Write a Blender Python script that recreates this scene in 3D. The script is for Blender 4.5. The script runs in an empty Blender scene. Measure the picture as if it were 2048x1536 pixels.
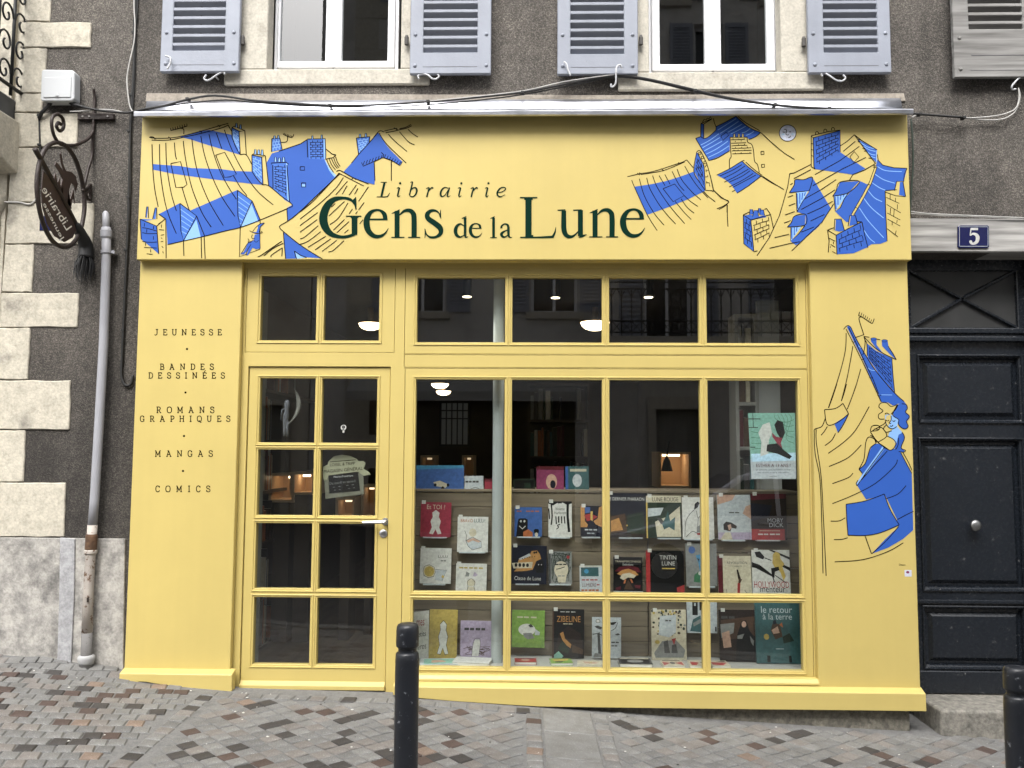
import bpy, bmesh, math, random
from mathutils import Vector, Matrix
random.seed(7)
rad = math.radians
SC = bpy.context.scene
COL = SC.collection

# ------------------------------------------------------------------ camera
FPX = 1700.0                                   # focal length in pixels of the 2048 px wide photograph
CAM = Vector((0.0, -5.4, 1.52))
YAW, PITCH, ROLL = rad(-1.2605), rad(4.4418), rad(0.3078)
cy, sy, cp, sp = math.cos(YAW), math.sin(YAW), math.cos(PITCH), math.sin(PITCH)
fw = Vector((sy * cp, cy * cp, sp)); rt = Vector((cy, -sy, 0)); up = rt.cross(fw)
rt, up = rt * math.cos(ROLL) + up * math.sin(ROLL), up * math.cos(ROLL) - rt * math.sin(ROLL)
cd = bpy.data.cameras.new('camera'); cam = bpy.data.objects.new('camera', cd); COL.objects.link(cam)
m = Matrix((rt, up, -fw)).transposed().to_4x4(); m.translation = CAM
cam.matrix_world = m
cd.sensor_width = 36; cd.lens = 36 * FPX / 2048; cd.clip_end = 500; cd.clip_start = 0.05
SC.camera = cam

# ------------------------------------------------------------------ sky, sun, exposure
SUN_EL, SUN_AZ = rad(51), rad(190)             # azimuth measured from +Y towards +X
wd = bpy.data.worlds.new('World'); SC.world = wd; wd.use_nodes = True
nt = wd.node_tree; nt.nodes.clear()
sky = nt.nodes.new('ShaderNodeTexSky'); sky.sky_type = 'NISHITA'; sky.sun_disc = False
sky.sun_elevation = SUN_EL; sky.sun_rotation = SUN_AZ
sky.air_density = 1.0; sky.dust_density = 6.0; sky.ozone_density = 1.0
hs = nt.nodes.new('ShaderNodeHueSaturation'); hs.inputs['Saturation'].default_value = 0.16
bg = nt.nodes.new('ShaderNodeBackground'); bg.inputs['Strength'].default_value = 0.15
wo = nt.nodes.new('ShaderNodeOutputWorld')
nt.links.new(sky.outputs[0], hs.inputs['Color']); nt.links.new(hs.outputs[0], bg.inputs[0]); nt.links.new(bg.outputs[0], wo.inputs[0])
sl = bpy.data.lights.new('sun', 'SUN'); sl.energy = 0.8; sl.angle = rad(38); sl.color = (1, 0.97, 0.92)
so = bpy.data.objects.new('sun', sl); COL.objects.link(so)
sd = Vector((math.sin(SUN_AZ) * math.cos(SUN_EL), math.cos(SUN_AZ) * math.cos(SUN_EL), math.sin(SUN_EL)))
so.rotation_euler = sd.to_track_quat('Z', 'Y').to_euler(); so.location = (0, -4, 12)
vs = SC.view_settings
vs.view_transform = 'Standard'; vs.look = 'None'; vs.gamma = 1; vs.use_curve_mapping = False
vs.exposure = 1.45
SC.cycles.max_bounces = 10; SC.cycles.transparent_max_bounces = 16
SC.cycles.sample_clamp_indirect = 4

# ------------------------------------------------------------------ pixel helpers (a pixel gives a direction only)
def ray(px, py):
    return fw + rt * ((px - 1024) / FPX) + up * ((768 - py) / FPX)
def W(px, py, y):
    d = ray(px, py); t = (y - CAM.y) / d.y
    return CAM + d * t
def P(px, py, y):
    w = W(px, py, y); return (w.x, w.z)
def WX(px, py, x):
    d = ray(px, py); t = (x - CAM.x) / d.x
    return CAM + d * t
def vx(y, *pts): return sum(W(a, b, y).x for a, b in pts) / len(pts)
def hz(y, *pts): return sum(W(a, b, y).z for a, b in pts) / len(pts)

# ------------------------------------------------------------------ materials
MATS = {}
def srgb(r, g, b):
    f = lambda c: (c / 255 / 12.92) if c <= 10 else ((c / 255 + 0.055) / 1.055) ** 2.4
    return (f(r), f(g), f(b))
def mat(name, col, rough=0.6, metal=0.0, var=0.0, vscale=8.0, bump=0.0, bscale=60.0, spec=0.5, emit=None, estr=0.0, coat=0.0):
    if name in MATS: return MATS[name]
    M = bpy.data.materials.new(name); M.use_nodes = True; N = M.node_tree; b = N.nodes['Principled BSDF']
    b.inputs['Base Color'].default_value = (*col, 1); b.inputs['Roughness'].default_value = rough
    b.inputs['Metallic'].default_value = metal; b.inputs['Specular IOR Level'].default_value = spec
    if coat: b.inputs['Coat Weight'].default_value = coat
    if emit:
        b.inputs['Emission Color'].default_value = (*emit, 1); b.inputs['Emission Strength'].default_value = estr
    if var or bump:
        tc = N.nodes.new('ShaderNodeTexCoord')
    if var:
        nz = N.nodes.new('ShaderNodeTexNoise'); nz.inputs['Scale'].default_value = vscale; nz.inputs['Detail'].default_value = 8
        N.links.new(tc.outputs['Object'], nz.inputs['Vector'])
        mr = N.nodes.new('ShaderNodeMapRange'); mr.inputs[1].default_value = 0.25; mr.inputs[2].default_value = 0.75
        mr.inputs[3].default_value = 1 - var; mr.inputs[4].default_value = 1 + var
        N.links.new(nz.outputs['Fac'], mr.inputs[0])
        mx = N.nodes.new('ShaderNodeMix'); mx.data_type = 'RGBA'; mx.blend_type = 'MULTIPLY'; mx.inputs[0].default_value = 1
        mx.inputs[6].default_value = (*col, 1)
        N.links.new(mr.outputs[0], mx.inputs[7]); N.links.new(mx.outputs[2], b.inputs['Base Color'])
    if bump:
        nb = N.nodes.new('ShaderNodeTexNoise'); nb.inputs['Scale'].default_value = bscale; nb.inputs['Detail'].default_value = 6
        N.links.new(tc.outputs['Object'], nb.inputs['Vector'])
        bp = N.nodes.new('ShaderNodeBump'); bp.inputs['Strength'].default_value = bump; bp.inputs['Distance'].default_value = 0.01
        N.links.new(nb.outputs['Fac'], bp.inputs['Height']); N.links.new(bp.outputs[0], b.inputs['Normal'])
    MATS[name] = M
    return M
def noise(N, tc, scale, detail=6, rough=0.6, vec='Object'):
    n = N.nodes.new('ShaderNodeTexNoise'); n.inputs['Scale'].default_value = scale
    n.inputs['Detail'].default_value = detail; n.inputs['Roughness'].default_value = rough
    N.links.new(tc.outputs[vec], n.inputs['Vector']); return n
def ramp(N, src, stops):
    r = N.nodes.new('ShaderNodeValToRGB'); e = r.color_ramp.elements
    while len(e) < len(stops): e.new(0.5)
    for el, (p, c) in zip(e, stops): el.position = p; el.color = (*c, 1) if len(c) == 3 else c
    N.links.new(src, r.inputs[0]); return r
def mixc(N, fac, a, b, mode='MIX'):
    mx = N.nodes.new('ShaderNodeMix'); mx.data_type = 'RGBA'; mx.blend_type = mode
    for s, i in ((fac, 0), (a, 6), (b, 7)):
        if hasattr(s, 'is_linked') or hasattr(s, 'links'): N.links.new(s, mx.inputs[i])
        elif isinstance(s, (int, float)): mx.inputs[i].default_value = s
        else: mx.inputs[i].default_value = (*s, 1)
    return mx.outputs[2]
def custom(name, rough=0.8):
    M = bpy.data.materials.new(name); M.use_nodes = True; N = M.node_tree; b = N.nodes['Principled BSDF']
    b.inputs['Roughness'].default_value = rough; tc = N.nodes.new('ShaderNodeTexCoord'); MATS[name] = M
    return M, N, b, tc
def addbump(N, b, src, strength, dist):
    bp = N.nodes.new('ShaderNodeBump'); bp.inputs['Strength'].default_value = strength; bp.inputs['Distance'].default_value = dist
    N.links.new(src, bp.inputs['Height']); N.links.new(bp.outputs[0], b.inputs['Normal'])

def make_roughcast():
    M, N, b, tc = custom('roughcast', 0.95)
    v = N.nodes.new('ShaderNodeTexVoronoi'); v.inputs['Scale'].default_value = 135; v.inputs['Randomness'].default_value = 1
    N.links.new(tc.outputs['Object'], v.inputs['Vector'])
    n1 = noise(N, tc, 130, 4, 0.7); n2 = noise(N, tc, 1.1, 6, 0.6); n3 = noise(N, tc, 12, 5, 0.65)
    base = ramp(N, n1.outputs['Fac'], [(0.25, (0.028, 0.026, 0.0245)), (0.5, (0.084, 0.077, 0.070)), (0.72, (0.25, 0.231, 0.207))])
    big = ramp(N, n2.outputs['Fac'], [(0.30, (0.72, 0.71, 0.70)), (0.5, (1.0, 0.99, 0.97)), (0.68, (1.3, 1.27, 1.22))])
    c = mixc(N, 1.0, base.outputs[0], big.outputs[0], 'MULTIPLY')
    mid = ramp(N, n3.outputs['Fac'], [(0.3, (0.8, 0.8, 0.8)), (0.7, (1.15, 1.15, 1.15))])
    c = mixc(N, 1.0, c, mid.outputs[0], 'MULTIPLY')
    # grime rising from the street
    sx = N.nodes.new('ShaderNodeSeparateXYZ'); N.links.new(tc.outputs['Object'], sx.inputs[0])
    ad = N.nodes.new('ShaderNodeMath'); ad.operation = 'MULTIPLY_ADD'; N.links.new(n2.outputs['Fac'], ad.inputs[0]); ad.inputs[1].default_value = 1.2
    N.links.new(sx.outputs['Z'], ad.inputs[2])
    gr = ramp(N, ad.outputs[0], [(0.0, (0.56, 0.555, 0.55)), (1.0, (1, 1, 1))])
    mr = N.nodes.new('ShaderNodeMapRange'); mr.inputs[1].default_value = 2.2; mr.inputs[2].default_value = 4.2
    N.links.new(ad.outputs[0], mr.inputs[0]); N.links.new(mr.outputs[0], gr.inputs[0])
    c = mixc(N, 1.0, c, gr.outputs[0], 'MULTIPLY')
    fl = ramp(N, v.outputs['Distance'], [(0.0, (1, 1, 1)), (0.2, (0, 0, 0))])
    fc = N.nodes.new('ShaderNodeMath'); fc.operation = 'MULTIPLY'; N.links.new(fl.outputs[0], fc.inputs[0])
    fr = ramp(N, noise(N, tc, 38, 2, 0.5).outputs['Fac'], [(0.5, (0, 0, 0)), (0.64, (0.8, 0.8, 0.8))]); N.links.new(fr.outputs[0], fc.inputs[1])
    c = mixc(N, fc.outputs[0], c, (0.42, 0.39, 0.35))
    mp = N.nodes.new('ShaderNodeMapping'); mp.inputs['Scale'].default_value = (5, 5, 0.5); N.links.new(tc.outputs['Object'], mp.inputs[0])
    ns = N.nodes.new('ShaderNodeTexNoise'); ns.inputs['Scale'].default_value = 1; ns.inputs['Detail'].default_value = 6; N.links.new(mp.outputs[0], ns.inputs['Vector'])
    c = mixc(N, 1.0, c, ramp(N, ns.outputs['Fac'], [(0.33, (0.72, 0.71, 0.70)), (0.55, (1.06, 1.05, 1.04))]).outputs[0], 'MULTIPLY')
    N.links.new(c, b.inputs['Base Color'])
    addbump(N, b, v.outputs['Distance'], 0.55, 0.008)
    return M
def make_stone(name, light, dark, stain=(0.10, 0.09, 0.075), sscale=3.0, amount=0.5, bump=0.5):
    M, N, b, tc = custom(name, 0.9)
    n1 = noise(N, tc, sscale, 9, 0.65); n2 = noise(N, tc, sscale * 4.1, 8, 0.7); n3 = noise(N, tc, 60, 6, 0.6)
    c = ramp(N, n2.outputs['Fac'], [(0.3, dark), (0.62, light)]).outputs[0]
    f = ramp(N, n1.outputs['Fac'], [(0.56, (0, 0, 0)), (0.70, (amount, amount, amount))])
    c = mixc(N, f.outputs[0], c, stain)
    g = ramp(N, n3.outputs['Fac'], [(0.3, (0.82, 0.82, 0.82)), (0.6, (1.06, 1.06, 1.06))])
    c = mixc(N, 1.0, c, g.outputs[0], 'MULTIPLY')
    N.links.new(c, b.inputs['Base Color']); addbump(N, b, n3.outputs['Fac'], bump, 0.006)
    return M
def make_granite(name, c0, c1, speck=0.5):
    M, N, b, tc = custom(name, 0.75)
    oi = N.nodes.new('ShaderNodeObjectInfo')
    n1 = noise(N, tc, 320, 3, 0.7); n2 = noise(N, tc, 9, 5, 0.6)
    c = ramp(N, n1.outputs['Fac'], [(0.3, c0), (0.6, c1)]).outputs[0]
    sp_ = ramp(N, noise(N, tc, 150, 2, 0.5).outputs['Fac'], [(0.62, (0, 0, 0)), (0.72, (speck, speck, speck))])
    c = mixc(N, sp_.outputs[0], c, (0.42, 0.41, 0.39))
    v = ramp(N, oi.outputs['Random'], [(0.0, (0.86, 0.85, 0.84)), (1.0, (1.08, 1.07, 1.05))])
    c = mixc(N, 1.0, c, v.outputs[0], 'MULTIPLY')
    d = ramp(N, n2.outputs['Fac'], [(0.3, (0.75, 0.73, 0.7)), (0.65, (1.08, 1.08, 1.08))])
    c = mixc(N, 1.0, c, d.outputs[0], 'MULTIPLY')
    N.links.new(c, b.inputs['Base Color']); addbump(N, b, n1.outputs['Fac'], 0.35, 0.003)
    return M
def make_wood(name, c0, c1, axis='X', scale=30, rough=0.7):
    M, N, b, tc = custom(name, rough)
    mp = N.nodes.new('ShaderNodeMapping'); s = [scale, scale, scale]; s['XYZ'.index(axis)] = scale * 0.06
    mp.inputs['Scale'].default_value = s; N.links.new(tc.outputs['Object'], mp.inputs[0])
    n = N.nodes.new('ShaderNodeTexNoise'); n.inputs['Scale'].default_value = 1; n.inputs['Detail'].default_value = 8; N.links.new(mp.outputs[0], n.inputs['Vector'])
    c = ramp(N, n.outputs['Fac'], [(0.3, c0), (0.7, c1)])
    N.links.new(c.outputs[0], b.inputs['Base Color']); addbump(N, b, n.outputs['Fac'], 0.3, 0.004)
    return M
def make_paint(name, col, chips=None, rough=0.35, bump=0.12, chip_amt=0.72, dust=0.05):
    M, N, b, tc = custom(name, rough)
    n1 = noise(N, tc, 2.3, 6, 0.6); n2 = noise(N, tc, 45, 6, 0.7); n3 = noise(N, tc, 26, 9, 0.75)
    lo = tuple(x * (1 - dust) for x in col); hi = tuple(min(1, x * (1 + dust)) for x in col)
    c = ramp(N, n1.outputs['Fac'], [(0.3, lo), (0.7, hi)]).outputs[0]
    if chips:
        f = ramp(N, n3.outputs['Fac'], [(chip_amt, (0, 0, 0)), (chip_amt + 0.03, (1, 1, 1))])
        c = mixc(N, f.outputs[0], c, chips)
    mp = N.nodes.new('ShaderNodeMapping'); mp.inputs['Scale'].default_value = (16, 16, 0.7); N.links.new(tc.outputs['Object'], mp.inputs[0])
    ns = N.nodes.new('ShaderNodeTexNoise'); ns.inputs['Scale'].default_value = 1; ns.inputs['Detail'].default_value = 7; N.links.new(mp.outputs[0], ns.inputs['Vector'])
    st = ramp(N, ns.outputs['Fac'], [(0.35, (1 - dust * 0.45,) * 3), (0.6, (1, 1, 1))])
    c = mixc(N, 1.0, c, st.outputs[0], 'MULTIPLY')
    N.links.new(c, b.inputs['Base Color'])
    rr = ramp(N, n2.outputs['Fac'], [(0.3, (rough * 0.8,) * 3), (0.7, (min(1, rough * 1.3),) * 3)]); N.links.new(rr.outputs[0], b.inputs['Roughness'])
    addbump(N, b, n2.outputs['Fac'], bump, 0.002)
    return M
def make_glass(name='window_glass', ior=2.05):   # one shell stands for the four surfaces of double glazing
    M = bpy.data.materials.new(name); M.use_nodes = True; N = M.node_tree; N.nodes.clear()
    o = N.nodes.new('ShaderNodeOutputMaterial'); t = N.nodes.new('ShaderNodeBsdfTransparent'); g = N.nodes.new('ShaderNodeBsdfGlossy')
    g.inputs['Roughness'].default_value = 0.0; fr = N.nodes.new('ShaderNodeFresnel'); fr.inputs['IOR'].default_value = ior
    t.inputs['Color'].default_value = (0.96, 0.98, 0.97, 1)
    ge = N.nodes.new('ShaderNodeNewGeometry'); iv = N.nodes.new('ShaderNodeMath'); iv.operation = 'SUBTRACT'; iv.inputs[0].default_value = 1; N.links.new(ge.outputs['Backfacing'], iv.inputs[1])
    ml = N.nodes.new('ShaderNodeMath'); ml.operation = 'MULTIPLY'; N.links.new(iv.outputs[0], ml.inputs[0]); N.links.new(fr.outputs[0], ml.inputs[1])
    mx = N.nodes.new('ShaderNodeMixShader'); N.links.new(ml.outputs[0], mx.inputs[0]); N.links.new(t.outputs[0], mx.inputs[1]); N.links.new(g.outputs[0], mx.inputs[2])
    N.links.new(mx.outputs[0], o.inputs[0]); MATS[name] = M
    return M

ROUGH = make_roughcast()
CREAM = make_stone('cream_stone', (0.55, 0.51, 0.42), (0.38, 0.35, 0.285), (0.15, 0.138, 0.12), 4.2, 0.75)
PLASTER = make_stone('stained_plaster', (0.44, 0.42, 0.385), (0.17, 0.165, 0.156), (0.075, 0.072, 0.068), 3.4, 0.8)
BASESTONE = make_stone('base_stone', (0.20, 0.185, 0.15), (0.065, 0.062, 0.052), (0.40, 0.37, 0.30), 7, 0.6, 0.9)
STEPSTONE = make_stone('step_stone', (0.27, 0.255, 0.22), (0.10, 0.095, 0.085), (0.05, 0.048, 0.04), 6, 0.7, 0.9)
CEMENT = make_stone('cement_strip', (0.36, 0.32, 0.27), (0.24, 0.215, 0.185), (0.16, 0.145, 0.13), 5, 0.6)
SURROUND = make_stone('surround_stone', (0.52, 0.49, 0.42), (0.40, 0.375, 0.32), (0.24, 0.21, 0.17), 4, 0.55, 0.3)
GR = [make_granite('granite_light', (0.098, 0.100, 0.100), (0.207, 0.208, 0.205)),
      make_granite('granite_grey', (0.087, 0.089, 0.090), (0.183, 0.185, 0.185)),
      make_granite('granite_warm', (0.10, 0.094, 0.090), (0.204, 0.191, 0.181)),
      make_granite('porphyry_dark', (0.025, 0.024, 0.024), (0.052, 0.047, 0.045), 0.08),
      make_granite('porphyry_brown', (0.043, 0.030, 0.025), (0.082, 0.056, 0.048), 0.08),
      make_granite('granite_orange', (0.13, 0.093, 0.071), (0.22, 0.168, 0.136), 0.3)]
MORTAR = make_stone('paving_mortar', (0.175, 0.174, 0.169), (0.125, 0.124, 0.121), (0.06, 0.058, 0.055), 5, 0.5, 0.8)
YEL = make_paint('yellow_paint', (0.54, 0.428, 0.143), rough=0.42, bump=0.10, dust=0.04)
NAVY = make_paint('navy_door_paint', (0.012, 0.015, 0.02), chips=(0.22, 0.22, 0.22), rough=0.25, bump=0.6, chip_amt=0.635)
SHUT = make_paint('blue_grey_shutter_paint', (0.255, 0.275, 0.325), chips=(0.17, 0.165, 0.16), rough=0.5, bump=0.6, chip_amt=0.64, dust=0.1)
SHUTOLD = make_wood('weathered_grey_timber', (0.11, 0.106, 0.10), (0.30, 0.295, 0.285), 'X', 26, 0.85)
LINTEL = make_wood('weathered_pale_lintel', (0.16, 0.155, 0.148), (0.43, 0.42, 0.40), 'X', 34, 0.9)
PVC = make_paint('white_window_paint', (0.76, 0.77, 0.80), rough=0.35, bump=0.03, dust=0.02)
GLASS = make_glass()
ZINC = mat('zinc_flashing', (0.46, 0.47, 0.51), 0.34, 1.0, 0.3, 7, 0.3, 11)
STEEL = mat('brushed_steel', (0.62, 0.62, 0.63), 0.28, 1.0)
IRON = mat('brown_wrought_iron', (0.028, 0.019, 0.016), 0.5, 0.2, 0.3, 30, 0.4, 60)
BLACK = mat('black_rubber', (0.012, 0.012, 0.012), 0.6)
CABLEW = mat('grey_white_cable', (0.45, 0.44, 0.42), 0.6, 0, 0.2, 20)
PIPE = make_paint('lilac_grey_pipe', (0.33, 0.333, 0.36), chips=(0.17, 0.10, 0.06), rough=0.5, bump=0.3, chip_amt=0.72, dust=0.12)
PIPELOW = make_paint('rusty_pipe', (0.42, 0.38, 0.34), chips=(0.12, 0.065, 0.035), rough=0.7, bump=0.6, chip_amt=0.55, dust=0.3)
PIPEGREY = make_paint('dirty_cast_iron', (0.16, 0.155, 0.15), chips=(0.08, 0.07, 0.06), rough=0.8, bump=0.6, chip_amt=0.6, dust=0.3)
PIPERING = mat('pale_collar', (0.36, 0.36, 0.36), 0.6, 0, 0.2, 20)
BOLL = make_paint('black_bollard_paint', (0.014, 0.016, 0.021), chips=(0.20, 0.21, 0.23), rough=0.36, bump=0.7, chip_amt=0.615, dust=0.25)
LIGHTPVC = mat('pale_grey_plastic', (0.46, 0.475, 0.485), 0.45, 0, 0.03, 6)
C = {}                                           # flat print colours
def cm(key, rgb, rough=0.55):
    col = srgb(*rgb)
    if key not in ('blue', 'midblue', 'lightblue', 'line', 'green', 'moon', 'moonb', 'darkink'):       # all inks but the mural's are darkened and greyed to dim the display
        g_ = 0.3 * col[0] + 0.59 * col[1] + 0.11 * col[2]; col = tuple(0.60 * (c * 0.82 + g_ * 0.18) for c in col)
    if key not in C: C[key] = mat('print_' + key, col, rough if key in ('blue', 'midblue', 'lightblue', 'line', 'green', 'darkink') else 0.38, spec=0.05 if key in ('line', 'green', 'darkink') else 0.25, var=0.0 if key in ('line', 'green', 'darkink') else (0.05 if 'blue' in key else 0.22), vscale=55 if 'blue' not in key else 3)
    return C[key]
for k, v in dict(blue=(46, 88, 172), midblue=(62, 106, 188), lightblue=(130, 172, 222), line=(24, 18, 8), green=(6, 40, 30), moon=(196, 200, 214), moonb=(170, 200, 220),
                 white=(232, 232, 226), grey=(150, 152, 150), black=(24, 24, 26), navy=(30, 34, 52), red=(190, 44, 44), crimson=(172, 48, 74), yellow=(226, 190, 60), orange=(206, 112, 44),
                 brown=(92, 66, 46), dbrown=(50, 38, 32), cream=(224, 214, 184), skyb=(66, 112, 188), teal=(60, 108, 112), mint=(140, 206, 186), lilac=(196, 178, 210), lime=(142, 190, 58),
                 ochre=(206, 178, 60), pale=(206, 216, 222), grn=(60, 130, 90), dgrey=(84, 84, 84), peach=(222, 176, 150), maroon=(110, 32, 44), magenta=(160, 60, 110), cyan=(60, 160, 210),
                 dkgreen=(40, 60, 46), gold=(214, 150, 60), darkink=(34, 28, 8)).items():
    cm(k, v)
C['yel'] = YEL
PAGES = mat('book_pages', (0.68, 0.65, 0.58), 0.8)

# ------------------------------------------------------------------ mesh helpers
LOC = {}
def catmull(pts, n=6, closed=False):
    if len(pts) < 3 and not closed: return pts
    out = []; N = len(pts); rng = range(N if closed else N - 1)
    for i in rng:
        g = (lambda k: pts[k % N]) if closed else (lambda k: pts[max(0, min(N - 1, k))])
        a, b, c_, d = g(i - 1), g(i), g(i + 1), g(i + 2)
        for j in range(n):
            t = j / n
            out.append(tuple(0.5 * ((2 * b[k]) + (-a[k] + c_[k]) * t + (2 * a[k] - 5 * b[k] + 4 * c_[k] - d[k]) * t * t + (-a[k] + 3 * b[k] - 3 * c_[k] + d[k]) * t ** 3) for k in range(len(b))))
    if not closed: out.append(tuple(pts[-1]))
    return out
class MB:
    def __init__(s): s.v = []; s.f = []; s.m = []
    def add(s, vs_, fs, mi=0):
        o = len(s.v); s.v += [tuple(x) for x in vs_]
        for f in fs: s.f.append([o + i for i in f]); s.m.append(mi)
        return s
    def box(s, x0, x1, y0, y1, z0, z1, mi=0):
        if x0 > x1: x0, x1 = x1, x0
        if y0 > y1: y0, y1 = y1, y0
        if z0 > z1: z0, z1 = z1, z0
        return s.add([(x0, y0, z0), (x1, y0, z0), (x1, y1, z0), (x0, y1, z0), (x0, y0, z1), (x1, y0, z1), (x1, y1, z1), (x0, y1, z1)],
                     [(0, 3, 2, 1), (4, 5, 6, 7), (0, 1, 5, 4), (1, 2, 6, 5), (2, 3, 7, 6), (3, 0, 4, 7)], mi)
    def prism(s, pts, y0, y1, mi=0):            # (x,z) outline extruded from y0 (front) to y1
        n = len(pts); a = sum(pts[i][0] * pts[(i + 1) % n][1] - pts[(i + 1) % n][0] * pts[i][1] for i in range(n))
        if a < 0: pts = pts[::-1]
        vs_ = [(x, y0, z) for x, z in pts] + [(x, y1, z) for x, z in pts]
        return s.add(vs_, [list(range(n)), list(range(2 * n - 1, n - 1, -1))] + [(i, i + n, (i + 1) % n + n, (i + 1) % n) for i in range(n)], mi)
    def prismx(s, pts, x0, x1, mi=0):           # (y,z) outline extruded along x
        n = len(pts); vs_ = [(x0, y, z) for y, z in pts] + [(x1, y, z) for y, z in pts]
        return s.add(vs_, [list(range(n))[::-1], list(range(n, 2 * n))] + [(i, (i + 1) % n, (i + 1) % n + n, i + n) for i in range(n)], mi)
    def tube(s, pts, r, seg=8, mi=0, cap=True):
        pts = [Vector(p) for p in pts]; rs = r if isinstance(r, (list, tuple)) else [r] * len(pts)
        base = len(s.v); prev = None
        for i, p in enumerate(pts):
            t = (pts[min(i + 1, len(pts) - 1)] - pts[max(i - 1, 0)]).normalized()
            if prev is None: n = t.orthogonal().normalized()
            else: n = (prev - t * prev.dot(t)); n = n.normalized() if n.length > 1e-6 else t.orthogonal().normalized()
            prev = n; b = t.cross(n)
            for k in range(seg):
                a = 2 * math.pi * k / seg; s.v.append(tuple(p + (n * math.cos(a) + b * math.sin(a)) * rs[i]))
        for i in range(len(pts) - 1):
            for k in range(seg):
                k2 = (k + 1) % seg; s.f.append([base + i * seg + k, base + i * seg + k2, base + (i + 1) * seg + k2, base + (i + 1) * seg + k]); s.m.append(mi)
        if cap:
            s.f.append([base + k for k in range(seg)][::-1]); s.m.append(mi)
            s.f.append([base + (len(pts) - 1) * seg + k for k in range(seg)]); s.m.append(mi)
        return s
    def lathe(s, prof, c, seg=24, mi=0, axis='Z'):   # prof (r,h)
        base = len(s.v)
        for r, h in prof:
            for k in range(seg):
                a = 2 * math.pi * k / seg
                d = {'Z': (r * math.cos(a), r * math.sin(a), h), 'Y': (r * math.cos(a), h, r * math.sin(a)), 'X': (h, r * math.cos(a), r * math.sin(a))}[axis]
                s.v.append((c[0] + d[0], c[1] + d[1], c[2] + d[2]))
        for i in range(len(prof) - 1):
            for k in range(seg):
                k2 = (k + 1) % seg; s.f.append([base + i * seg + k, base + i * seg + k2, base + (i + 1) * seg + k2, base + (i + 1) * seg + k]); s.m.append(mi)
        s.f.append([base + k for k in range(seg)][::-1]); s.m.append(mi)
        s.f.append([base + (len(prof) - 1) * seg + k for k in range(seg)]); s.m.append(mi)
        return s
    def panel(s, xs, zs, holes, y0, y1, mi=0):   # board with rectangular holes; xs, zs grid lines; holes set of (i,j)
        xs = list(xs); zs = list(zs); nx, nz = len(xs) - 1, len(zs) - 1
        solid = lambda i, j: 0 <= i < nx and 0 <= j < nz and (i, j) not in holes
        ids = {}
        def vid(i, j, k):
            if (i, j, k) not in ids: ids[(i, j, k)] = len(s.v); s.v.append((xs[i], (y0, y1)[k], zs[j]))
            return ids[(i, j, k)]
        def fa(*q): s.f.append(list(q)); s.m.append(mi)
        for i in range(nx):
            for j in range(nz):
                if not solid(i, j): continue
                fa(vid(i, j, 0), vid(i + 1, j, 0), vid(i + 1, j + 1, 0), vid(i, j + 1, 0))
                fa(vid(i, j, 1), vid(i, j + 1, 1), vid(i + 1, j + 1, 1), vid(i + 1, j, 1))
                if not solid(i - 1, j): fa(vid(i, j, 0), vid(i, j + 1, 0), vid(i, j + 1, 1), vid(i, j, 1))
                if not solid(i + 1, j): fa(vid(i + 1, j, 0), vid(i + 1, j, 1), vid(i + 1, j + 1, 1), vid(i + 1, j + 1, 0))
                if not solid(i, j - 1): fa(vid(i, j, 0), vid(i, j, 1), vid(i + 1, j, 1), vid(i + 1, j, 0))
                if not solid(i, j + 1): fa(vid(i, j + 1, 0), vid(i + 1, j + 1, 0), vid(i + 1, j + 1, 1), vid(i, j + 1, 1))
        return s
    def bead(s, x0, x1, z0, z1, yf, yg, w=0.02, mi=0):  # moulded ring round a pane
        prof = [(w, yf + 0.002), (w, yf - 0.004), (w * 0.86, yf - 0.0062), (w * 0.62, yf - 0.0055), (w * 0.55, yf - 0.001), (0.0, yg - 0.004), (0.0, yg + 0.001)]
        base = len(s.v)
        for o, y in prof: s.v += [(x0 - o, y, z0 - o), (x1 + o, y, z0 - o), (x1 + o, y, z1 + o), (x0 - o, y, z1 + o)]
        for i in range(len(prof) - 1):
            for k in range(4):
                k2 = (k + 1) % 4; s.f.append([base + i * 4 + k, base + i * 4 + k2, base + (i + 1) * 4 + k2, base + (i + 1) * 4 + k]); s.m.append(mi)
        return s
def obj(name, mb, mats, parent=None, origin=None, bevel=0, smooth=False, seg=1):
    o0 = LOC[parent] if parent else Vector(origin or (0, 0, 0))
    me = bpy.data.meshes.new(name)
    me.from_pydata([(x - o0.x, y - o0.y, z - o0.z) for x, y, z in mb.v], [], mb.f)
    mats = mats if isinstance(mats, (list, tuple)) else [mats]
    for M in mats: me.materials.append(M)
    if len(mats) > 1: me.polygons.foreach_set('material_index', mb.m)
    if smooth: me.polygons.foreach_set('use_smooth', [True] * len(me.polygons))
    me.update()
    o = bpy.data.objects.new(name, me); COL.objects.link(o)
    if parent: o.parent = parent
    else: o.location = o0
    if bevel:
        b = o.modifiers.new('bevel', 'BEVEL'); b.width = bevel; b.segments = seg; b.limit_method = 'ANGLE'; b.angle_limit = rad(35)
    LOC[o] = o0
    return o
def smooth_by_angle(o, deg=40):
    me = o.data
    me.polygons.foreach_set('use_smooth', [True] * len(me.polygons))
    bm = bmesh.new(); bm.from_mesh(me)
    for e in bm.edges:
        if len(e.link_faces) == 2 and e.calc_face_angle(0) > rad(deg): e.smooth = False
    bm.to_mesh(me); bm.free()
    return o
def tag(o, label=None, cat=None, group=None, kind=None):
    if label: o['label'] = label
    if cat: o['category'] = cat
    if group: o['group'] = group
    if kind: o['kind'] = kind
    return o
def thing(name, loc, label, cat, group=None):
    o = bpy.data.objects.new(name, None); COL.objects.link(o); o.location = loc; o.empty_display_size = 0.1
    LOC[o] = Vector(loc); return tag(o, label, cat, group)
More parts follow.
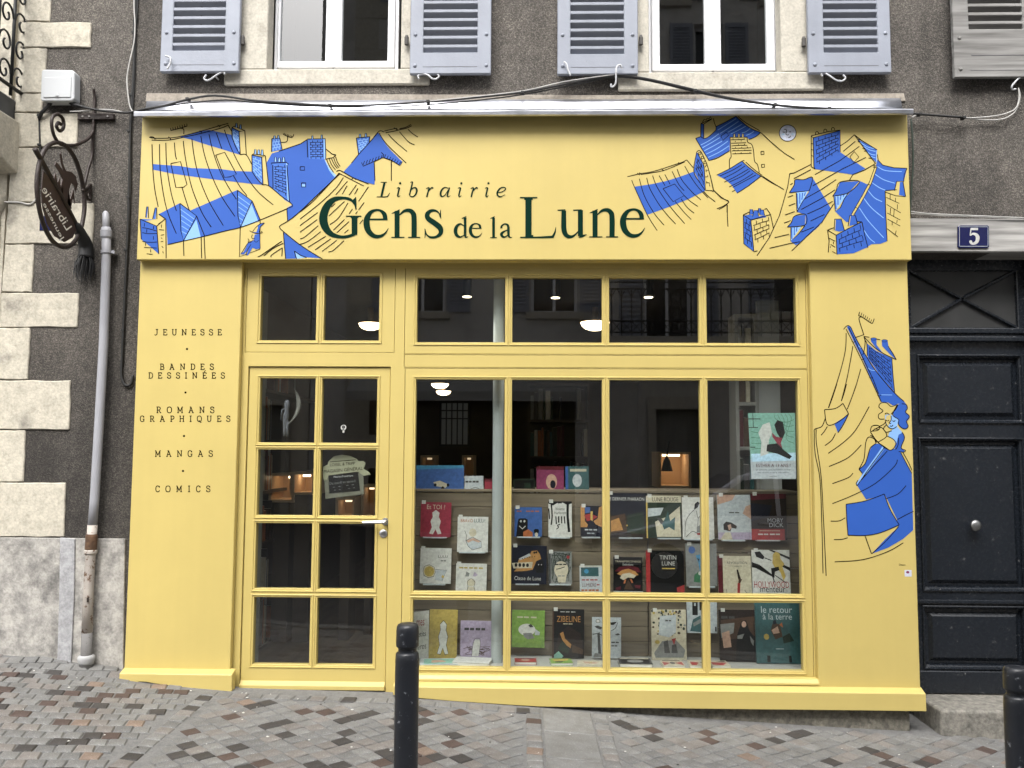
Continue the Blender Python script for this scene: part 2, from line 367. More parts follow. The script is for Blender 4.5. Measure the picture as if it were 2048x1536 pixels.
def copy_part(o, parent, loc=None, rot=None):
    c = o.copy(); COL.objects.link(c); c.parent = parent; LOC[c] = LOC[parent]
    if loc is not None: c.location = loc
    if rot is not None: c.rotation_euler = rot
    return c

# ---- lettering with the built-in font, fitted to a box
TXT = {}
def text_geo(t):
    if t in TXT: return TXT[t]
    cu = bpy.data.curves.new('tmp', 'FONT'); cu.body = t; cu.resolution_u = 3
    ob = bpy.data.objects.new('tmp', cu); COL.objects.link(ob)
    dg = bpy.context.evaluated_depsgraph_get(); me = ob.evaluated_get(dg).to_mesh()
    vs_ = [(v.co.x, v.co.y) for v in me.vertices]; fs = [list(p.vertices) for p in me.polygons]
    ob.evaluated_get(dg).to_mesh_clear(); bpy.data.objects.remove(ob); bpy.data.curves.remove(cu)
    x0 = min(v[0] for v in vs_); x1 = max(v[0] for v in vs_); y0 = min(v[1] for v in vs_); y1 = max(v[1] for v in vs_)
    TXT[t] = ([((x - x0) / (x1 - x0), (y1 - y) / (y1 - y0)) for x, y in vs_], fs)
    return TXT[t]
def ribbon(pts):                                 # (x,y,w) -> strip points
    L, Rr = [], []
    n = len(pts)
    for i, p in enumerate(pts):
        a = pts[max(0, i - 1)]; b = pts[min(n - 1, i + 1)]
        dx, dy = b[0] - a[0], b[1] - a[1]; l = math.hypot(dx, dy) or 1
        nx, ny = -dy / l, dx / l; w = p[2] / 2
        L.append((p[0] + nx * w, p[1] + ny * w)); Rr.append((p[0] - nx * w, p[1] - ny * w))
    return L, Rr
def art(name, prims, mp, parent, eps=3e-6, origin=None, slot0=0):
    keys = []; mb = MB()
    def k(c):
        if c not in keys: keys.append(c)
        return keys.index(c)
    for li, p in enumerate(prims):
        d = (li + 1) * eps
        if p[0] == 'f':
            mb.add([mp(x, y, d) for x, y in p[2]], [list(range(len(p[2])))], k(p[1]))
        elif p[0] in ('l', 's'):
            pts = [(x, y, p[2]) for x, y in p[3]] if p[0] == 'l' else p[2]
            closed = p[0] == 'l' and len(p) > 4 and p[4] == 'c'
            if closed: pts = list(pts) + [pts[0]]
            elif not (len(p) > 4 and p[4] == 'n'): pts = catmull(pts, 5)
            L, Rr = ribbon(pts); n = len(L)
            mb.add([mp(x, y, d) for x, y in L + Rr], [(i, i + 1, n + i + 1, n + i) for i in range(n - 1)], k(p[1]))
        elif p[0] == 't':
            _, c_, t, x, y, w, h = p; vs_, fs = text_geo(t)
            mb.add([mp(x + u * w, y + v * h, d) for u, v in vs_], fs, k(c_))
        elif p[0] == 'd':                        # disc / ellipse
            _, c_, x, y, rx, ry = p
            mb.add([mp(x + rx * math.cos(a * math.pi / 12), y + ry * math.sin(a * math.pi / 12), d) for a in range(24)], [list(range(24))], k(c_))
    return obj(name, mb, [C[x] for x in keys], parent, origin)

def board(mb, x0, x1, z0, z1, rects, y0, y1, mi=0):
    xs = sorted({x0, x1, *[r[0] for r in rects], *[r[1] for r in rects]}); zs = sorted({z0, z1, *[r[2] for r in rects], *[r[3] for r in rects]})
    xs = [x for x in xs if x0 <= x <= x1]; zs = [z for z in zs if z0 <= z <= z1]
    hs_ = set()
    for i in range(len(xs) - 1):
        for j in range(len(zs) - 1):
            cx, cz = (xs[i] + xs[i + 1]) / 2, (zs[j] + zs[j + 1]) / 2
            if any(r[0] < cx < r[1] and r[2] < cz < r[3] for r in rects): hs_.add((i, j))
    return mb.panel(xs, zs, hs_, y0, y1, mi)

# ================================================================== GROUND
YW = 0.10                                        # rendered wall face
GP = [W(60, 1330, -0.02), W(262, 1365, -0.08), W(455, 1385, -0.08), W(790, 1394, -0.06), W(1080, 1415, -0.06), W(1330, 1431, 0.0), W(1640, 1452, 0.0), W(1820, 1467, -0.05), W(2008, 1478, -0.06)]
GX = [(p.x, p.z) for p in GP]
GX = [(-9, GX[0][1] + (-GX[0][0] + -9) * -0.055)] + GX + [(9, GX[-1][1] - (9 - GX[-1][0]) * 0.055)]
def gz(x, y=0.0):
    x = max(-9, min(9, x)); z = GX[-1][1]
    for (xa, za), (xb, zb) in zip(GX, GX[1:]):
        if xa <= x <= xb: z = za + (zb - za) * (x - xa) / (xb - xa); break
    z += 0.022 * (max(y, -2.0) + 0.05)
    if x < -2.3: z += 0.022 * max(0, min(1, (y + 0.06) / 0.16)) * min(1, (-2.3 - x) / 0.2)
    return z
YK = -1.80                                       # street side edge of the pavement
def sheet(x0, x1, y0, y1, nx, ny, dz):
    mb = MB(); vs_ = []; fs = []
    for j in range(ny + 1):
        for i in range(nx + 1):
            x = x0 + (x1 - x0) * i / nx; y = y0 + (y1 - y0) * j / ny; vs_.append((x, y, gz(x, y) + dz))
    for j in range(ny):
        for i in range(nx): a = j * (nx + 1) + i; fs.append((a, a + 1, a + nx + 2, a + nx + 1))
    return mb.add(vs_, fs)
ASPH = make_stone('asphalt', (0.075, 0.075, 0.075), (0.04, 0.04, 0.042), (0.03, 0.03, 0.03), 3, 0.5, 0.9)
mbg = MB()
for (xa, xb, n) in ((-100, -9, 2), (-9, 9, 36), (9, 100, 2)):
    for i in range(n):
        x0_ = xa + (xb - xa) * i / n; x1_ = xa + (xb - xa) * (i + 1) / n
        mbg.add([(x0_, -100, gz(x0_, -3) - 0.14), (x1_, -100, gz(x1_, -3) - 0.14), (x1_, 0.5, gz(x1_, -3) - 0.14), (x0_, 0.5, gz(x0_, -3) - 0.14)], [(0, 1, 2, 3)])
tag(obj('ground', mbg, ASPH, smooth=True), kind='structure')
pave = tag(obj('pavement', sheet(-9, 9, YK, 0.5, 60, 12, -0.002), MORTAR, smooth=True), kind='structure')
mbk = MB()
kz = lambda x: gz(x, YK)
for i in range(18):
    xa, xb = -9 + i + 0.004, -8 + i - 0.004
    mbk.add([(xa, YK - 0.15, kz(xa) - 0.2), (xb, YK - 0.15, kz(xb) - 0.2), (xb, YK - 0.006, kz(xb) - 0.2), (xa, YK - 0.006, kz(xa) - 0.2),
             (xa, YK - 0.15, kz(xa) + 0.004), (xb, YK - 0.15, kz(xb) + 0.004), (xb, YK - 0.006, kz(xb) + 0.006), (xa, YK - 0.006, kz(xa) + 0.006)],
            [(0, 3, 2, 1), (4, 5, 6, 7), (0, 1, 5, 4), (1, 2, 6, 5), (2, 3, 7, 6), (3, 0, 4, 7)])
tag(obj('kerb', mbk, GR[0], bevel=0.01), kind='structure')

# setts: eight chamfered blocks of slightly different outline per stone colour, shared by all copies
def sett_mesh(name, M, sx_, sy_, seed):
    r = random.Random(seed); j = lambda a: r.uniform(-a, a)
    b = 0.006; t = 0.0048 + r.uniform(-0.001, 0.0015); vs_ = []
    cs = [(-sx_ / 2, -sy_ / 2), (sx_ / 2, -sy_ / 2), (sx_ / 2, sy_ / 2), (-sx_ / 2, sy_ / 2)]
    cs = [(x + j(0.004), y + j(0.004)) for x, y in cs]
    for x, y in cs: vs_.append((x, y, -0.03))
    for x, y in cs: vs_.append((x, y, t - 0.004))
    for x, y in cs: vs_.append((x * (1 - b * 2 / sx_), y * (1 - b * 2 / sy_), t + j(0.0011)))
    fs = [(8, 9, 10, 11)] + [(i, (i + 1) % 4, 4 + (i + 1) % 4, 4 + i) for i in range(4)] + [(4 + i, 4 + (i + 1) % 4, 8 + (i + 1) % 4, 8 + i) for i in range(4)]
    me = bpy.data.meshes.new(name); me.from_pydata(vs_, [], fs); me.materials.append(M); me.update(); return me
SETT = 0.090
SM = [[sett_mesh('sett', M, SETT - 0.005, SETT - 0.005, 10 * i + k) for k in range(5)] for i, M in enumerate(GR)]
slabs = []                                       # large pale slabs crossing the pavement
sxa = lambda y: W(1082, 1416, -0.1).x + ( -0.1 - y) * 0.012
SLX0, SLX1 = W(1084, 1420, -0.12).x, W(1181, 1420, -0.12).x
places = []
rr = random.Random(3)
def hide(x, y):                                  # under the plinths or the step
    return y > (0.085 if x < -2.45 else -0.075)
# header rows beside the slabs and along the shopfront
y = -0.135
while y > YK + 0.04:
    places.append((SLX0 - 0.055 + 0.012 * (-y), y, 0.0)); places.append((SLX1 + 0.055 + 0.012 * (-y), y, 0.0)); y -= SETT + 0.002
x = -1.86
while x < SLX0 - 0.1:
    places.append((x, -0.14 - 0.004 * (x + 1.86), 0.0)); x += SETT + 0.006
BX = -1.95
y = -0.13
while y > YK + 0.04:
    places.append((BX, y, 0.0)); y -= SETT + 0.002
def ok_place(x, y):
    if y < YK + 0.05 or hide(x, y): return False
    if SLX0 - 0.135 + 0.012 * (-y) < x < SLX1 + 0.135 + 0.012 * (-y): return False
    if -1.92 < x < SLX0 and y > -0.225: return False
    return -4.6 < x < 4.4
used = {}
for i in range(-90, 90):
    for k in range(-90, 90):
        u, v = i * SETT, k * SETT + (0.5 * SETT if i % 2 else 0) * 0.0
        x = (u - v) * 0.7071; yy = (u + v) * 0.7071
        # the courses swing round towards the left-hand house and fan slightly on the right
        x += 0.10; a = 45.0
        if x < BX + 0.10 or x > SLX1: continue
        if not ok_place(x, yy): continue
        key = (round(x / 0.04), round(yy / 0.04))
        if any((key[0] + p_, key[1] + q_) in used and math.hypot(used[(key[0] + p_, key[1] + q_)][0] - x, used[(key[0] + p_, key[1] + q_)][1] - yy) < SETT * 0.90 for p_ in (-2, -1, 0, 1, 2) for q_ in (-2, -1, 0, 1, 2)): continue
        used[key] = (x, yy); places.append((x, yy, a))
for side_, ang, ox in ((-1, 17, 0.03), (1, 38, 0.0)):        # turned courses left of the header line and right of the slabs
    ca, sa_ = math.cos(rad(ang)), math.sin(rad(ang))
    for i in range(-90, 90):
        for k in range(-90, 90):
            u, v = i * SETT + (0.5 * SETT if side_ < 0 and k % 2 else 0), k * SETT
            if side_ < 0: v += 0.05 * math.sin(u * 1.1)
            x = u * ca - v * sa_ + ox; yy = u * sa_ + v * ca - 0.4
            if (x > BX - 0.10 if side_ < 0 else x < SLX1) or not ok_place(x, yy): continue
            places.append((x, yy, ang + (rad(1) and 57.3 * 0.055 * math.cos(u * 1.1) if side_ < 0 else 0)))
def pick(x, y):
    q = rr.random()
    dark = 0.20 if x < -0.4 else (0.15 if x < 0.2 else 0.10)
    if -3.0 < x < -1.9 and y > -0.75: dark = 0.29
    if q < dark * 0.55: return 3
    if q < dark: return 4
    if q < dark + 0.025: return 5
    if q < dark + 0.20: return 2
    return 0 if rr.random() < 0.45 else 1
def project(p):
    d = p - CAM; z = d.dot(fw)
    return 1024 + FPX * d.dot(rt) / z, 768 - FPX * d.dot(up) / z, z
cand = []
for (x, y, a) in places:
    z = gz(x, y); px, py, dd = project(Vector((x, y, z)))
    vis = -10 < px < 2058 and py < 1550
    cand.append((0 if vis else 1, dd, x, y, z, a))
cand.sort()
rest = [MB() for _ in GR]; nind = 0
for n, (nv, dd, x, y, z, a) in enumerate(cand):
    c_ = pick(x, y); v_ = rr.randrange(5)
    sx_ = (gz(x + 0.05, y) - gz(x - 0.05, y)) / 0.1; sy_ = (gz(x, y + 0.05) - gz(x, y - 0.05)) / 0.1
    nz = Vector((-sx_ + rr.uniform(-0.008, 0.008), -sy_ + rr.uniform(-0.008, 0.008), 1)).normalized()
    rot = Vector((0, 0, 1)).rotation_difference(nz) @ Matrix.Rotation(rad(a + rr.uniform(-3, 3)), 4, 'Z').to_quaternion()
    zz = z + rr.uniform(-0.001, 0.001); me = SM[c_][v_]
    if nind < 285:
        o = bpy.data.objects.new('sett', me); COL.objects.link(o); o.parent = pave; o.location = (x, y, zz); o.rotation_euler = rot.to_euler(); nind += 1
    else:
        mm = rot.to_matrix()
        rest[c_].add([tuple(mm @ v.co + Vector((x, y, zz))) for v in me.vertices], [list(p.vertices) for p in me.polygons])
mbr = MB()
for i, r_ in enumerate(rest): mbr.add(r_.v, r_.f, i)
tag(obj('sett_field', mbr, GR, pave), kind='stuff')
ys = [-0.085, -0.47, -0.86, -1.27, -1.78]
for a, b in zip(ys, ys[1:]):
    mb = MB(); o_ = 0.012
    q = [(SLX0 + o_ * -b, b + 0.004), (SLX1 + o_ * -b, b + 0.004), (SLX1 + o_ * -a, a - 0.004), (SLX0 + o_ * -a, a - 0.004)]
    mb.add([(x, y, gz(x, y) - 0.02) for x, y in q] + [(x, y, gz(x, y) + 0.006) for x, y in q], [(4, 5, 6, 7), (0, 1, 5, 4), (1, 2, 6, 5), (2, 3, 7, 6), (3, 0, 4, 7)])
    obj('paving_slab', mb, MATS['granite_light'], pave, bevel=0.004)

# ================================================================== HOUSE
house = thing('rendered_house', (0, 0.25, 0), 'old grey roughcast house above and around the yellow shopfront', 'house')
ZT = 6.4
XL = vx(YW, (96, 40)); XR = 4.6
# shop dimensions (rectified)
xPL0 = vx(0, (280, 560), (248, 1335)); xPL1 = vx(0, (481, 560), (463, 1335)); xPR0 = vx(0, (1620, 560), (1637, 1360)); xPR1 = vx(0, (1815, 560), (1841, 1375))
YFA = -0.06                                      # fascia face
fx0 = vx(YFA, (283, 232), (275, 518)); fx1 = vx(YFA, (1818, 232), (1820, 520)); fz0 = hz(YFA, (275, 518), (1820, 521)); fz1 = hz(YFA, (283, 226), (1818, 228))
# window openings
YWIN = 0.22
w1 = (vx(YW, (537, 60)), vx(YW, (803, 60)), hz(YW, (640, 140)), 5.62)
w2 = (vx(YW, (1297, 60)), vx(YW, (1560, 60)), hz(YW, (1420, 146)), 5.62)
YD = 0.30
hd = (xPR1 - 0.04, vx(YW, (2098, 520)), -0.6, hz(YW, (1930, 506)))
mb = MB()
SHOPHOLE = (xPL0 + 0.12, xPR1 - 0.12, -0.6, fz0 + 0.05)
gr_ = lambda r: (r[0] - 0.02, r[1] + 0.02, r[2] - 0.02, r[3] + 0.02)
board(mb, XL - 0.05, XR, -0.6, ZT, [gr_(w1), gr_(w2), hd, SHOPHOLE], YW, 0.42)
obj('wall', mb, ROUGH, house)
mb = MB().box(XL - 0.05, XR, 0.10, 9.0, ZT, ZT + 0.2); obj('roof', mb, CEMENT, house)  # unseen slab added over the house to stop light leaking in
# plaster dado at the left foot
mb = MB(); z1_ = hz(YW - 0.012, (120, 1075), (240, 1077))
mb.prism([(vx(0.088, (-60, 1200)), z1_), (vx(0.088, (250, 1076)), z1_ - 0.003), (vx(0.088, (250, 1330)), -0.35), (vx(0.088, (-60, 1330)), -0.35)], 0.088, 0.12)
obj('plaster_dado', mb, PLASTER, house, bevel=0.004)
mb = MB(); mb.prism([P(120, 1075, .08), P(150, 1078, .08), P(148, 1200, .08), P(142, 1330, .08), (vx(.08, (140, 1330)), -0.3), (vx(.08, (112, 1330)), -0.3), P(114, 1330, .08), P(118, 1200, .08)], 0.078, 0.0895)
obj('plaster_strip', mb, make_stone('blue_plaster', (0.40, 0.40, 0.41), (0.24, 0.24, 0.245), (0.13, 0.13, 0.13), 4, 0.5), house, bevel=0.003)
# quoins: short and long cream stones in the corner
def px_block(name, pts, y0, y1, M, parent, bevel=0.006, wob=0.0):
    if wob:
        q = []
        for (a, b), (c, d) in zip(pts, pts[1:] + pts[:1]):
            for k in range(6): t = k / 6; q.append((a + (c - a) * t + random.uniform(-wob, wob), b + (d - b) * t + random.uniform(-wob, wob)))
        pts = q
    mb = MB().prism([P(a, b, y0) for a, b in pts], y0, y1); return obj(name, mb, M, parent, bevel=bevel)
edge = lambda y: 45 - 45 * y / 620 if y < 620 else -0.07 * (y - 620)     # left arris of the pier
ri = lambda y: 102 - 0.083 * y if y < 300 else (77 - (y - 300) * 0.048 if y < 760 else 55 - (y - 760) * 0.042)
py_ = [-320, -240, -150, -60, 43, 95, 186, 225, 295, 405, 488, 585, 655, 760, 860, 965, 1075]
long_ = {(43, 95): 182, (225, 295): 156, (405, 488): 187, (585, 655): 157, (760, 860): 140, (965, 1075): 130, (-150, -60): 186, (-320, -240): 188}
for a, b in zip(py_, py_[1:]):
    r_ = long_.get((a, b))
    ra, rb = (r_, r_ - 2) if r_ else (ri(a), ri(b))
    px_block('quoin', [(edge(a) if r_ is None or a > 100 else edge(a), a + 1), (ra, a + 1), (rb, b - 1), (edge(b), b - 1)], YW - 0.010 - random.uniform(0, 0.004), YW + 0.1, CREAM, house, 0.005, 0.9)
# cement strip above the flashing
px_block('cement_strip', [(293, 186), (700, 188), (1240, 190), (1808, 186), (1812, 202), (1500, 204), (800, 203), (291, 203)], YW - 0.012, YW + 0.02, CEMENT, house, 0.003)
# upper windows
def upper_window(op, sashes, sill, jambL, jambR, surround_name='window'):
    x0, x1, z0, z1 = op
    sm = MB()                                    # stone surround
    sx0, sx1 = vx(.085, (jambL[0], 80)), vx(.085, (jambR[1], 80))
    board(sm, sx0, sx1, z0, z1 + 0.16, [(x0, x1, z0, z1)], 0.084, 0.21)
    s_ = obj('window_surround', sm, SURROUND, house, bevel=0.006)
    ml = MB(); a, b = P(*sill[0], .06), P(*sill[1], .06)
    ml.box(a[0], b[0], 0.077, 0.24, b[1], z0 - 0.002); obj('stone_sill', ml, SURROUND, house, bevel=0.008)
    # white casement
    fm = MB(); fx0_, fx1_ = vx(YWIN, (sashes[0], 80)), vx(YWIN, (sashes[5], 80)); fzb = z0 - 0.02
    g = [(vx(YWIN, (sashes[i], 80)), vx(YWIN, (sashes[i + 1], 80))) for i in (1, 3)]
    gz0 = hz(YWIN, (sashes[1], sashes[6])); gz1 = z1 - 0.07
    root = obj('window', board(fm, fx0_, fx1_, gz0 - 0.075, z1, [(fx0_ + 0.022, fx1_ - 0.022, gz0 - 0.052, z1 - 0.03)], YWIN, YWIN + 0.06), PVC, house, bevel=0.004)
    mid = (g[0][1] + g[1][0]) / 2
    for (ga, gb), (ea, eb) in zip(g, ((fx0_ + 0.024, mid - 0.002), (mid + 0.002, fx1_ - 0.024))):
        sa = MB(); board(sa, ea, eb, gz0 - 0.05, z1 - 0.032, [(ga, gb, gz0, gz1)], YWIN - 0.014, YWIN + 0.04); obj('sash', sa, PVC, root, bevel=0.006)
        obj('pane', MB().box(ga - 0.004, gb + 0.004, YWIN + 0.012, YWIN + 0.018, gz0 - 0.004, gz1 + 0.004), GLASS, root)
    obj('astragal', MB().box(mid - 0.014, mid + 0.014, YWIN - 0.022, YWIN - 0.0145, gz0 - 0.05, z1 - 0.03), PVC, root, bevel=0.003)
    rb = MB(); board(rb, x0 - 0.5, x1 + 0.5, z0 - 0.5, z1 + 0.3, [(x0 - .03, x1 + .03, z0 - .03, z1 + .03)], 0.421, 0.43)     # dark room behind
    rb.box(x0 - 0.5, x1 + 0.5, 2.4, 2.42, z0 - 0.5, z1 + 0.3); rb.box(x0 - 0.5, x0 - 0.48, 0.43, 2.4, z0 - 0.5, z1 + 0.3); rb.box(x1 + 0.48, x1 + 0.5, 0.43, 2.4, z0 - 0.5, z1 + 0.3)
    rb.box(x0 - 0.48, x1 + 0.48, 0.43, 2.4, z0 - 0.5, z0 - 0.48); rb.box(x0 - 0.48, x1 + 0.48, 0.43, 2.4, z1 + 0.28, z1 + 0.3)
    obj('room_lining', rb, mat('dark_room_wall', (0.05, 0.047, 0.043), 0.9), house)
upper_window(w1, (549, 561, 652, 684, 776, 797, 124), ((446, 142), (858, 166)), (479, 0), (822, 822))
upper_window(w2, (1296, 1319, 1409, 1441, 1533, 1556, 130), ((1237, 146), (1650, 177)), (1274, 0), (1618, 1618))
# shutters
def hook(pts, r=0.006, parent=None, M=None):
    return obj('shutter_stay', MB().tube(catmull([tuple(p) for p in pts], 5), r, 6), M or mat('grey_iron', (0.50, 0.51, 0.53), 0.5), parent, smooth=True)
slat_cache = {}
def shutter(pxl, pxr, pyb, sl0, sl1, slb, M, yf=0.02, pitch=17.6, tilt=0, rail=None, top=5.62, label=None):
    x0, x1 = vx(yf, (pxl, 100)), vx(yf, (pxr, 100)); zb = hz(yf, (pxl, pyb), (pxr, pyb)); s0, s1 = vx(yf, (sl0, 60)), vx(yf, (sl1, 60)); sb = hz(yf, (sl0, slb))
    pit = hz(yf, (sl0, 50)) - hz(yf, (sl0, 50 + pitch))
    zt = top
    frame = MB(); board(frame, x0, x1, zb, zt, [(s0, s1, sb, zt - 0.11)], yf, yf + 0.034)
    root = obj('shutter', frame, M, house, bevel=0.004)
    if label: root['label'] = label
    n = int((zt - 0.11 - sb) / pit); first = None
    for k in range(n + 1):
        zc = sb + 0.036 + k * pit
        if zc + 0.03 > zt - 0.11: break
        if first is None:
            mb = MB(); y0_, y1_ = yf + 0.003, yf + 0.031
            q = [(y0_, zc), (y0_, zc + 0.020), (y1_, zc - 0.012), (y1_, zc - 0.032)]
            mb.prismx(q, s0 - 0.003, s1 + 0.003); first = obj('slat', mb, M, root, bevel=0.0015)
        else: copy_part(first, root, (0, 0, k * pit))
    # bottom rail joint, bolts
    zr = sb - 0.045
    jm = MB().box(s0, s1, yf - 0.0012, yf + 0.001, zb + 0.045, zb + 0.0475); obj('rail_joint', jm, mat('shadow_joint', (0.12, 0.12, 0.13), 0.9), root)
    for bx in (x0 + 0.035, x1 - 0.035):
        for bz in (zb + 0.055, zb + 0.055 + hz(yf, (sl0, 60)) - hz(yf, (sl0, 122))):
            obj('bolt', MB().lathe([(0.0125, 0.0), (0.0115, -0.004), (0.006, -0.0075), (0.001, -0.0085)], (bx + random.uniform(-.004, .004), yf, bz), 12, axis='Y'), M, root, smooth=True)
    return root
sA = shutter(321, 478, 143, 346, 450, 101, SHUT, label='blue-grey louvred shutter left of the left window')
sB = shutter(820, 982, 147, 847, 955, 105, SHUT, label='blue-grey louvred shutter right of the left window')
sC = shutter(1115, 1276, 148, 1141, 1248, 108, SHUT, label='blue-grey louvred shutter left of the right window')
sD = shutter(1617, 1782, 145, 1647, 1755, 105, SHUT, label='blue-grey louvred shutter right of the right window')
sE = shutter(1908, 2090, 154, 1938, 2046, 58, SHUTOLD, label='weathered bare grey louvred shutter at the right edge')
zr_ = hz(.02, (1990, 111)); obj('rail_joint', MB().box(vx(.02, (1942, 100)), vx(.02, (2085, 100)), 0.0185, 0.022, zr_, zr_ + 0.004), MATS['shadow_joint'], sE)
def hk(pts, y=0.0, parent=house, r=0.006): return hook([W(a, b, y + dy) for a, b, dy in pts], r, parent)
hk([(413, 150, 0), (408, 157, 0), (414, 161, 0), (422, 158, -.01), (430, 152, -.01), (440, 146, 0), (448, 143, 0), (449, 149, 0)], 0.03)
hk([(430, 152, 0), (436, 158, .06), (438, 160, .1)], 0.02)
hk([(838, 158, 0), (836, 152, 0), (844, 148, 0), (856, 150, -.01), (864, 157, -.01), (872, 158, 0), (878, 153, 0), (875, 148, 0)], 0.03)
hk([(1222, 168, 0), (1222, 173, 0), (1228, 172, 0), (1232, 163, -.01), (1232, 145, -.02), (1234, 133, -.02), (1241, 130, -.01), (1243, 137, 0)], 0.0)
hk([(1128, 124, 0), (1133, 128, -.01), (1136, 140, -.01), (1141, 151, -.01)], 0.0)
hk([(331, 112, 0), (341, 116, -.01), (340, 128, -.01), (334, 138, -.01)], 0.0)
hk([(1645, 153, 0), (1643, 147, 0), (1650, 146, 0), (1660, 152, -.01), (1672, 160, -.01), (1684, 162, 0), (1691, 156, 0), (1686, 150, 0)], 0.03)
hk([(2046, 150, 0), (2034, 160, 0), (2024, 172, -.01), (2025, 179, 0), (2032, 178, 0)], 0.03)
for a, b in ((485, 80), (813, 80), (1282, 80), (1608, 83)):    # hinge pintles
    x_, z_ = P(a, b, 0.05); obj('hinge', MB().lathe([(0.014, -0.03), (0.014, 0.02), (0.008, 0.035)], (x_, 0.055, z_), 10).box(x_ - 0.006, x_ + 0.006, 0.05, 0.10, z_ - 0.012, z_ + 0.012), mat('dark_hinge_iron', (0.07, 0.065, 0.06), 0.7), house)
# stone base under the shopfront
px_block('base_stone', [(1075, 1405), (1820, 1412), (1820, 1485), (1075, 1440)], -0.002, 0.3, BASESTONE, house, 0.004)
# ---- street door number five
zl = hz(.085, (1830, 434), (2040, 437)); obj('door_lintel', MB().prism([(hd[0] - 0.1, zl), (vx(.085, (2130, 430)), zl - 0.01), (vx(.085, (2130, 430)), hd[3] - 0.002), (hd[0] - 0.1, hd[3] + 0.003)], 0.083, 0.34), LINTEL, house, bevel=0.008)
dx0, dx1 = hd[0] - 0.02, hd[1] + 0.02; X5 = lambda p, y_=700: vx(YD, (p, y_)); Z5 = lambda q, p=1930: hz(YD, (p, q))
ds = MB()
zsp = Z5(1388)
pa = (X5(1822, 600), X5(2035, 600), Z5(655), Z5(541)); pb = (X5(1842, 780), X5(2040, 780), Z5(840), Z5(716)); pc = (X5(1846, 1000), X5(2044, 1000), Z5(1176), Z5(882)); pd_ = (X5(1852, 1270), X5(2050, 1270), Z5(1332), Z5(1218))
board(ds, dx0, dx1, zsp + 0.006, hd[3] + 0.05, [pa, pb, pc, pd_], YD, YD + 0.05)
door5 = obj('street_door', ds, NAVY, house, bevel=0.005); door5['label'] = 'black-blue panelled street door with a crossed top light'
for r_ in (pb, pc, pd_):
    pm = MB(); pm.bead(r_[0] + 0.004, r_[1] - 0.004, r_[2] + 0.004, r_[3] - 0.004, YD - 0.006, YD + 0.022, 0.026); obj('panel_moulding', pm, NAVY, door5)
    i_ = 0.05; pn = MB(); o4 = [(r_[0], r_[2]), (r_[1], r_[2]), (r_[1], r_[3]), (r_[0], r_[3])]; n4 = [(r_[0] + i_, r_[2] + i_), (r_[1] - i_, r_[2] + i_), (r_[1] - i_, r_[3] - i_), (r_[0] + i_, r_[3] - i_)]
    pn.add([(x, YD + 0.034, z) for x, z in o4] + [(x, YD + 0.03, z) for x, z in [(r_[0] + i_ * .5, r_[2] + i_ * .5), (r_[1] - i_ * .5, r_[2] + i_ * .5), (r_[1] - i_ * .5, r_[3] - i_ * .5), (r_[0] + i_ * .5, r_[3] - i_ * .5)]] + [(x, YD + 0.012, z) for x, z in n4],
           [(k, (k + 1) % 4, 4 + (k + 1) % 4, 4 + k) for k in range(4)] + [(4 + k, 4 + (k + 1) % 4, 8 + (k + 1) % 4, 8 + k) for k in range(4)] + [(8, 9, 10, 11)])
    obj('raised_panel', pn, NAVY, door5)
obj('top_light_panel', MB().box(pa[0] - 0.01, pa[1] + 0.01, YD + 0.03, YD + 0.04, pa[2] - 0.01, pa[3] + 0.01), mat('grey_top_light', (0.042, 0.043, 0.043), 0.35, 0, 0.25, 5, 0.3, 8), door5)
cx_, cz_ = X5(1926, 597), Z5(597)
for (ax, az) in ((pa[0], pa[3]), (pa[1], pa[3]), (pa[0], pa[2]), (pa[1], pa[2])):
    a_ = Vector((ax, YD + 0.02, az)); b_ = Vector((cx_, YD + 0.02, cz_)); dirn = (b_ - a_).normalized(); n_ = Vector((-dirn.z, 0, dirn.x)) * 0.013
    cb = MB(); cb.add([a_ + n_, a_ - n_, b_ - n_, b_ + n_] + [p_ + Vector((0, -0.016, 0)) for p_ in (a_ + n_ * .5, a_ - n_ * .5, b_ - n_ * .5, b_ + n_ * .5)], [(4, 5, 6, 7), (0, 1, 5, 4), (1, 2, 6, 5), (2, 3, 7, 6), (3, 0, 4, 7)]); obj('cross_bar', cb, NAVY, door5)
for qa, qb, o_ in ((657, 668, 0.03), (668, 674, 0.018), (674, 684, 0.04)):
    obj('rail_moulding', MB().box(dx0 + 0.01, dx1 - 0.01, YD - o_, YD + 0.001, Z5(qb), Z5(qa)), NAVY, door5, bevel=0.006, seg=2)
obj('rail_moulding', MB().box(dx0 + 0.01, dx1 - 0.01, YD - 0.02, YD + 0.001, Z5(1207), Z5(1199)), NAVY, door5, bevel=0.006, seg=2)
obj('kick_board', MB().box(dx0 + 0.01, dx1 - 0.01, YD - 0.022, YD + 0.001, Z5(1386), Z5(1341)), NAVY, door5, bevel=0.005)
kx, kz_ = P(1951, 1051, YD - 0.04)
kn = obj('door_knob', MB().lathe([(0.012, 0.05), (0.012, 0.02), (0.030, 0.012), (0.037, -0.002), (0.034, -0.012), (0.02, -0.018), (0.002, -0.02)], (kx, YD - 0.04, kz_), 20, axis='Y'), mat('dull_knob_metal', (0.30, 0.30, 0.30), 0.42, 1, 0.2, 40), door5, smooth=True)
obj('stone_step', MB().box(X5(1820, 1430) + 0.03, hd[1] + 0.25, -0.06, YD + 0.03, -0.6, zsp), STEPSTONE, house, bevel=0.018, seg=3)
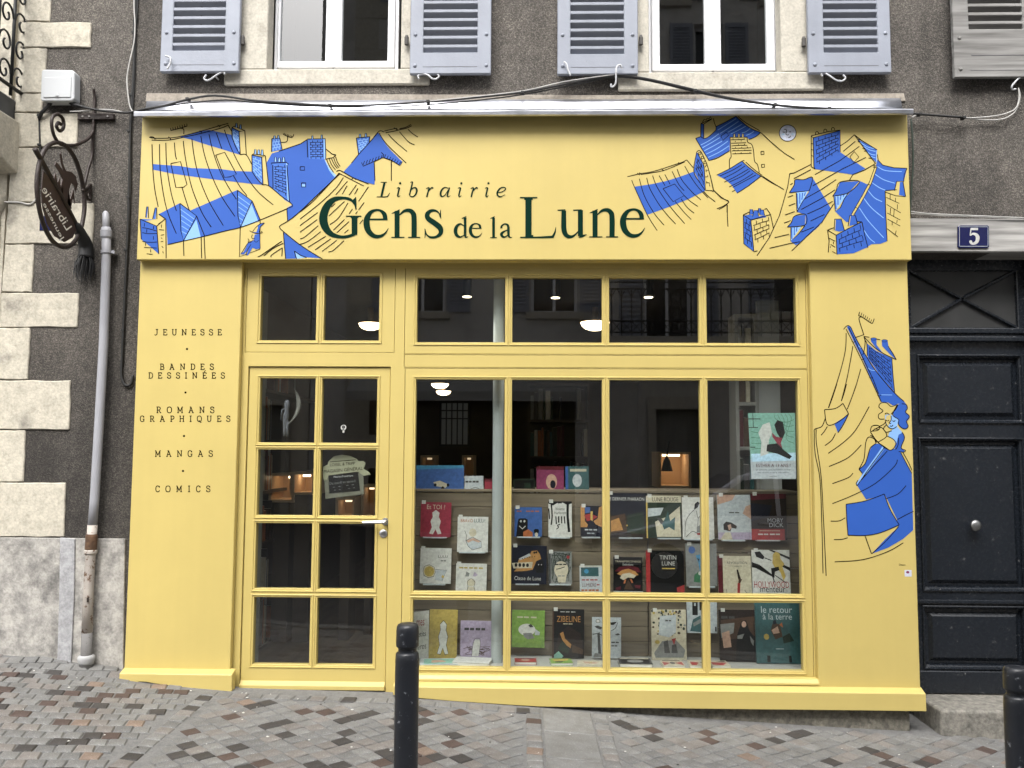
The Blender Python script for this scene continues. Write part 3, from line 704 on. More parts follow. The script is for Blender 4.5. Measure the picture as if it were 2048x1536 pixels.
# thin white wires along the lintel
wire5 = obj('lintel_wire', MB().tube([W(p_, q_, .07) for p_, q_ in ((1822, 423), (1850, 427), (1890, 429), (1960, 432), (2030, 435), (2080, 437))], 0.004, 6).tube([W(p_, q_, .072) for p_, q_ in ((1822, 427), (1880, 431), (1960, 434), (2080, 440))], 0.003, 6), CABLEW, house)

# number plate
npl = obj('house_number_plate', MB().prism([P(1919, 450, .07), P(1976, 450, .07), P(1979, 453, .07), P(1979, 493, .07), P(1976, 496, .07), P(1919, 496, .07), P(1916, 493, .07), P(1916, 453, .07)], 0.072, 0.086), mat('navy_enamel', (0.008, 0.010, 0.06), 0.2, 0, coat=0.5), origin=W(1947, 496, .085), bevel=0.004, seg=2)
tag(npl, 'dark blue enamel number plate with white 5 over the street door', 'number plate')
art('white_numeral', [('s', 'white', [(1953, 459, 1.5), (1945, 459, 2.2)]), ('l', 'white', 4.5, [(1941.5, 458), (1956, 458)], 'n'), ('l', 'white', 2.2, [(1942, 457), (1940.5, 471)], 'n'),
                      ('s', 'white', [(1940.5, 471, 2), (1946, 467.5, 4), (1953, 470, 6.5), (1955.5, 476, 7.5), (1953, 484, 6.5), (1946, 487.5, 4.5), (1941, 485, 5)]), ('d', 'white', 1941.5, 483.5, 3, 3)],
    lambda x, y, d: W(x, y, 0.0715 - d), npl)
art('white_border', [('l', 'pale', 0.9, [(1920, 453.5), (1975, 453.5), (1976, 455), (1976, 491), (1975, 492.5), (1920, 492.5), (1919, 491), (1919, 455)], 'c')], lambda x, y, d: W(x, y, 0.0715 - d), npl)

# ================================================================== SHOPFRONT
shop = thing('shopfront', (0, 0, 0), 'yellow painted timber bookshop front with fascia mural, door and display window', 'shopfront')
YF, YG = 0.045, 0.075
# --- pilasters
zg = -0.35
for a, b, lb in ((xPL0, xPL1, 'left pilaster with dark lettering'), (xPR0, xPR1, 'right pilaster with blue roof mural')):
    o = obj('pilaster', MB().box(a, b, 0.0, YW + 0.05, zg if a < 0 else P(1830, 1408, 0)[1], fz0 + 0.03), YEL, shop, bevel=0.003); o['label'] = lb
    if 'left' in lb: pilL = o
    else: pilR = o
# --- fascia
fascia = obj('fascia_board', MB().box(fx0, fx1, YFA, YW + 0.02, fz0, fz1), YEL, shop, bevel=0.003)
fascia['label'] = 'fascia board with the shop name and a mural of blue roofs'
# --- zinc flashing
zl0, zl1 = hz(-.155, (270, 228), (1824, 231)), hz(-.155, (270, 219), (1824, 221)); zu0, zu1 = hz(.085, (300, 215), (1800, 217)), hz(.085, (300, 198), (1800, 200))
xa, xb = vx(-.155, (268, 224)), vx(-.155, (1827, 225)); xc, xd = vx(.085, (293, 205)), vx(.085, (1802, 208))
fl = MB()
prof = [(-0.142, zl0 - 0.004), (-0.155, zl0), (-0.157, zl1 - 0.008), (-0.152, zl1), (-0.05, zl1 + 0.012), (0.086, zl1 + 0.045)]
nseg = 24
for i, (y_, z_) in enumerate(prof):
    for k in range(nseg + 1): fl.v.append((xa + (xb - xa) * k / nseg, y_, z_ + (random.uniform(-.0012, .0012) if 0 < i < 5 else 0)))
for i in range(len(prof) - 1):
    for k in range(nseg): q_ = i * (nseg + 1) + k; fl.f.append([q_, q_ + 1, q_ + nseg + 2, q_ + nseg + 1]); fl.m.append(0)
flo = obj('zinc_flashing', fl, ZINC, shop); so_ = flo.modifiers.new('solid', 'SOLIDIFY'); so_.thickness = 0.002
us = MB()
for k in range(nseg):
    x0_, x1_ = xc + (xd - xc) * k / nseg, xc + (xd - xc) * (k + 1) / nseg
prof2 = [(0.058, zu0 - 0.03), (0.070, zu0 - 0.002), (0.080, (zu0 + zu1) / 2), (0.086, zu1)]
for i, (y_, z_) in enumerate(prof2):
    for k in range(nseg + 1): us.v.append((xc + (xd - xc) * k / nseg, y_ + random.uniform(-.002, .002), z_ + random.uniform(-.001, .001)))
for i in range(len(prof2) - 1):
    for k in range(nseg): q_ = i * (nseg + 1) + k; us.f.append([q_, q_ + 1, q_ + nseg + 2, q_ + nseg + 1]); us.m.append(0)
uso = obj('flashing_upstand', us, ZINC, flo, smooth=True); so_ = uso.modifiers.new('solid', 'SOLIDIFY'); so_.thickness = 0.002
# --- frame with recesses for the sashes
ztop = fz0 + 0.02
zA0 = hz(YF, (640, 705)); zAt = hz(YF, (640, 536)); xA0, xA1 = vx(YF, (492, 620)), vx(YF, (790, 620))
xB0 = vx(YF, (809, 650)); zB0 = hz(YF, (1200, 709)); zR0 = hz(YF, (1200, 736))
xC0 = vx(YF, (806, 1000)); zC0 = hz(YF, (1200, 1350))
dl, dr = vx(YF, (497, 735), (478, 1372)), vx(YF, (782, 735), (770, 1378)); dt = hz(YF, (640, 733)); db = hz(0.05, (480, 1381), (770, 1386))
G_ = 0.0025
fr = MB(); eps = 0.001
board(fr, xPL1 + eps, xPR0 - eps, zg, ztop, [(dl, dr, zg - 1, dt), (xA0, xA1, zA0, zAt), (xB0, xPR0 - 0.012, zB0, zAt), (xB0, xPR0 - 0.012, zR0, zB0 - 0.004), (xC0, xPR0 - 0.012, zC0, zR0 - 0.004)], YF, YF + 0.075)
frame = obj('shop_frame', fr, YEL, shop, bevel=0.0015)
obj('rail_board', MB().box(xB0 + G_, xPR0 - 0.012 - G_, YF + 0.001, YF + 0.07, zR0 + G_, zB0 - 0.004 - G_), YEL, frame, bevel=0.0015)
def sash(name, x0, x1, z0, z1, panes, parent, yf, yg, bw=0.020, label=None):
    mb = MB(); board(mb, x0, x1, z0, z1, panes, yf, yf + 0.05); o = obj(name, mb, YEL, parent, bevel=0.0015)
    for p in panes:
        obj('glazing_bead', MB().bead(*p, yf, yg, bw), YEL, o if parent is shop else parent)
        obj('pane', MB().box(p[0] - 0.004, p[1] + 0.004, yg + 0.001, yg + 0.006, p[2] - 0.004, p[3] + 0.004), GLASS, o if parent is shop else parent)
    return o
wcol = [((834, 762), (824, 1333), (1009, 762), (1007, 1334)), ((1024, 762), (1021, 1334), (1203, 762), (1206, 1335)), ((1217, 762), (1221, 1335), (1398, 762), (1405, 1336)), ((1412, 762), (1421, 1337), (1592, 762), (1605, 1338))]
WX_ = [(vx(YG, c[0], c[1]), vx(YG, c[2], c[3])) for c in wcol]
tz0, tz1 = hz(YG, (833, 686), (1590, 687)), hz(YG, (836, 556), (1590, 558))
az0, az1 = hz(YG, (580, 681), (700, 683)), hz(YG, (580, 552), (700, 554))
ax = [(vx(YG, (524, 616)), vx(YG, (635, 616))), (vx(YG, (650, 616)), vx(YG, (760, 616)))]
bz = [(hz(YG, (824, 1333), (1605, 1339)), hz(YG, (825, 1198), (1600, 1204))), (hz(YG, (826, 1182), (1603, 1188)), hz(YG, (834, 759), (1592, 762)))]
sash('transom_light', xA0 + G_, xA1 - G_, zA0 + G_, zAt, [(*c, az0, az1) for c in ax], shop, YF + 0.002, YG)['label'] = 'two-pane light over the shop door'
sash('transom_light', xB0 + G_, xPR0 - 0.012 - G_, zB0 + G_, zAt, [(*c, tz0, tz1) for c in WX_], shop, YF + 0.002, YG)['label'] = 'four-pane light over the display window'
dw = sash('display_window', xC0 + G_, xPR0 - 0.012 - G_, zC0 + G_, zR0 - 0.004 - G_, [(*c, *r) for r in bz for c in WX_], shop, YF + 0.002, YG); dw['label'] = 'eight-pane display window'
# sill strip under the display window
zs0, zs1 = hz(0.0, (1200, 1362)), hz(0.0, (1200, 1356))
si = MB(); xs0, xs1 = vx(0, (790, 1360)), xPR0 + 0.004
si.prismx([(-0.004, zs0 - 0.012), (-0.004, zs0), (0.012, zs1 + 0.004), (YF + 0.02, zs1 + 0.010), (YF + 0.02, zs0 - 0.012)], xs0, xs1); obj('window_sill', si, YEL, shop, bevel=0.002)
si = MB().prismx([(0.006, zg), (0.006, zs0 - 0.012), (YF - 0.001, zs0 - 0.013), (YF - 0.001, zg)], xs0 + 0.006, xPR0 - 0.001); obj('apron_board', si, YEL, shop, bevel=0.001)
# --- door
YDL = 0.058
dcol = [((525, 756), (506, 1325), (633, 756), (621, 1326)), ((646, 757), (635, 1329), (757, 759), (746, 1330))]
DX = [(vx(YDL + .03, c[0], c[1]), vx(YDL + .03, c[2], c[3])) for c in dcol]
drow = [((506, 1325), (746, 1330), (509, 1192), (748, 1195)), ((512, 1174), (750, 1179), (514, 1045), (750, 1047)), ((514, 1029), (752, 1032), (517, 898), (755, 901)), ((520, 884), (757, 887), (525, 756), (757, 759))]
DZ = [(hz(YDL + .03, r[0], r[1]), hz(YDL + .03, r[2], r[3])) for r in drow]
mb = MB(); dpan = [(*c, *r) for r in DZ for c in DX]
board(mb, dl + 0.004, dr - 0.004, db + 0.004, dt - 0.004, dpan, YDL, YDL + 0.05)
door = obj('shop_door', mb, YEL, shop, bevel=0.002); door['label'] = 'yellow glazed shop door with eight panes'
for p in dpan:
    obj('glazing_bead', MB().bead(*p, YDL, YDL + 0.03, 0.019), YEL, door)
    obj('pane', MB().box(p[0] - 0.004, p[1] + 0.004, YDL + 0.031, YDL + 0.036, p[2] - 0.004, p[3] + 0.004), GLASS, door)
wz0, wz1 = hz(0.03, (480, 1380), (770, 1384)), hz(0.03, (480, 1365), (770, 1371))
obj('weather_bar', MB().prismx([(0.030, wz0 + 0.006), (0.030, wz1 - 0.012), (YDL - 0.002, wz1 + 0.012), (YDL - 0.002, wz0)], dl + 0.004, dr - 0.004), YEL, door, bevel=0.002)
hx, hz_ = P(771, 1043, YDL); lx = P(725, 1044, YDL - 0.05)[0]
obj('door_handle', MB().lathe([(0.024, 0.0), (0.024, -0.008), (0.010, -0.010), (0.010, -0.05)], (hx, YDL, hz_), 18, axis='Y').tube([(hx + 0.006, YDL - 0.05, hz_), (hx - 0.05, YDL - 0.051, hz_ - 0.001), (lx, YDL - 0.05, hz_ - 0.003)], 0.0105, 12), STEEL, door, smooth=False, bevel=0.001)
kx2, kz2 = P(767, 1067, YDL)
obj('door_lock', MB().lathe([(0.026, 0.0), (0.026, -0.006), (0.018, -0.010), (0.010, -0.012), (0.001, -0.012)], (kx2, YDL, kz2), 18, axis='Y'), STEEL, door)
obj('door_threshold', MB().box(dl - 0.02, dr + 0.01, 0.005, 0.30, -0.2, db - 0.028), mat('threshold_metal', (0.20, 0.20, 0.20), 0.5, 0.6, 0.2, 20), shop, bevel=0.004)
# --- plinths with scribed bottoms
def plinth(tops, bots, y0, endl=True):
    mb = MB(); n = len(bots); vs_ = []
    for (px, py) in bots:
        x, z = P(px, py, y0); zt = None
        for (a, b), (c, d) in zip(tops, tops[1:]):
            if a <= px <= c: zt = P(px, b + (d - b) * (px - a) / (c - a), y0)[1]
        vs_ += [(x, y0, z), (x, y0, zt), (x, 0.01, zt + 0.024), (x, 0.01, z)]
    fs = [(4 * i + k, 4 * i + 4 + k, 4 * i + 4 + (k + 1) % 4, 4 * i + (k + 1) % 4) for i in range(n - 1) for k in range(4)] + [(0, 1, 2, 3), tuple(4 * (n - 1) + k for k in (3, 2, 1, 0))]
    return obj('plinth', mb.add(vs_, fs), YEL, shop, bevel=0.0025)
plinth([(230, 1347), (470, 1350)], [(238, 1365.5), (252, 1365), (266, 1365.5), (280, 1363.5), (292, 1364), (305, 1366.5), (330, 1370), (360, 1375), (395, 1380), (430, 1383.5), (455, 1384.5), (463, 1383)], -0.055)
plinth([(780, 1371), (833, 1374), (1860, 1388)], [(786, 1390), (833, 1396), (900, 1402), (960, 1406), (1020, 1410), (1080, 1413.5), (1250, 1416), (1500, 1419), (1700, 1421), (1853, 1423)], -0.055)

# ================================================================== FASCIA MURAL (flat print traced from the photograph's own drawing)
mur = []
def mk(ox, oy, s):
    T = lambda pts: [(ox + x / s, oy + y / s) for x, y in pts]
    F_ = lambda c, pts: mur.append(('f', c, T(pts)))
    L_ = lambda pts, w=2.0, c='line', mode=None: mur.append(('l', c, w * 0.9, T(pts)) + ((mode,) if mode else ()))
    return T, F_, L_
def bricks(L_, q, rows, cols, c, w=1.2, jog=True):      # q: tl,tr,br,bl
    def bl(u, v):
        t = [q[0][k] + (q[1][k] - q[0][k]) * u for k in (0, 1)]; b = [q[3][k] + (q[2][k] - q[3][k]) * u for k in (0, 1)]
        return (t[0] + (b[0] - t[0]) * v, t[1] + (b[1] - t[1]) * v)
    for r in range(1, rows): L_([bl(0.06, r / rows), bl(0.5, r / rows + 0.012 * (-1) ** r), bl(0.94, r / rows)], w, c)
    if jog:
        for r in range(rows):
            for k in range(cols): u = (k + (0.35 if r % 2 else 0.75)) / cols; L_([bl(u, (r + 0.12) / rows), bl(u, (r + 0.88) / rows)], w, c, 'n')
def pot(F_, L_, x, y, w, h, c='midblue', c2='line'):
    F_(c, [(x - w * .42, y), (x - w * .3, y - h), (x + w * .3, y - h), (x + w * .42, y)]); L_([(x - w * .5, y), (x - w * .32, y - h), (x + w * .32, y - h), (x + w * .5, y)], 1.6, c2, 'n')
T, A, L = mk(270, 220, 4.954)
A('blue', [(450, 268), (520, 245), (640, 215), (735, 197), (955, 245), (960, 270), (1045, 445), (860, 388), (700, 340), (560, 295)])
A('midblue', [(958, 175), (1030, 210), (1043, 443), (962, 270)])
A('blue', [(172, 535), (300, 545), (450, 555), (560, 575), (850, 585), (1000, 605), (1160, 610), (1265, 742), (1100, 725), (800, 690), (540, 655), (370, 630), (172, 590)])
A('midblue', [(1160, 445), (1255, 465), (1268, 742), (1160, 610)])
A('blue', [(235, 1032), (445, 922), (550, 995), (1012, 792), (1020, 1040), (1045, 1163), (900, 1195), (685, 1250), (480, 1298), (322, 1333), (308, 1080)])
A('midblue', [(445, 925), (610, 1050), (480, 1298), (455, 1200)]); A('lightblue', [(607, 1085), (650, 1255), (482, 1298)]); A('blue', [(610, 1048), (690, 1250), (652, 1256), (606, 1085)])
A('midblue', [(1015, 795), (1160, 900), (1045, 1163), (1020, 1050)]); A('lightblue', [(1155, 928), (1225, 1105), (1048, 1162)]); A('blue', [(1160, 900), (1242, 1092), (1222, 1105), (1153, 928)])
A('blue', [(50, 1080), (95, 1100), (215, 1150), (235, 1425), (80, 1295), (60, 1280)]); A('midblue', [(50, 1078), (175, 1085), (225, 1078), (95, 1100)])
A('midblue', [(105, 1065), (115, 957), (128, 957), (118, 1070)]); A('midblue', [(180, 1080), (198, 970), (212, 970), (205, 1080)])
A('blue', [(1305, 520), (1355, 430), (1425, 410), (1640, 335), (1705, 297), (1885, 288), (1880, 490), (1925, 600), (1980, 665), (1860, 790), (1700, 940), (1590, 1040), (1512, 1105), (1505, 970), (1558, 940), (1440, 840), (1330, 755)])
A('lightblue', [(1885, 495), (1935, 590), (1992, 648), (1978, 668), (1925, 600), (1880, 500)])
A('midblue', [(1355, 285), (1435, 280), (1455, 392), (1355, 415)])
A('midblue', [(1362, 525), (1505, 525), (1525, 915), (1480, 890), (1440, 840), (1368, 775)]); A('lightblue', [(1497, 525), (1510, 530), (1530, 915), (1512, 905)])
A('midblue', [(1712, 292), (1872, 286), (1878, 490), (1725, 485)]); A('lightblue', [(1866, 288), (1886, 290), (1888, 480), (1874, 488)])
A('blue', [(1470, 1210), (1640, 1340), (1840, 1468), (1700, 1460), (1600, 1470), (1492, 1475)]); A('lightblue', [(1578, 1400), (1625, 1432), (1690, 1462), (1600, 1474)])
A('lightblue', [(1650, 735), (1685, 735), (1685, 762), (1650, 762)])
bricks(L, [(960, 190), (1028, 220), (1040, 435), (965, 275)], 7, 2, 'lightblue', 1.3); bricks(L, [(1162, 455), (1252, 475), (1264, 735), (1164, 608)], 7, 2, 'lightblue', 1.3)
bricks(L, [(1357, 290), (1432, 287), (1450, 388), (1358, 410)], 4, 3, 'lightblue', 1.3)
for t in (0.15, .3, .45, .6, .75, .9):
    L([(450 + 20 * t, 930 + 365 * t), (612 - 130 * t, 1050 + 240 * t)], 1.3, 'lightblue', 'n') if t < .85 else None
    L([(1016 + 20 * t, 800 + 355 * t), (1160 - 112 * t, 905 + 255 * t)], 1.3, 'lightblue', 'n')
bricks(L, [(1370, 540), (1500, 540), (1510, 860), (1375, 790)], 11, 2, 'line', 1.5); bricks(L, [(1722, 300), (1872, 296), (1872, 488), (1728, 488)], 8, 3, 'line', 1.5)
for pts in ([(140, 270), (200, 280), (330, 278), (450, 262), (640, 213), (830, 158), (925, 132)], [(165, 298), (330, 298), (480, 270), (640, 235), (850, 180), (920, 150)], [(150, 265), (185, 270), (200, 292)], [(330, 265), (352, 285), (350, 297)], [(640, 205), (665, 222)], [(820, 150), (845, 168)],
            [(483, 240), (482, 190), (450, 180)], [(352, 203), (440, 182), (519, 157)], [(168, 340), (175, 560), (195, 780), (230, 960)], [(243, 338), (250, 600), (290, 880), (340, 1060), (410, 1225)], [(305, 325), (315, 560), (360, 830), (410, 1000)],
            [(390, 322), (400, 440), (412, 490)], [(465, 765), (500, 880), (540, 1000)], [(478, 305), (500, 480), (560, 760), (660, 1010), (755, 1160)], [(563, 285), (590, 480), (640, 680), (740, 920), (875, 1145)], [(652, 258), (690, 450), (760, 650), (860, 860), (990, 1055)],
            [(733, 240), (770, 400), (840, 600), (930, 770), (1005, 885)], [(805, 225), (860, 385)], [(975, 650), (1040, 760), (1110, 850)], [(885, 195), (950, 370), (1050, 570), (1200, 790), (1370, 940)], [(920, 145), (945, 190), (960, 215), (962, 270)], [(962, 270), (1000, 370), (1043, 443)],
            [(1043, 443), (1103, 445), (1160, 545)], [(1160, 610), (1215, 690), (1265, 742)], [(1265, 742), (1325, 750), (1440, 845), (1558, 940), (1500, 980), (1240, 1090), (1045, 1163), (900, 1197), (690, 1250), (480, 1298), (325, 1333)]): L(pts)
for k in range(8): L([(355 + 23 * k, 203 - 6.2 * k), (352 + 23 * k, 178 - 6.2 * k)], 1.6, 'line', 'n')
for pts in ([(355, 530), (450, 510), (515, 738), (480, 765), (405, 768)], [(800, 447), (888, 418), (1005, 635), (940, 662), (885, 668)], [(1636, 562), (1680, 562), (1680, 596), (1636, 596)], [(1650, 722), (1692, 722), (1692, 762), (1650, 762)]): L(pts, 2, 'line', 'c')
for pts in ([(960, 175), (1035, 212), (1088, 205), (1103, 445)], [(1030, 212), (1043, 443)], [(960, 175), (985, 160), (1088, 205)], [(958, 175), (962, 270)], [(1158, 445), (1255, 467), (1292, 455), (1325, 750)], [(1255, 467), (1268, 742)], [(1158, 445), (1160, 610)], [(1158, 445), (1175, 435), (1292, 452)],
            [(305, 1080), (308, 1470)], [(480, 1298), (484, 1445)], [(655, 1255), (660, 1470)], [(685, 1250), (695, 1475)], [(1042, 1165), (1035, 1455), (1235, 1380), (1240, 1095)], [(445, 925), (455, 1200), (480, 1298), (610, 1050), (445, 925)], [(610, 1050), (690, 1250)], [(1015, 795), (1020, 1050), (1045, 1163), (1160, 900), (1015, 795)], [(1160, 900), (1242, 1092)],
            [(1355, 283), (1352, 415)], [(1355, 283), (1435, 279), (1458, 390)], [(1425, 408), (1640, 335), (1705, 293)], [(1705, 290), (1712, 470)], [(1705, 288), (1885, 284), (1890, 420), (1890, 490)], [(1505, 975), (1512, 1105)], [(1470, 1212), (1492, 1475)], [(1350, 540), (1350, 525), (1500, 518), (1520, 538)], [(1365, 545), (1368, 775)], [(1505, 545), (1530, 915)],
            [(50, 1080), (95, 1100), (215, 1150), (235, 1425)], [(50, 1080), (62, 1282)], [(215, 1150), (300, 1078)], [(235, 1032), (305, 1080)], [(1580, 1400), (1600, 1475)], [(1580, 1398), (1640, 1440), (1700, 1462)]): L(pts, 2.0, 'line', 'n')
for y in (1165, 1215, 1300): L([(72, y), (130, y + 10), (218, y + (8 if y > 1200 else 35))], 1.6)
for a in ([(95, 1120), (92, 1155)], [(185, 1150), (182, 1180)], [(118, 1180), (115, 1215)], [(182, 1250), (182, 1285)], [(105, 1310), (103, 1345)], [(155, 1380), (155, 1410)], [(90, 1362), (215, 1368)], [(115, 1425), (175, 1430)], [(230, 1130), (290, 1088)], [(262, 1135), (262, 1165)], [(238, 1185), (290, 1190)], [(255, 1240), (290, 1235)], [(258, 1265), (270, 1275)], [(255, 1305), (280, 1300)], [(265, 1350), (280, 1365)], [(275, 1400), (280, 1420)]): L(a, 1.6, 'line', 'n')
for x, y, w, h in ((1005, 172, 22, 40), (1045, 185, 22, 40), (1192, 437, 22, 46), (1226, 437, 22, 44), (1260, 445, 22, 52), (1382, 283, 20, 28), (1420, 280, 20, 30), (1392, 512, 24, 44), (1430, 512, 24, 38), (1472, 512, 26, 44), (1757, 286, 18, 32), (1850, 282, 18, 36)): pot(A, L, x, y, w, h, 'lightblue')
L([(105, 1065), (116, 957), (130, 957), (134, 1070)], 1.8, 'line', 'n'); L([(175, 1080), (200, 968), (214, 968), (217, 1080)], 1.8, 'line', 'n')
L([(1440, 320), (1490, 318), (1510, 300), (1510, 250)], 1.8); L([(1468, 235), (1485, 250), (1545, 272), (1565, 262), (1572, 240)], 1.8)
for k in range(6): L([(1475 + 15 * k, 245 + 5 * k), (1482 + 14 * k, 228 + 5 * k)], 1.5, 'line', 'n')
for pts in ([(1215, 1455), (1250, 1440), (1350, 1370), (1455, 1300)], [(1275, 1445), (1370, 1370), (1470, 1320)], [(1350, 1458), (1355, 1435), (1460, 1365)], [(1460, 1365), (1455, 1450)], [(2031, 630), (1860, 790), (1590, 1045), (1445, 1140)], [(1445, 1140), (1432, 1155), (1442, 1180)], [(1442, 1180), (1640, 1340), (1860, 1478)]): L(pts)
# seated reader in a pointed hat at the window
A('blue', [(1165, 1208), (1190, 1175), (1215, 1145), (1240, 1130), (1280, 1122), (1250, 1145), (1235, 1165), (1230, 1215), (1195, 1222)]); A('yel', [(1165, 1208), (1190, 1175), (1212, 1150), (1218, 1165), (1200, 1212)])
A('blue', [(1185, 1235), (1232, 1225), (1238, 1370), (1200, 1380), (1165, 1365), (1120, 1440), (1105, 1438), (1130, 1370), (1080, 1430), (1045, 1428), (1050, 1415), (1075, 1408), (1120, 1320), (1145, 1305), (1175, 1290)])
L([(1135, 1195), (1165, 1212), (1210, 1222), (1260, 1215), (1250, 1200)], 1.5); L([(1165, 1208), (1190, 1172), (1235, 1132), (1282, 1120), (1248, 1150), (1235, 1190), (1232, 1212)], 1.5)
L([(1165, 1235), (1155, 1255), (1165, 1275), (1190, 1270)], 1.4); L([(1118, 1275), (1130, 1290), (1120, 1310), (1145, 1315), (1165, 1290)], 1.4); L([(1175, 1290), (1200, 1310), (1225, 1290)], 1.3); L([(1150, 1330), (1110, 1400), (1100, 1440)], 1.3)
L([(1050, 1425), (1120, 1318), (1160, 1300)], 1.4); L([(1235, 1225), (1240, 1372)], 1.4)
T, A, L = mk(600, 220, 4.954)
A('midblue', [(562, 275), (688, 266), (682, 325), (580, 440)]); bricks(L, [(565, 280), (685, 272), (650, 375), (582, 435)], 6, 3, 'lightblue', 1.3)
A('blue', [(775, 225), (690, 320), (580, 440), (510, 525), (432, 610), (520, 665), (650, 715), (738, 740), (742, 700), (735, 510), (820, 470), (905, 500), (990, 550), (1012, 510), (900, 400), (850, 340)])
pot(A, L, 595, 275, 22, 36, 'lightblue'); pot(A, L, 652, 268, 22, 36, 'lightblue')
for pts in ([(558, 278), (692, 264)], [(558, 278), (580, 440)], [(692, 264), (685, 315)], [(510, 527), (580, 440), (690, 320), (775, 218)], [(735, 510), (742, 700)], [(905, 500), (905, 702)], [(610, 520), (625, 557), (735, 510), (822, 470), (905, 498), (990, 550), (1014, 510)], [(805, 420), (832, 445), (822, 468)], [(255, 385), (320, 438), (357, 444)], [(357, 444), (330, 470), (262, 485)]): L(pts, 2, 'line', 'n')
for k in range(7): L([(625 + 30 * k, 545 - 11 * k), (640 + 29 * k, 505 - 10 * k)], 1.6, 'line', 'n')
for k in range(7): L([(835 + 24 * k, 478 + 10 * k), (850 + 25 * k, 440 + 12 * k)], 1.6, 'line', 'n')
for pts in ([(775, 215), (800, 205), (832, 218)], [(835, 208), (950, 183), (960, 200)], [(930, 175), (970, 200)], [(985, 185), (1050, 170), (1100, 143)], [(850, 225), (930, 210), (990, 195), (1060, 178), (1107, 155)], [(875, 238), (930, 300), (1060, 410)], [(985, 215), (1070, 310), (1135, 345)], [(1070, 190), (1110, 230), (1168, 268)], [(785, 230), (860, 340), (1052, 525)],
            [(262, 485), (290, 550), (332, 618)], [(290, 485), (315, 545), (352, 592)], [(312, 482), (340, 540), (370, 580)], [(335, 475), (355, 530), (385, 572)], [(352, 462), (370, 515), (398, 560)], [(360, 608), (390, 597), (420, 610), (520, 668), (630, 712), (680, 733)], [(385, 625), (510, 690), (632, 752)], [(510, 690), (530, 672), (555, 690)],
            [(385, 625), (330, 690), (210, 820), (100, 930), (0, 1010)], [(430, 668), (350, 780), (190, 930), (0, 1080)], [(470, 705), (355, 840)], [(465, 750), (418, 835)], [(560, 740), (485, 845)], [(575, 775), (540, 835)], [(678, 760), (580, 905)], [(635, 915), (580, 990)], [(440, 905), (285, 1050)], [(475, 920), (380, 1070), (295, 1135)], [(520, 980), (485, 1030)],
            [(175, 1015), (0, 1145)], [(170, 1085), (0, 1210)], [(180, 1145), (50, 1255), (0, 1275)], [(205, 1205), (80, 1300), (0, 1330)], [(255, 1250), (80, 1360)], [(305, 1275), (150, 1385)], [(365, 1290), (220, 1400)], [(435, 1295), (330, 1390), (280, 1405)], [(440, 1085), (330, 1190)], [(485, 1105), (365, 1215)], [(480, 1185), (440, 1220)], [(625, 1085), (590, 1130)], [(350, 925), (310, 960)], [(570, 1005), (550, 1030)]): L(pts, 1.8)
T, A, L = mk(1000, 220, 4.954)
A('blue', [(1330, 760), (1500, 735), (1640, 705), (1800, 655), (1915, 612), (1960, 690), (2028, 770), (2028, 805), (1850, 890), (1650, 970), (1460, 1038)])
for pts in ([(1262, 660), (1330, 645), (1390, 630), (1490, 615), (1600, 585), (1720, 545), (1800, 520), (1850, 495)], [(1850, 495), (1915, 572)], [(1395, 640), (1490, 625), (1620, 600), (1760, 545), (1830, 515)], [(1360, 625), (1385, 645)], [(1380, 620), (1402, 640)], [(1595, 580), (1625, 602)], [(1765, 520), (1792, 532)],
            [(1305, 695), (1335, 770), (1460, 1040), (1558, 1195)], [(1380, 680), (1430, 850), (1525, 1020), (1625, 1140)], [(1453, 672), (1490, 790), (1600, 970), (1740, 1130)], [(1512, 650), (1560, 770), (1680, 950), (1830, 1125)], [(1577, 650), (1635, 750)], [(1633, 638), (1685, 735)], [(1705, 608), (1770, 735), (1825, 800)],
            [(1755, 585), (1800, 690), (1900, 810), (1990, 890)], [(1830, 555), (1890, 660), (1960, 760), (2060, 870)], [(1735, 905), (1830, 1020), (1895, 1085)], [(1795, 880), (1850, 960), (1923, 1022)], [(1825, 848), (1880, 900), (1960, 955)]): L(pts, 1.8)
L([(1615, 780), (1730, 733), (1825, 848), (1715, 908)], 1.9, 'line', 'c')
T, A, L = mk(1360, 225, 7.68)
A('blue', [(320, 175), (362, 180), (362, 395), (318, 370)])
A('blue', [(240, 398), (320, 372), (370, 395), (430, 380), (550, 270), (555, 215), (680, 150), (860, 60), (960, 150), (1080, 240), (1240, 308), (1160, 375), (1060, 415), (1032, 380), (765, 385), (765, 580), (640, 660), (445, 738)])
A('blue', [(258, 610), (280, 630), (370, 840), (388, 1195), (310, 1080), (212, 900)]); A('blue', [(565, 962), (680, 905), (760, 865), (950, 752), (1240, 975), (1100, 1090), (876, 1240), (790, 1110), (680, 1020)])
for pts in ([(318, 500), (450, 430), (600, 325)], [(345, 540), (480, 465), (610, 385)], [(370, 590), (520, 510), (645, 440)], [(400, 640), (560, 560), (735, 440)], [(430, 690), (600, 610), (755, 510)], [(580, 270), (700, 195), (860, 95)], [(740, 300), (850, 240), (950, 180)], [(780, 330), (900, 270), (1010, 210)], [(950, 315), (1020, 290), (1080, 245)], [(1020, 350), (1080, 325), (1135, 290)], [(620, 320), (760, 230), (900, 135)]): L(pts, 1.4, 'lightblue')
for pts in ([(320, 175), (318, 375)], [(365, 185), (365, 395)], [(320, 170), (490, 95)], [(318, 165), (360, 180), (495, 95)], [(345, 150), (370, 105), (400, 115), (420, 85), (445, 95), (470, 65), (480, 80)], [(515, 90), (525, 150), (555, 225), (552, 270)]): L(pts, 1.8, 'line', 'n')
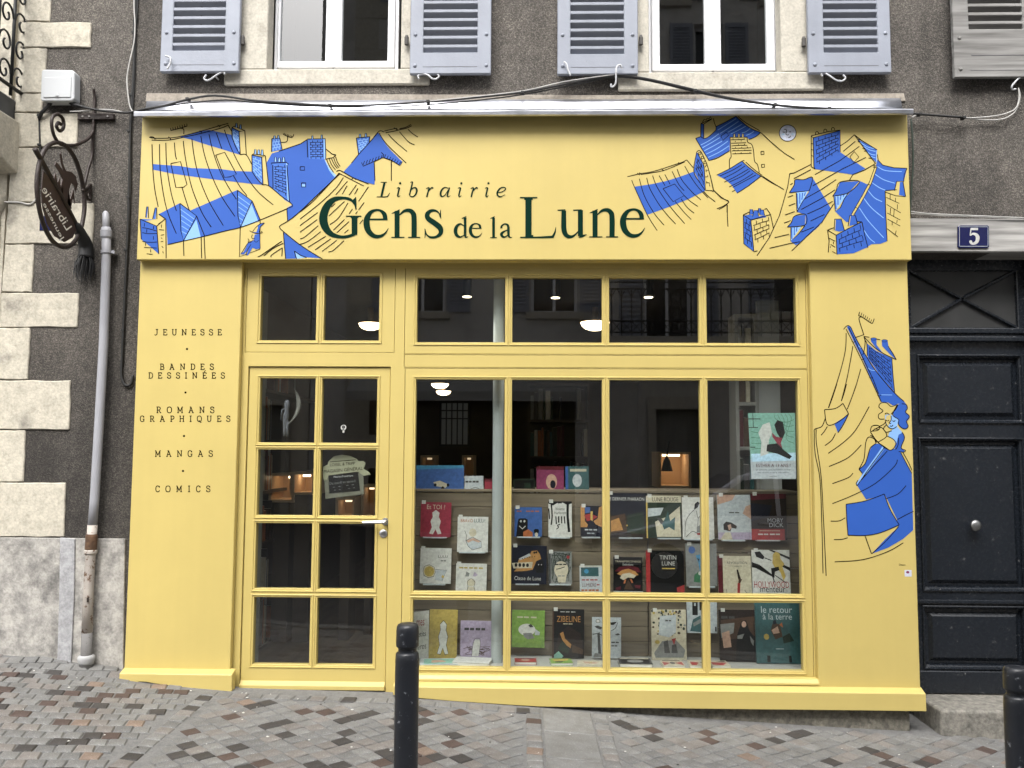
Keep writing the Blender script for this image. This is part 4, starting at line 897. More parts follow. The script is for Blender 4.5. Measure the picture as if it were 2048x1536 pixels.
for pts in ([(552, 270), (490, 330), (420, 385), (365, 398), (320, 372)], [(240, 398), (320, 370)], [(240, 398), (330, 550), (445, 738)], [(445, 738), (560, 705), (660, 650), (765, 585)], [(555, 215), (700, 145), (860, 58)], [(860, 58), (960, 150), (1080, 240), (1240, 308)], [(890, 60), (1000, 150), (1120, 220), (1225, 280)], [(1240, 308), (1160, 372), (1060, 415)], [(1250, 315), (1350, 410), (1536, 570)],
            [(768, 380), (780, 600), (785, 680), (760, 730), (760, 860)], [(768, 380), (1030, 378)], [(1030, 378), (1040, 455), (1100, 490), (1130, 590), (1145, 745), (1190, 800), (1218, 920)], [(565, 962), (760, 865), (950, 748), (990, 740)], [(950, 748), (1100, 880), (1250, 980)], [(1010, 760), (1120, 860), (1265, 968)], [(1250, 980), (1400, 1075), (1536, 1145)], [(876, 1240), (1060, 1120), (1240, 980)],
            [(610, 975), (800, 890), (950, 800)], [(670, 1012), (850, 920), (1000, 820)], [(680, 1070), (860, 980), (1050, 870)], [(760, 1068), (950, 980), (1075, 895)], [(755, 1145), (960, 1040), (1125, 935)], [(810, 1150), (1000, 1050), (1165, 960)], [(800, 1218), (850, 1190)],
            [(258, 605), (212, 900), (310, 1085), (388, 1195)], [(270, 625), (330, 740), (370, 840), (388, 1195)], [(388, 835), (425, 830), (510, 1185), (480, 1200), (388, 1195)], [(258, 600), (318, 598), (420, 805)], [(510, 1185), (610, 1280), (690, 1335), (745, 1355)], [(745, 1355), (735, 1390), (660, 1440), (565, 1480)], [(755, 1370), (700, 1430), (600, 1490)], [(722, 1415), (722, 1536)], [(360, 1210), (450, 1300), (540, 1370)]): L(pts, 1.8)
L([(628, 360), (710, 305), (748, 350), (660, 428)], 1.7, 'line', 'c')
for k, (y, x1) in enumerate(((415, 1000), (468, 1015), (510, 1035), (548, 1095), (585, 1100), (632, 1100))): L([(780 + k * 5, y + 4), (900, y - (6 if k == 2 else 0)), (x1, y - 6)], 1.7)
for x, y in ((815, 408), (905, 408), (985, 405), (850, 445), (940, 435), (900, 495), (990, 490), (850, 540), (950, 535), (1035, 530), (830, 580), (895, 578), (995, 580), (850, 625), (940, 620), (1075, 615)): L([(x, y - 9), (x, y + 9)], 1.6, 'line', 'n')
for x in (835, 905, 965): pot(A, L, x, 378, 34, 52, 'yel')
for x, y in ((1267, 622), (1275, 820)): L([(x - 24, y - 22), (x + 22, y - 26), (x + 24, y + 20), (x - 22, y + 26)], 1.8, 'line', 'c')
for x, y in ((305, 628), (345, 690), (385, 765)): L([(x - 18, y - 14), (x + 12, y - 20), (x + 18, y + 18), (x - 14, y + 20)], 1.6, 'line', 'c')
bricks(L, [(262, 650), (340, 790), (378, 1150), (225, 890)], 5, 2, 'line', 1.4)
for pts in ([(388, 885), (425, 885), (395, 910)], [(388, 990), (428, 985), (425, 960)], [(400, 1080), (448, 1078), (458, 1135)], [(410, 1055), (412, 1080)]): L(pts, 1.6, 'line', 'n')
T, A, L = mk(1420, 220, 4.954)
mur.append(('d', 'line', 1420 + 770 / 4.954, 220 + 228 / 4.954, 87 / 4.954, 85 / 4.954)); mur.append(('d', 'moon', 1420 + 770 / 4.954, 220 + 228 / 4.954, 80 / 4.954, 78 / 4.954))
A('moonb', [(708, 238), (735, 232), (738, 248), (712, 252)]); A('moonb', [(805, 235), (830, 230), (828, 245), (808, 248)])
for pts in ([(735, 192), (755, 195), (758, 215), (752, 240), (770, 248), (780, 242)], [(720, 215), (735, 222), (748, 218)], [(785, 215), (795, 218), (803, 212)], [(775, 275), (790, 270), (798, 255)]): L(pts, 1.5)
A('blue', [(1022, 275), (1160, 240), (1290, 203), (1290, 418), (1040, 585), (1030, 560)]); A('blue', [(1040, 585), (1290, 418), (1540, 580), (1420, 640)])
A('blue', [(1465, 290), (1655, 395), (1645, 520), (1560, 420)])
A('blue', [(1658, 490), (1700, 540), (1820, 570), (1952, 578), (1925, 690), (1850, 790), (1738, 800), (1755, 1300), (1690, 1325), (1600, 1330), (1560, 1355), (1500, 1105), (1350, 1110), (1240, 1005), (1290, 970), (1330, 880), (1490, 705), (1565, 740), (1640, 570)])
A('blue', [(845, 690), (930, 690), (1015, 668), (985, 800), (785, 820), (835, 740)]); A('blue', [(1015, 668), (1195, 970), (1080, 1150), (900, 1310), (850, 1340), (800, 1300), (880, 1220), (945, 1150), (950, 1035), (860, 1010), (985, 800)])
A('lightblue', [(855, 820), (970, 803), (865, 1010)]); A('blue', [(840, 1050), (948, 1035), (940, 1140), (765, 1160), (800, 1120)]); A('lightblue', [(800, 1160), (910, 1147), (802, 1300)])
A('blue', [(1290, 715), (1480, 705), (1370, 820), (1215, 855), (1250, 800)]); A('lightblue', [(1228, 855), (1370, 822), (1242, 1000)])
for q in ([(862, 830), (870, 980)], [(890, 825), (890, 930)], [(918, 820), (910, 890)], [(945, 815), (935, 850)], [(1240, 860), (1250, 980)], [(1268, 855), (1268, 940)], [(1298, 848), (1290, 890)], [(1328, 840), (1320, 860)], [(808, 1165), (812, 1280)], [(835, 1162), (835, 1240)], [(862, 1158), (855, 1205)]): L(q, 2.6, 'blue', 'n')
A('blue', [(330, 1040), (405, 1090), (435, 1405), (335, 1325)]); A('blue', [(385, 1035), (480, 1055), (540, 1040), (560, 1060), (405, 1090), (345, 1045)])
for q in ([(392, 1035), (395, 985), (422, 985), (428, 1035)], [(422, 1055), (435, 995), (472, 995), (482, 1055)], [(478, 1020), (480, 975), (503, 975), (508, 1020)], [(492, 1040), (500, 990), (530, 990), (540, 1040)]): A('blue', q); L(q, 1.6, 'line', 'n')
A('blue', [(1250, 1240), (1370, 1170), (1500, 1115), (1560, 1360), (1420, 1420), (1255, 1430)])
A('blue', [(1230, 1190), (1236, 1085), (1300, 1085), (1330, 1195), (1280, 1205)]); A('yel', [(1228, 1185), (1234, 1088), (1248, 1088), (1240, 1190)]); A('blue', [(1375, 1150), (1388, 1050), (1440, 1050), (1460, 1130)]); A('yel', [(1368, 1148), (1384, 1052), (1394, 1052), (1380, 1150)])
A('yel', [(1742, 800), (1855, 790), (1930, 860), (1900, 900), (1880, 1180), (1752, 1120)]); A('yel', [(1828, 800), (1848, 710), (1912, 710), (1938, 858), (1850, 835)]); A('blue', [(1882, 715), (1912, 712), (1940, 857), (1872, 842)])
for pts in ([(1660, 560), (1740, 600), (1900, 610)], [(1635, 635), (1720, 690), (1830, 725)], [(1605, 720), (1680, 770), (1738, 795)], [(1565, 795), (1630, 870), (1705, 908)], [(1525, 875), (1600, 970), (1720, 1070)], [(1480, 970), (1570, 1100), (1720, 1265)], [(1525, 1190), (1580, 1270), (1635, 1315)], [(1490, 320), (1560, 365), (1640, 385)], [(1520, 360), (1580, 395), (1640, 410)], [(1550, 410), (1600, 440), (1640, 445)], [(1590, 460), (1640, 475)], [(1650, 400), (1648, 515)]): L(pts, 1.5, 'lightblue')
L([(1645, 560), (1590, 715), (1520, 850), (1410, 1040)], 4.6, 'yel', 'n'); L([(1636, 556), (1580, 712), (1510, 845), (1400, 1035)], 1.6, 'line', 'n'); L([(1655, 565), (1602, 722), (1532, 858), (1422, 1045)], 1.6, 'line', 'n')
for q in ([(1560, 735), (1590, 745)], [(1435, 965), (1462, 972)], [(1615, 565), (1650, 572)], [(1620, 550), (1655, 556)]): L(q, 1.6, 'line', 'n')
for pts in ([(505, 225), (640, 350), (740, 430), (838, 490)], [(520, 655), (620, 720), (732, 788)], [(0, 640), (20, 720), (35, 795)], [(35, 795), (110, 870), (185, 905)], [(172, 940), (172, 1050), (178, 1155)], [(790, 630), (770, 760), (690, 1040), (590, 1260), (465, 1445)], [(790, 630), (830, 625), (1000, 540)], [(1292, 355), (1360, 310), (1430, 245)], [(1430, 245), (1470, 300), (1560, 420), (1640, 530)], [(1430, 245), (1500, 300), (1655, 395)], [(1640, 530), (1530, 595), (1415, 640), (1380, 700)],
            [(1658, 440), (1668, 500), (1710, 545), (1820, 572), (1952, 578)], [(1952, 578), (1925, 640), (1920, 710)], [(1040, 640), (1290, 500), (1480, 360)], [(1020, 750), (1300, 590), (1545, 470)], [(930, 885), (1100, 790), (1250, 690)], [(905, 985), (1100, 880), (1240, 790)], [(965, 1030), (1100, 970), (1215, 905)], [(995, 1100), (1135, 1035)], [(905, 1210), (1030, 1160)], [(1320, 410), (1440, 310)], [(795, 740), (820, 725)], [(770, 865), (825, 845)], [(780, 950), (845, 925)], [(745, 1040), (840, 1005)], [(735, 1120), (800, 1095)], [(640, 1265), (785, 1230)], [(590, 1370), (780, 1325), (890, 1305)], [(810, 1395), (950, 1260), (1110, 1110), (1225, 930)], [(830, 680), (1000, 590)],
            [(785, 820), (835, 740), (845, 690), (930, 690), (1015, 668), (985, 800)], [(785, 820), (985, 800), (910, 920), (862, 1010)], [(855, 822), (862, 1010)], [(765, 1160), (805, 1115), (840, 1050), (948, 1035), (940, 1140), (765, 1160)], [(800, 1160), (800, 1300), (880, 1225), (942, 1145)], [(1215, 855), (1250, 800), (1290, 715), (1480, 705), (1370, 820), (1215, 855)], [(1228, 860), (1242, 1000), (1290, 970), (1330, 880), (1372, 820)],
            [(1735, 800), (1740, 1000), (1755, 1300)], [(1165, 1190), (1180, 1300), (1172, 1410)], [(1165, 1190), (1250, 1240), (1370, 1175), (1505, 1108)], [(1250, 1240), (1258, 1430)], [(1505, 1108), (1535, 1250), (1565, 1365)], [(1165, 1190), (1230, 1165)], [(1455, 1105), (1505, 1108)], [(330, 1040), (405, 1090), (600, 1035)], [(330, 1040), (335, 1325), (435, 1405), (405, 1090)], [(330, 1040), (390, 1010)], [(560, 975), (600, 1035), (630, 1178)], [(540, 985), (560, 975)], [(435, 1405), (470, 1395)],
            [(1230, 1190), (1236, 1080), (1300, 1080), (1332, 1190)], [(1368, 1150), (1386, 1045), (1440, 1045), (1462, 1130)], [(1828, 800), (1850, 708), (1912, 708), (1938, 858)], [(1735, 800), (1850, 790)], [(1740, 815), (1840, 850), (1935, 858)]): L(pts, 1.9, 'line', 'n' if len(pts) < 6 else None)
bricks(L, [(1028, 280), (1285, 212), (1285, 412), (1040, 570)], 7, 4, 'line', 1.5); bricks(L, [(1258, 1248), (1500, 1125), (1550, 1345), (1262, 1420)], 4, 4, 'line', 1.5); bricks(L, [(412, 1100), (595, 1050), (600, 1250), (435, 1340)], 5, 3, 'line', 1.4); bricks(L, [(335, 1060), (402, 1100), (425, 1370), (340, 1310)], 5, 2, 'line', 1.4)
L([(1003, 255), (1003, 560), (1040, 585)], 1.8, 'line', 'n'); L([(1022, 275), (1030, 560), (1040, 585)], 1.8, 'line', 'n'); L([(1003, 255), (1022, 275), (1290, 203), (1290, 418)], 1.8, 'line', 'n'); L([(1003, 255), (1180, 212), (1290, 200)], 1.8, 'line', 'n')
for x, y in ((1060, 232), (1142, 208), (1218, 192)): L([(x - 14, y + 10), (x - 12, y - 12), (x + 4, y - 18), (x + 16, y - 4), (x + 14, y + 6)], 1.6)
for y in (330, 390, 450): L([(1003, y), (1024, y + 8)], 1.4, 'line', 'n')
L([(1385, 465), (1430, 412), (1475, 465), (1425, 520)], 1.7, 'line', 'c')
for q in ([(1470, 290), (1500, 298)], [(1465, 312), (1490, 322)], [(1510, 380), (1540, 388)], [(1525, 408), (1555, 405)], [(1570, 475), (1602, 480)]): L(q, 1.6, 'line', 'n')
for q in ([(1745, 865), (1875, 925)], [(1750, 935), (1890, 1020)], [(1755, 1020), (1885, 1090)], [(1758, 1080), (1885, 1150)], [(1785, 835), (1785, 890)], [(1838, 870), (1838, 905)], [(1790, 970), (1785, 1030)], [(1858, 935), (1855, 985)], [(1825, 985), (1820, 1055)], [(1855, 1090), (1850, 1120)], [(1805, 1100), (1805, 1140)], [(1755, 1175), (1862, 1255)], [(1845, 1195), (1835, 1235)], [(1172, 1265), (1240, 1300)], [(1195, 1330), (1240, 1360)], [(1195, 1350), (1192, 1365)], [(1225, 1305), (1222, 1330)], [(1212, 1400), (1245, 1420)]): L(q, 1.5, 'line', 'n')
def mean_x(p):
    q = p[3] if p[0] == 'l' else p[2]
    return p[2] if p[0] == 'd' else sum(t[0] for t in q) / len(q)
def in_moon(p): return p[0] == 'd' or (1556 < mean_x(p) < 1596 and (p[3] if p[0] == 'l' else p[2])[0][1] < 285 and all(1556 < t[0] < 1596 for t in (p[3] if p[0] == 'l' else p[2])))
fmap = lambda x, y, d: W(x, y, YFA - 0.0008 - d)
art('left_roof_drawing', [p for p in mur if mean_x(p) < 1150], fmap, fascia); art('right_roof_drawing', [p for p in mur if mean_x(p) >= 1150 and not in_moon(p)], fmap, fascia)
art('moon_drawing', [p for p in mur if in_moon(p)], lambda x, y, d: fmap(x, y, d + 0.0006), fascia)

# ---- shop name
T = lambda pts, ox=600, oy=220, s=4.954: [(ox + p[0] / s, oy + p[1] / s) + ((p[2] / s,) if len(p) > 2 else ()) for p in pts]
name_ = []
def nl(): name_.append([])
def S(pts, ox=600): name_[-1].append(('s', 'green', T(pts, ox)))
def SF(pts, ox=600): name_[-1].append(('f', 'green', T(pts, ox)))
nl()
def fit(strokes, a, b):                          # remap strokes from box a to box b
    sx_, sy_ = (b[2] - b[0]) / (a[2] - a[0]), (b[3] - b[1]) / (a[3] - a[1])
    return [[(b[0] + (x - a[0]) * sx_, b[1] + (y - a[1]) * sy_, w * (sx_ + sy_) / 2) for x, y, w in s_] for s_ in strokes]
S([(552, 975, 6), (538, 930, 16), (500, 888, 27), (425, 871, 28), (335, 887, 50), (266, 955, 72), (231, 1060, 82), (248, 1155, 76), (308, 1228, 52), (400, 1257, 32), (480, 1251, 30), (545, 1226, 30)])
SF([(540, 872), (556, 858), (562, 985), (550, 985), (535, 935), (515, 900)]); S([(540, 1062, 58), (540, 1150, 58), (540, 1238, 56)]); S([(455, 1052, 12), (608, 1052, 12)]); SF([(490, 1052), (512, 1075), (568, 1075), (592, 1052)])
Le = [[(672, 1083, 16), (868, 1083, 16)], [(846, 1088, 42), (836, 1035, 44), (800, 999, 26), (752, 991, 22), (700, 1015, 38), (666, 1070, 56), (660, 1135, 62), (682, 1203, 56), (732, 1247, 42), (792, 1251, 32), (842, 1222, 18), (876, 1172, 5)]]
Ln = [[(962, 1000, 50), (962, 1130, 50), (962, 1262, 50)], [(905, 1262, 11), (1035, 1262, 11)], [(908, 1024, 6), (950, 1010, 18), (988, 988, 10)], [(985, 1042, 10), (1030, 1002, 26), (1080, 994, 38), (1116, 1018, 48), (1130, 1070, 52), (1130, 1262, 52)], [(1070, 1262, 11), (1190, 1262, 11)], [(940, 1250, 30), (985, 1250, 30)], [(1108, 1250, 30), (1152, 1250, 30)]]
Ls = [[(1388, 1062, 6), (1378, 1025, 12), (1345, 998, 20), (1298, 998, 30), (1262, 1030, 44), (1270, 1075, 50), (1330, 1118, 54), (1386, 1165, 54), (1394, 1218, 42), (1350, 1256, 26), (1292, 1260, 22), (1254, 1232, 14), (1240, 1180, 5)], [(1394, 988, 5), (1392, 1030, 12), (1396, 1075, 5)], [(1236, 1175, 5), (1241, 1220, 12), (1237, 1270, 5)]]
for g_ in (Le, Ln, Ls):
    nl()
    for s_ in g_: S(s_)
nl()
for s_ in ([(1622, 1148, 6), (1590, 1128, 16), (1555, 1150, 30), (1540, 1197, 36), (1553, 1240, 32), (1588, 1259, 18), (1628, 1238, 8)], [(1636, 1065, 27), (1636, 1160, 27), (1636, 1252, 27)], [(1602, 1075, 5), (1625, 1066, 12), (1648, 1054, 6)], [(1634, 1256, 22), (1650, 1260, 12), (1668, 1252, 5)]): S(s_)
nl()
for s_ in fit(Le, (635, 985, 880, 1272), (1675, 1122, 1805, 1268)): S(s_)
nl()
for s_ in ([(1918, 1065, 27), (1918, 1160, 27), (1918, 1262, 27)], [(1885, 1076, 5), (1908, 1066, 12), (1930, 1054, 6)], [(1885, 1264, 9), (1950, 1264, 9)]): S(s_)
for k_, s_ in enumerate(([(84, 1160, 25), (84, 1210, 26), (88, 1250, 22), (104, 1264, 12), (120, 1258, 4)], [(14, 1172, 22), (16, 1150, 18), (44, 1129, 14), (74, 1138, 22), (84, 1168, 25)], [(80, 1188, 8), (42, 1203, 18), (14, 1228, 28), (26, 1254, 24), (54, 1256, 16), (84, 1232, 8)],
           [(282, 872, 62), (282, 1060, 62), (282, 1260, 62)], [(198, 868, 13), (370, 868, 13)], [(200, 1262, 14), (360, 1262, 16), (530, 1256, 24)], [(522, 1256, 26), (545, 1210, 16), (553, 1160, 4)], [(240, 882, 18), (325, 882, 18)], [(255, 1248, 20), (330, 1248, 20)],
           [(632, 998, 46), (632, 1100, 50), (634, 1185, 52), (655, 1238, 44), (695, 1256, 32), (735, 1243, 20), (775, 1203, 10)], [(570, 993, 11), (648, 990, 13)], [(797, 992, 50), (797, 1120, 50), (797, 1250, 50)], [(725, 993, 11), (810, 990, 13)], [(780, 1262, 8), (815, 1250, 22), (858, 1232, 6)])):
    if k_ in (0, 3, 9): nl()
    S(s_, 1000)
for g_ in (fit(Ln, (905, 988, 1190, 1268), (885, 984, 1170, 1263)), fit(Le, (635, 985, 880, 1272), (1195, 979, 1440, 1266))):
    nl()
    for s_ in g_: S(s_, 1000)
it = {'i': [[(958, 777, 5), (972, 770, 10), (986, 768, 8)], [(986, 770, 14), (972, 825, 16), (968, 850, 14), (976, 860, 8), (994, 845, 4)]], 'r': [[(1250, 780, 5), (1268, 770, 10), (1282, 768, 8)], [(1281, 770, 13), (1268, 815, 15), (1256, 862, 15)], [(1266, 822, 5), (1285, 790, 9), (1305, 770, 13), (1320, 776, 15)]]}
for k_, s_ in enumerate(([(838, 716, 21), (822, 786, 21), (806, 858, 21)], [(800, 716, 7), (860, 716, 7)], [(760, 860, 8), (820, 860, 8), (868, 858, 10)], [(866, 858, 10), (880, 838, 8), (888, 820, 4)], [(1092, 718, 5), (1108, 712, 8), (1118, 711, 8)], [(1116, 712, 13), (1100, 780, 15), (1084, 845, 13)], [(1090, 810, 6), (1115, 776, 11), (1145, 771, 16), (1157, 795, 19), (1148, 832, 17), (1118, 859, 10), (1084, 848, 10)],
           [(1470, 775, 7), (1432, 768, 11), (1402, 795, 17), (1393, 835, 19), (1408, 858, 13), (1438, 840, 8), (1466, 795, 6)], [(1482, 768, 13), (1466, 820, 15), (1460, 850, 13), (1470, 860, 8), (1490, 846, 4)], [(1955, 822, 8), (2005, 808, 8), (2036, 785, 12), (2026, 768, 11), (1990, 772, 13), (1960, 805, 18), (1956, 840, 17), (1985, 860, 11), (2032, 838, 4)])):
    if k_ in (0, 4, 7, 9): nl()
    S(s_)
for ch, d in (('i', 0), ('i', 606), ('i', 875), ('r', 0), ('r', 440)):
    nl()
    for s_ in it[ch]: S([(x + d, y, w) for x, y, w in s_])
    if ch == 'i': name_[-1].append(('d', 'green', 600 + (992 + d) / 4.954, 220 + 726 / 4.954, 11 / 4.954, 11 / 4.954))
for g_ in name_: art('letter', g_, lambda x, y, d: W(x, y, YFA - 0.0022 - d), fascia)

# ---- slab lettering on the left pilaster
SLAB = {'J': [[(.32, 1), (.75, 1)], [(.55, 1), (.55, .25), (.45, .05), (.25, -.02), (.08, .08)]], 'E': [[(0, 1), (.66, 1)], [(.66, 1), (.66, .78)], [(.14, 1), (.14, 0)], [(.14, .52), (.48, .52)], [(.48, .62), (.48, .42)], [(0, 0), (.7, 0)], [(.7, 0), (.7, .24)]],
        'U': [[(0, 1), (.32, 1)], [(.56, 1), (.88, 1)], [(.16, 1), (.16, .3), (.25, .06), (.44, -.02), (.62, .06), (.72, .3), (.72, 1)]], 'N': [[(0, 1), (.22, 1)], [(.15, 1), (.15, 0)], [(0, 0), (.3, 0)], [(.15, 1), (.75, 0)], [(.75, 0), (.75, 1)], [(.6, 1), (.9, 1)]],
        'S': [[(.62, 1), (.62, .72)], [(.62, .8), (.5, .97), (.3, 1.02), (.1, .92), (.08, .72), (.22, .58), (.5, .48), (.66, .32), (.62, .1), (.42, -.02), (.2, .02), (.06, .22)], [(.06, .3), (.06, 0)]], 'B': [[(0, 1), (.4, 1), (.6, .9), (.62, .68), (.5, .54), (.15, .53)], [(.4, .53), (.62, .46), (.72, .26), (.64, .06), (.45, 0), (0, 0)], [(.15, 1), (.15, 0)]],
        'A': [[(.2, 1), (.45, 1)], [(.42, 1), (.1, 0)], [(.42, 1), (.76, 0)], [(.22, .34), (.64, .34)], [(-.02, 0), (.26, 0)], [(.6, 0), (.9, 0)]], 'D': [[(0, 1), (.38, 1), (.65, .88), (.76, .5), (.65, .12), (.38, 0), (0, 0)], [(.15, 1), (.15, 0)]], 'I': [[(0, 1), (.36, 1)], [(.18, 1), (.18, 0)], [(0, 0), (.36, 0)]],
        'R': [[(0, 1), (.42, 1), (.62, .9), (.66, .7), (.55, .52), (.38, .47), (.15, .47)], [(.15, 1), (.15, 0)], [(0, 0), (.32, 0)], [(.4, .47), (.68, 0)], [(.62, 0), (.84, 0)]], 'O': [[(.42, 1.02), (.14, .9), (.04, .5), (.14, .1), (.42, -.02), (.7, .1), (.8, .5), (.7, .9), (.42, 1.02)]], 'M': [[(0, 1), (.2, 1)], [(.16, 1), (.16, 0)], [(0, 0), (.3, 0)], [(.16, 1), (.5, .2)], [(.5, .2), (.84, 1)], [(.84, 1), (.84, 0)], [(.8, 1), (1, 1)], [(.7, 0), (1, 0)]],
        'G': [[(.68, 1), (.68, .7)], [(.68, .76), (.55, .96), (.38, 1.02), (.14, .9), (.05, .5), (.14, .1), (.4, -.02), (.6, .06), (.7, .22)], [(.7, .4), (.7, 0)], [(.48, .42), (.82, .42)]], 'P': [[(0, 1), (.42, 1), (.62, .9), (.66, .68), (.58, .48), (.4, .42), (.15, .42)], [(.15, 1), (.15, 0)], [(0, 0), (.34, 0)]], 'H': [[(0, 1), (.3, 1)], [(.58, 1), (.88, 1)], [(.15, 1), (.15, 0)], [(.73, 1), (.73, 0)], [(.15, .52), (.73, .52)], [(0, 0), (.3, 0)], [(.58, 0), (.88, 0)]],
        'Q': [[(.42, 1.02), (.14, .9), (.04, .5), (.14, .1), (.42, -.02), (.7, .1), (.8, .5), (.7, .9), (.42, 1.02)], [(.3, .08), (.45, .14), (.6, -.14), (.8, -.16)]], 'C': [[(.68, 1), (.68, .7)], [(.68, .76), (.55, .96), (.38, 1.02), (.14, .9), (.05, .5), (.14, .1), (.4, -.02), (.6, .06), (.7, .26)]]}
side = []
def slab_line(t, x0, x1, yt, yb):
    base = [c if c != 'É' else 'E' for c in t]; wid = {c: max(p[0] for s_ in SLAB[c] for p in s_) for c in set(base)}
    h = yb - yt; gap = ((x1 - x0) - sum(wid[c] * h for c in base)) / (len(base) - 1); x = x0
    for c, b in zip(t, base):
        side.append([])
        for s_ in SLAB[b]: side[-1].append(('l', 'darkink', 1.75, [(x + p[0] * h, yb - p[1] * h) for p in s_]) + (('n',) if len(s_) == 2 else ()))
        if c == 'É': side[-1].append(('l', 'darkink', 1.5, [(x + .3 * h, yt - 1.5), (x + .55 * h, yt - 5)], 'n'))
        x += wid[b] * h + gap
for a in (('JEUNESSE', 308, 443, 659, 670), ('BANDES', 320, 427, 728, 739), ('DESSINÉES', 297, 449, 745.5, 756.5), ('ROMANS', 313, 428, 814, 825.5), ('GRAPHIQUES', 280, 460, 832, 843), ('MANGAS', 310, 425, 901.5, 913), ('COMICS', 311, 420, 972, 983.5)): slab_line(*a)
for x, y in ((374, 698), (371, 785), (368, 872), (366, 942)): side.append([('d', 'darkink', x, y, 2.2, 2.2)])
for g_ in side: art('letter' if len(g_) > 1 or g_[0][0] != 'd' else 'dot', g_, lambda x, y, d: W(x, y, -0.0008 - d), pilL)

# ---- right pilaster mural: a roof and a woman reading
mur = []
T, A, L = mk(1600, 600, 5.908)
A('blue', [(555, 320), (575, 303), (600, 320), (660, 450), (745, 600), (800, 680), (890, 830), (1110, 1090), (1230, 1200), (1265, 1240), (1160, 1225), (1100, 1250), (1040, 1210), (965, 1205), (930, 1120), (840, 930), (740, 700), (640, 500)])
A('blue', [(790, 510), (900, 600), (1085, 690), (1115, 1085), (950, 900), (800, 680)])
A('blue', [(835, 450), (905, 450), (905, 530), (990, 640), (915, 590), (840, 490)]); A('blue', [(965, 480), (1035, 480), (1045, 540), (1135, 702), (1070, 650), (970, 545)])
bricks(L, [(795, 530), (1080, 700), (1105, 1070), (800, 680)], 9, 4, 'line', 1.3)
for pts in ([(690, 540), (720, 565), (745, 570)], [(795, 795), (835, 825), (890, 835)], [(960, 1120), (1090, 1122)]): L(pts, 1.4, 'lightblue')
for pts in ([(545, 390), (535, 600), (460, 900), (335, 1275)], [(625, 545), (590, 750), (550, 950), (488, 1195)], [(718, 815), (650, 1050), (558, 1290)], [(515, 348), (545, 312), (575, 303), (602, 325)], [(602, 325), (660, 450), (745, 600), (890, 830), (1110, 1090), (1230, 1200)], [(545, 345), (620, 490), (720, 690), (830, 920), (960, 1205)], [(575, 325), (650, 480), (745, 690), (855, 920), (930, 1110)],
            [(650, 445), (745, 412), (750, 400), (700, 240), (705, 205), (735, 202)], [(692, 185), (735, 202), (840, 272), (862, 262), (877, 220)], [(705, 140), (692, 185)], [(755, 432), (770, 500), (755, 610), (740, 650)], [(755, 430), (820, 440)], [(765, 470), (790, 520), (795, 660)], [(905, 462), (948, 470)], [(1085, 690), (1100, 900), (1118, 1090)], [(760, 440), (880, 560), (1000, 640), (1138, 705)], [(1040, 545), (1090, 620), (1138, 705)]): L(pts, 1.9)
for k in range(6): L([(720 + 23 * k, 190 + 14 * k), (732 + 23 * k, 150 + 16 * k)], 1.4, 'line', 'n')
for x, y in ((870, 460), (1000, 482)): mur.append(('d', 'line', 1600 + x / 5.908, 600 + y / 5.908, 37 / 5.908, 17 / 5.908)); mur.append(('d', 'blue', 1600 + x / 5.908, 600 + y / 5.908, 31 / 5.908, 11 / 5.908))
for x, y in ((632, 492), (738, 695), (838, 915), (935, 1128)): L([(x - 20, y - 2), (x, y + 8), (x + 22, y - 4)], 1.5)
T, A, L = mk(1536, 768, 4.0)
A('blue', [(530, 318), (643, 242), (560, 390)])
A('blue', [(805, 555), (830, 500), (862, 475), (910, 485), (975, 530), (1020, 515), (1060, 545), (1150, 715), (1162, 1168), (1080, 1240), (960, 1310), (830, 1358), (930, 1250), (1045, 1140), (1030, 1080), (935, 885), (785, 925), (715, 815), (755, 715), (728, 682), (775, 640)])
A('blue', [(625, 962), (780, 935), (930, 880), (975, 1000), (1050, 1128), (900, 1190), (780, 1212), (640, 1210)])
A('lightblue', [(915, 500), (930, 520), (745, 775), (715, 815), (708, 800), (730, 760), (860, 580)])
A('lightblue', [(935, 250), (975, 238), (1045, 285), (1032, 335), (1072, 385), (1060, 420), (1020, 475), (985, 440), (960, 420), (975, 378), (1000, 362), (960, 345), (940, 310)]); A('yel', [(945, 255), (985, 240), (978, 310), (960, 340), (942, 300)])
A('blue', [(1045, 405), (1075, 390), (1092, 430), (1065, 510), (1095, 530), (1085, 545), (1040, 540), (1012, 522), (1028, 470)]); A('yel', [(820, 385), (900, 345), (950, 415), (880, 465)]); A('yel', [(880, 465), (950, 415), (1005, 445), (1022, 485), (975, 530)])
A('blue', [(1035, 165), (1070, 155), (1105, 165), (1115, 190), (1100, 225), (1130, 255), (1128, 280), (1108, 300), (1122, 335), (1105, 360), (1075, 352), (1045, 325), (1042, 285), (1005, 255), (1000, 235), (1015, 205)])
A('yel', [(900, 155), (940, 150), (985, 175), (1030, 165), (985, 240), (935, 240), (925, 280), (885, 275), (882, 250), (920, 215), (890, 190)])
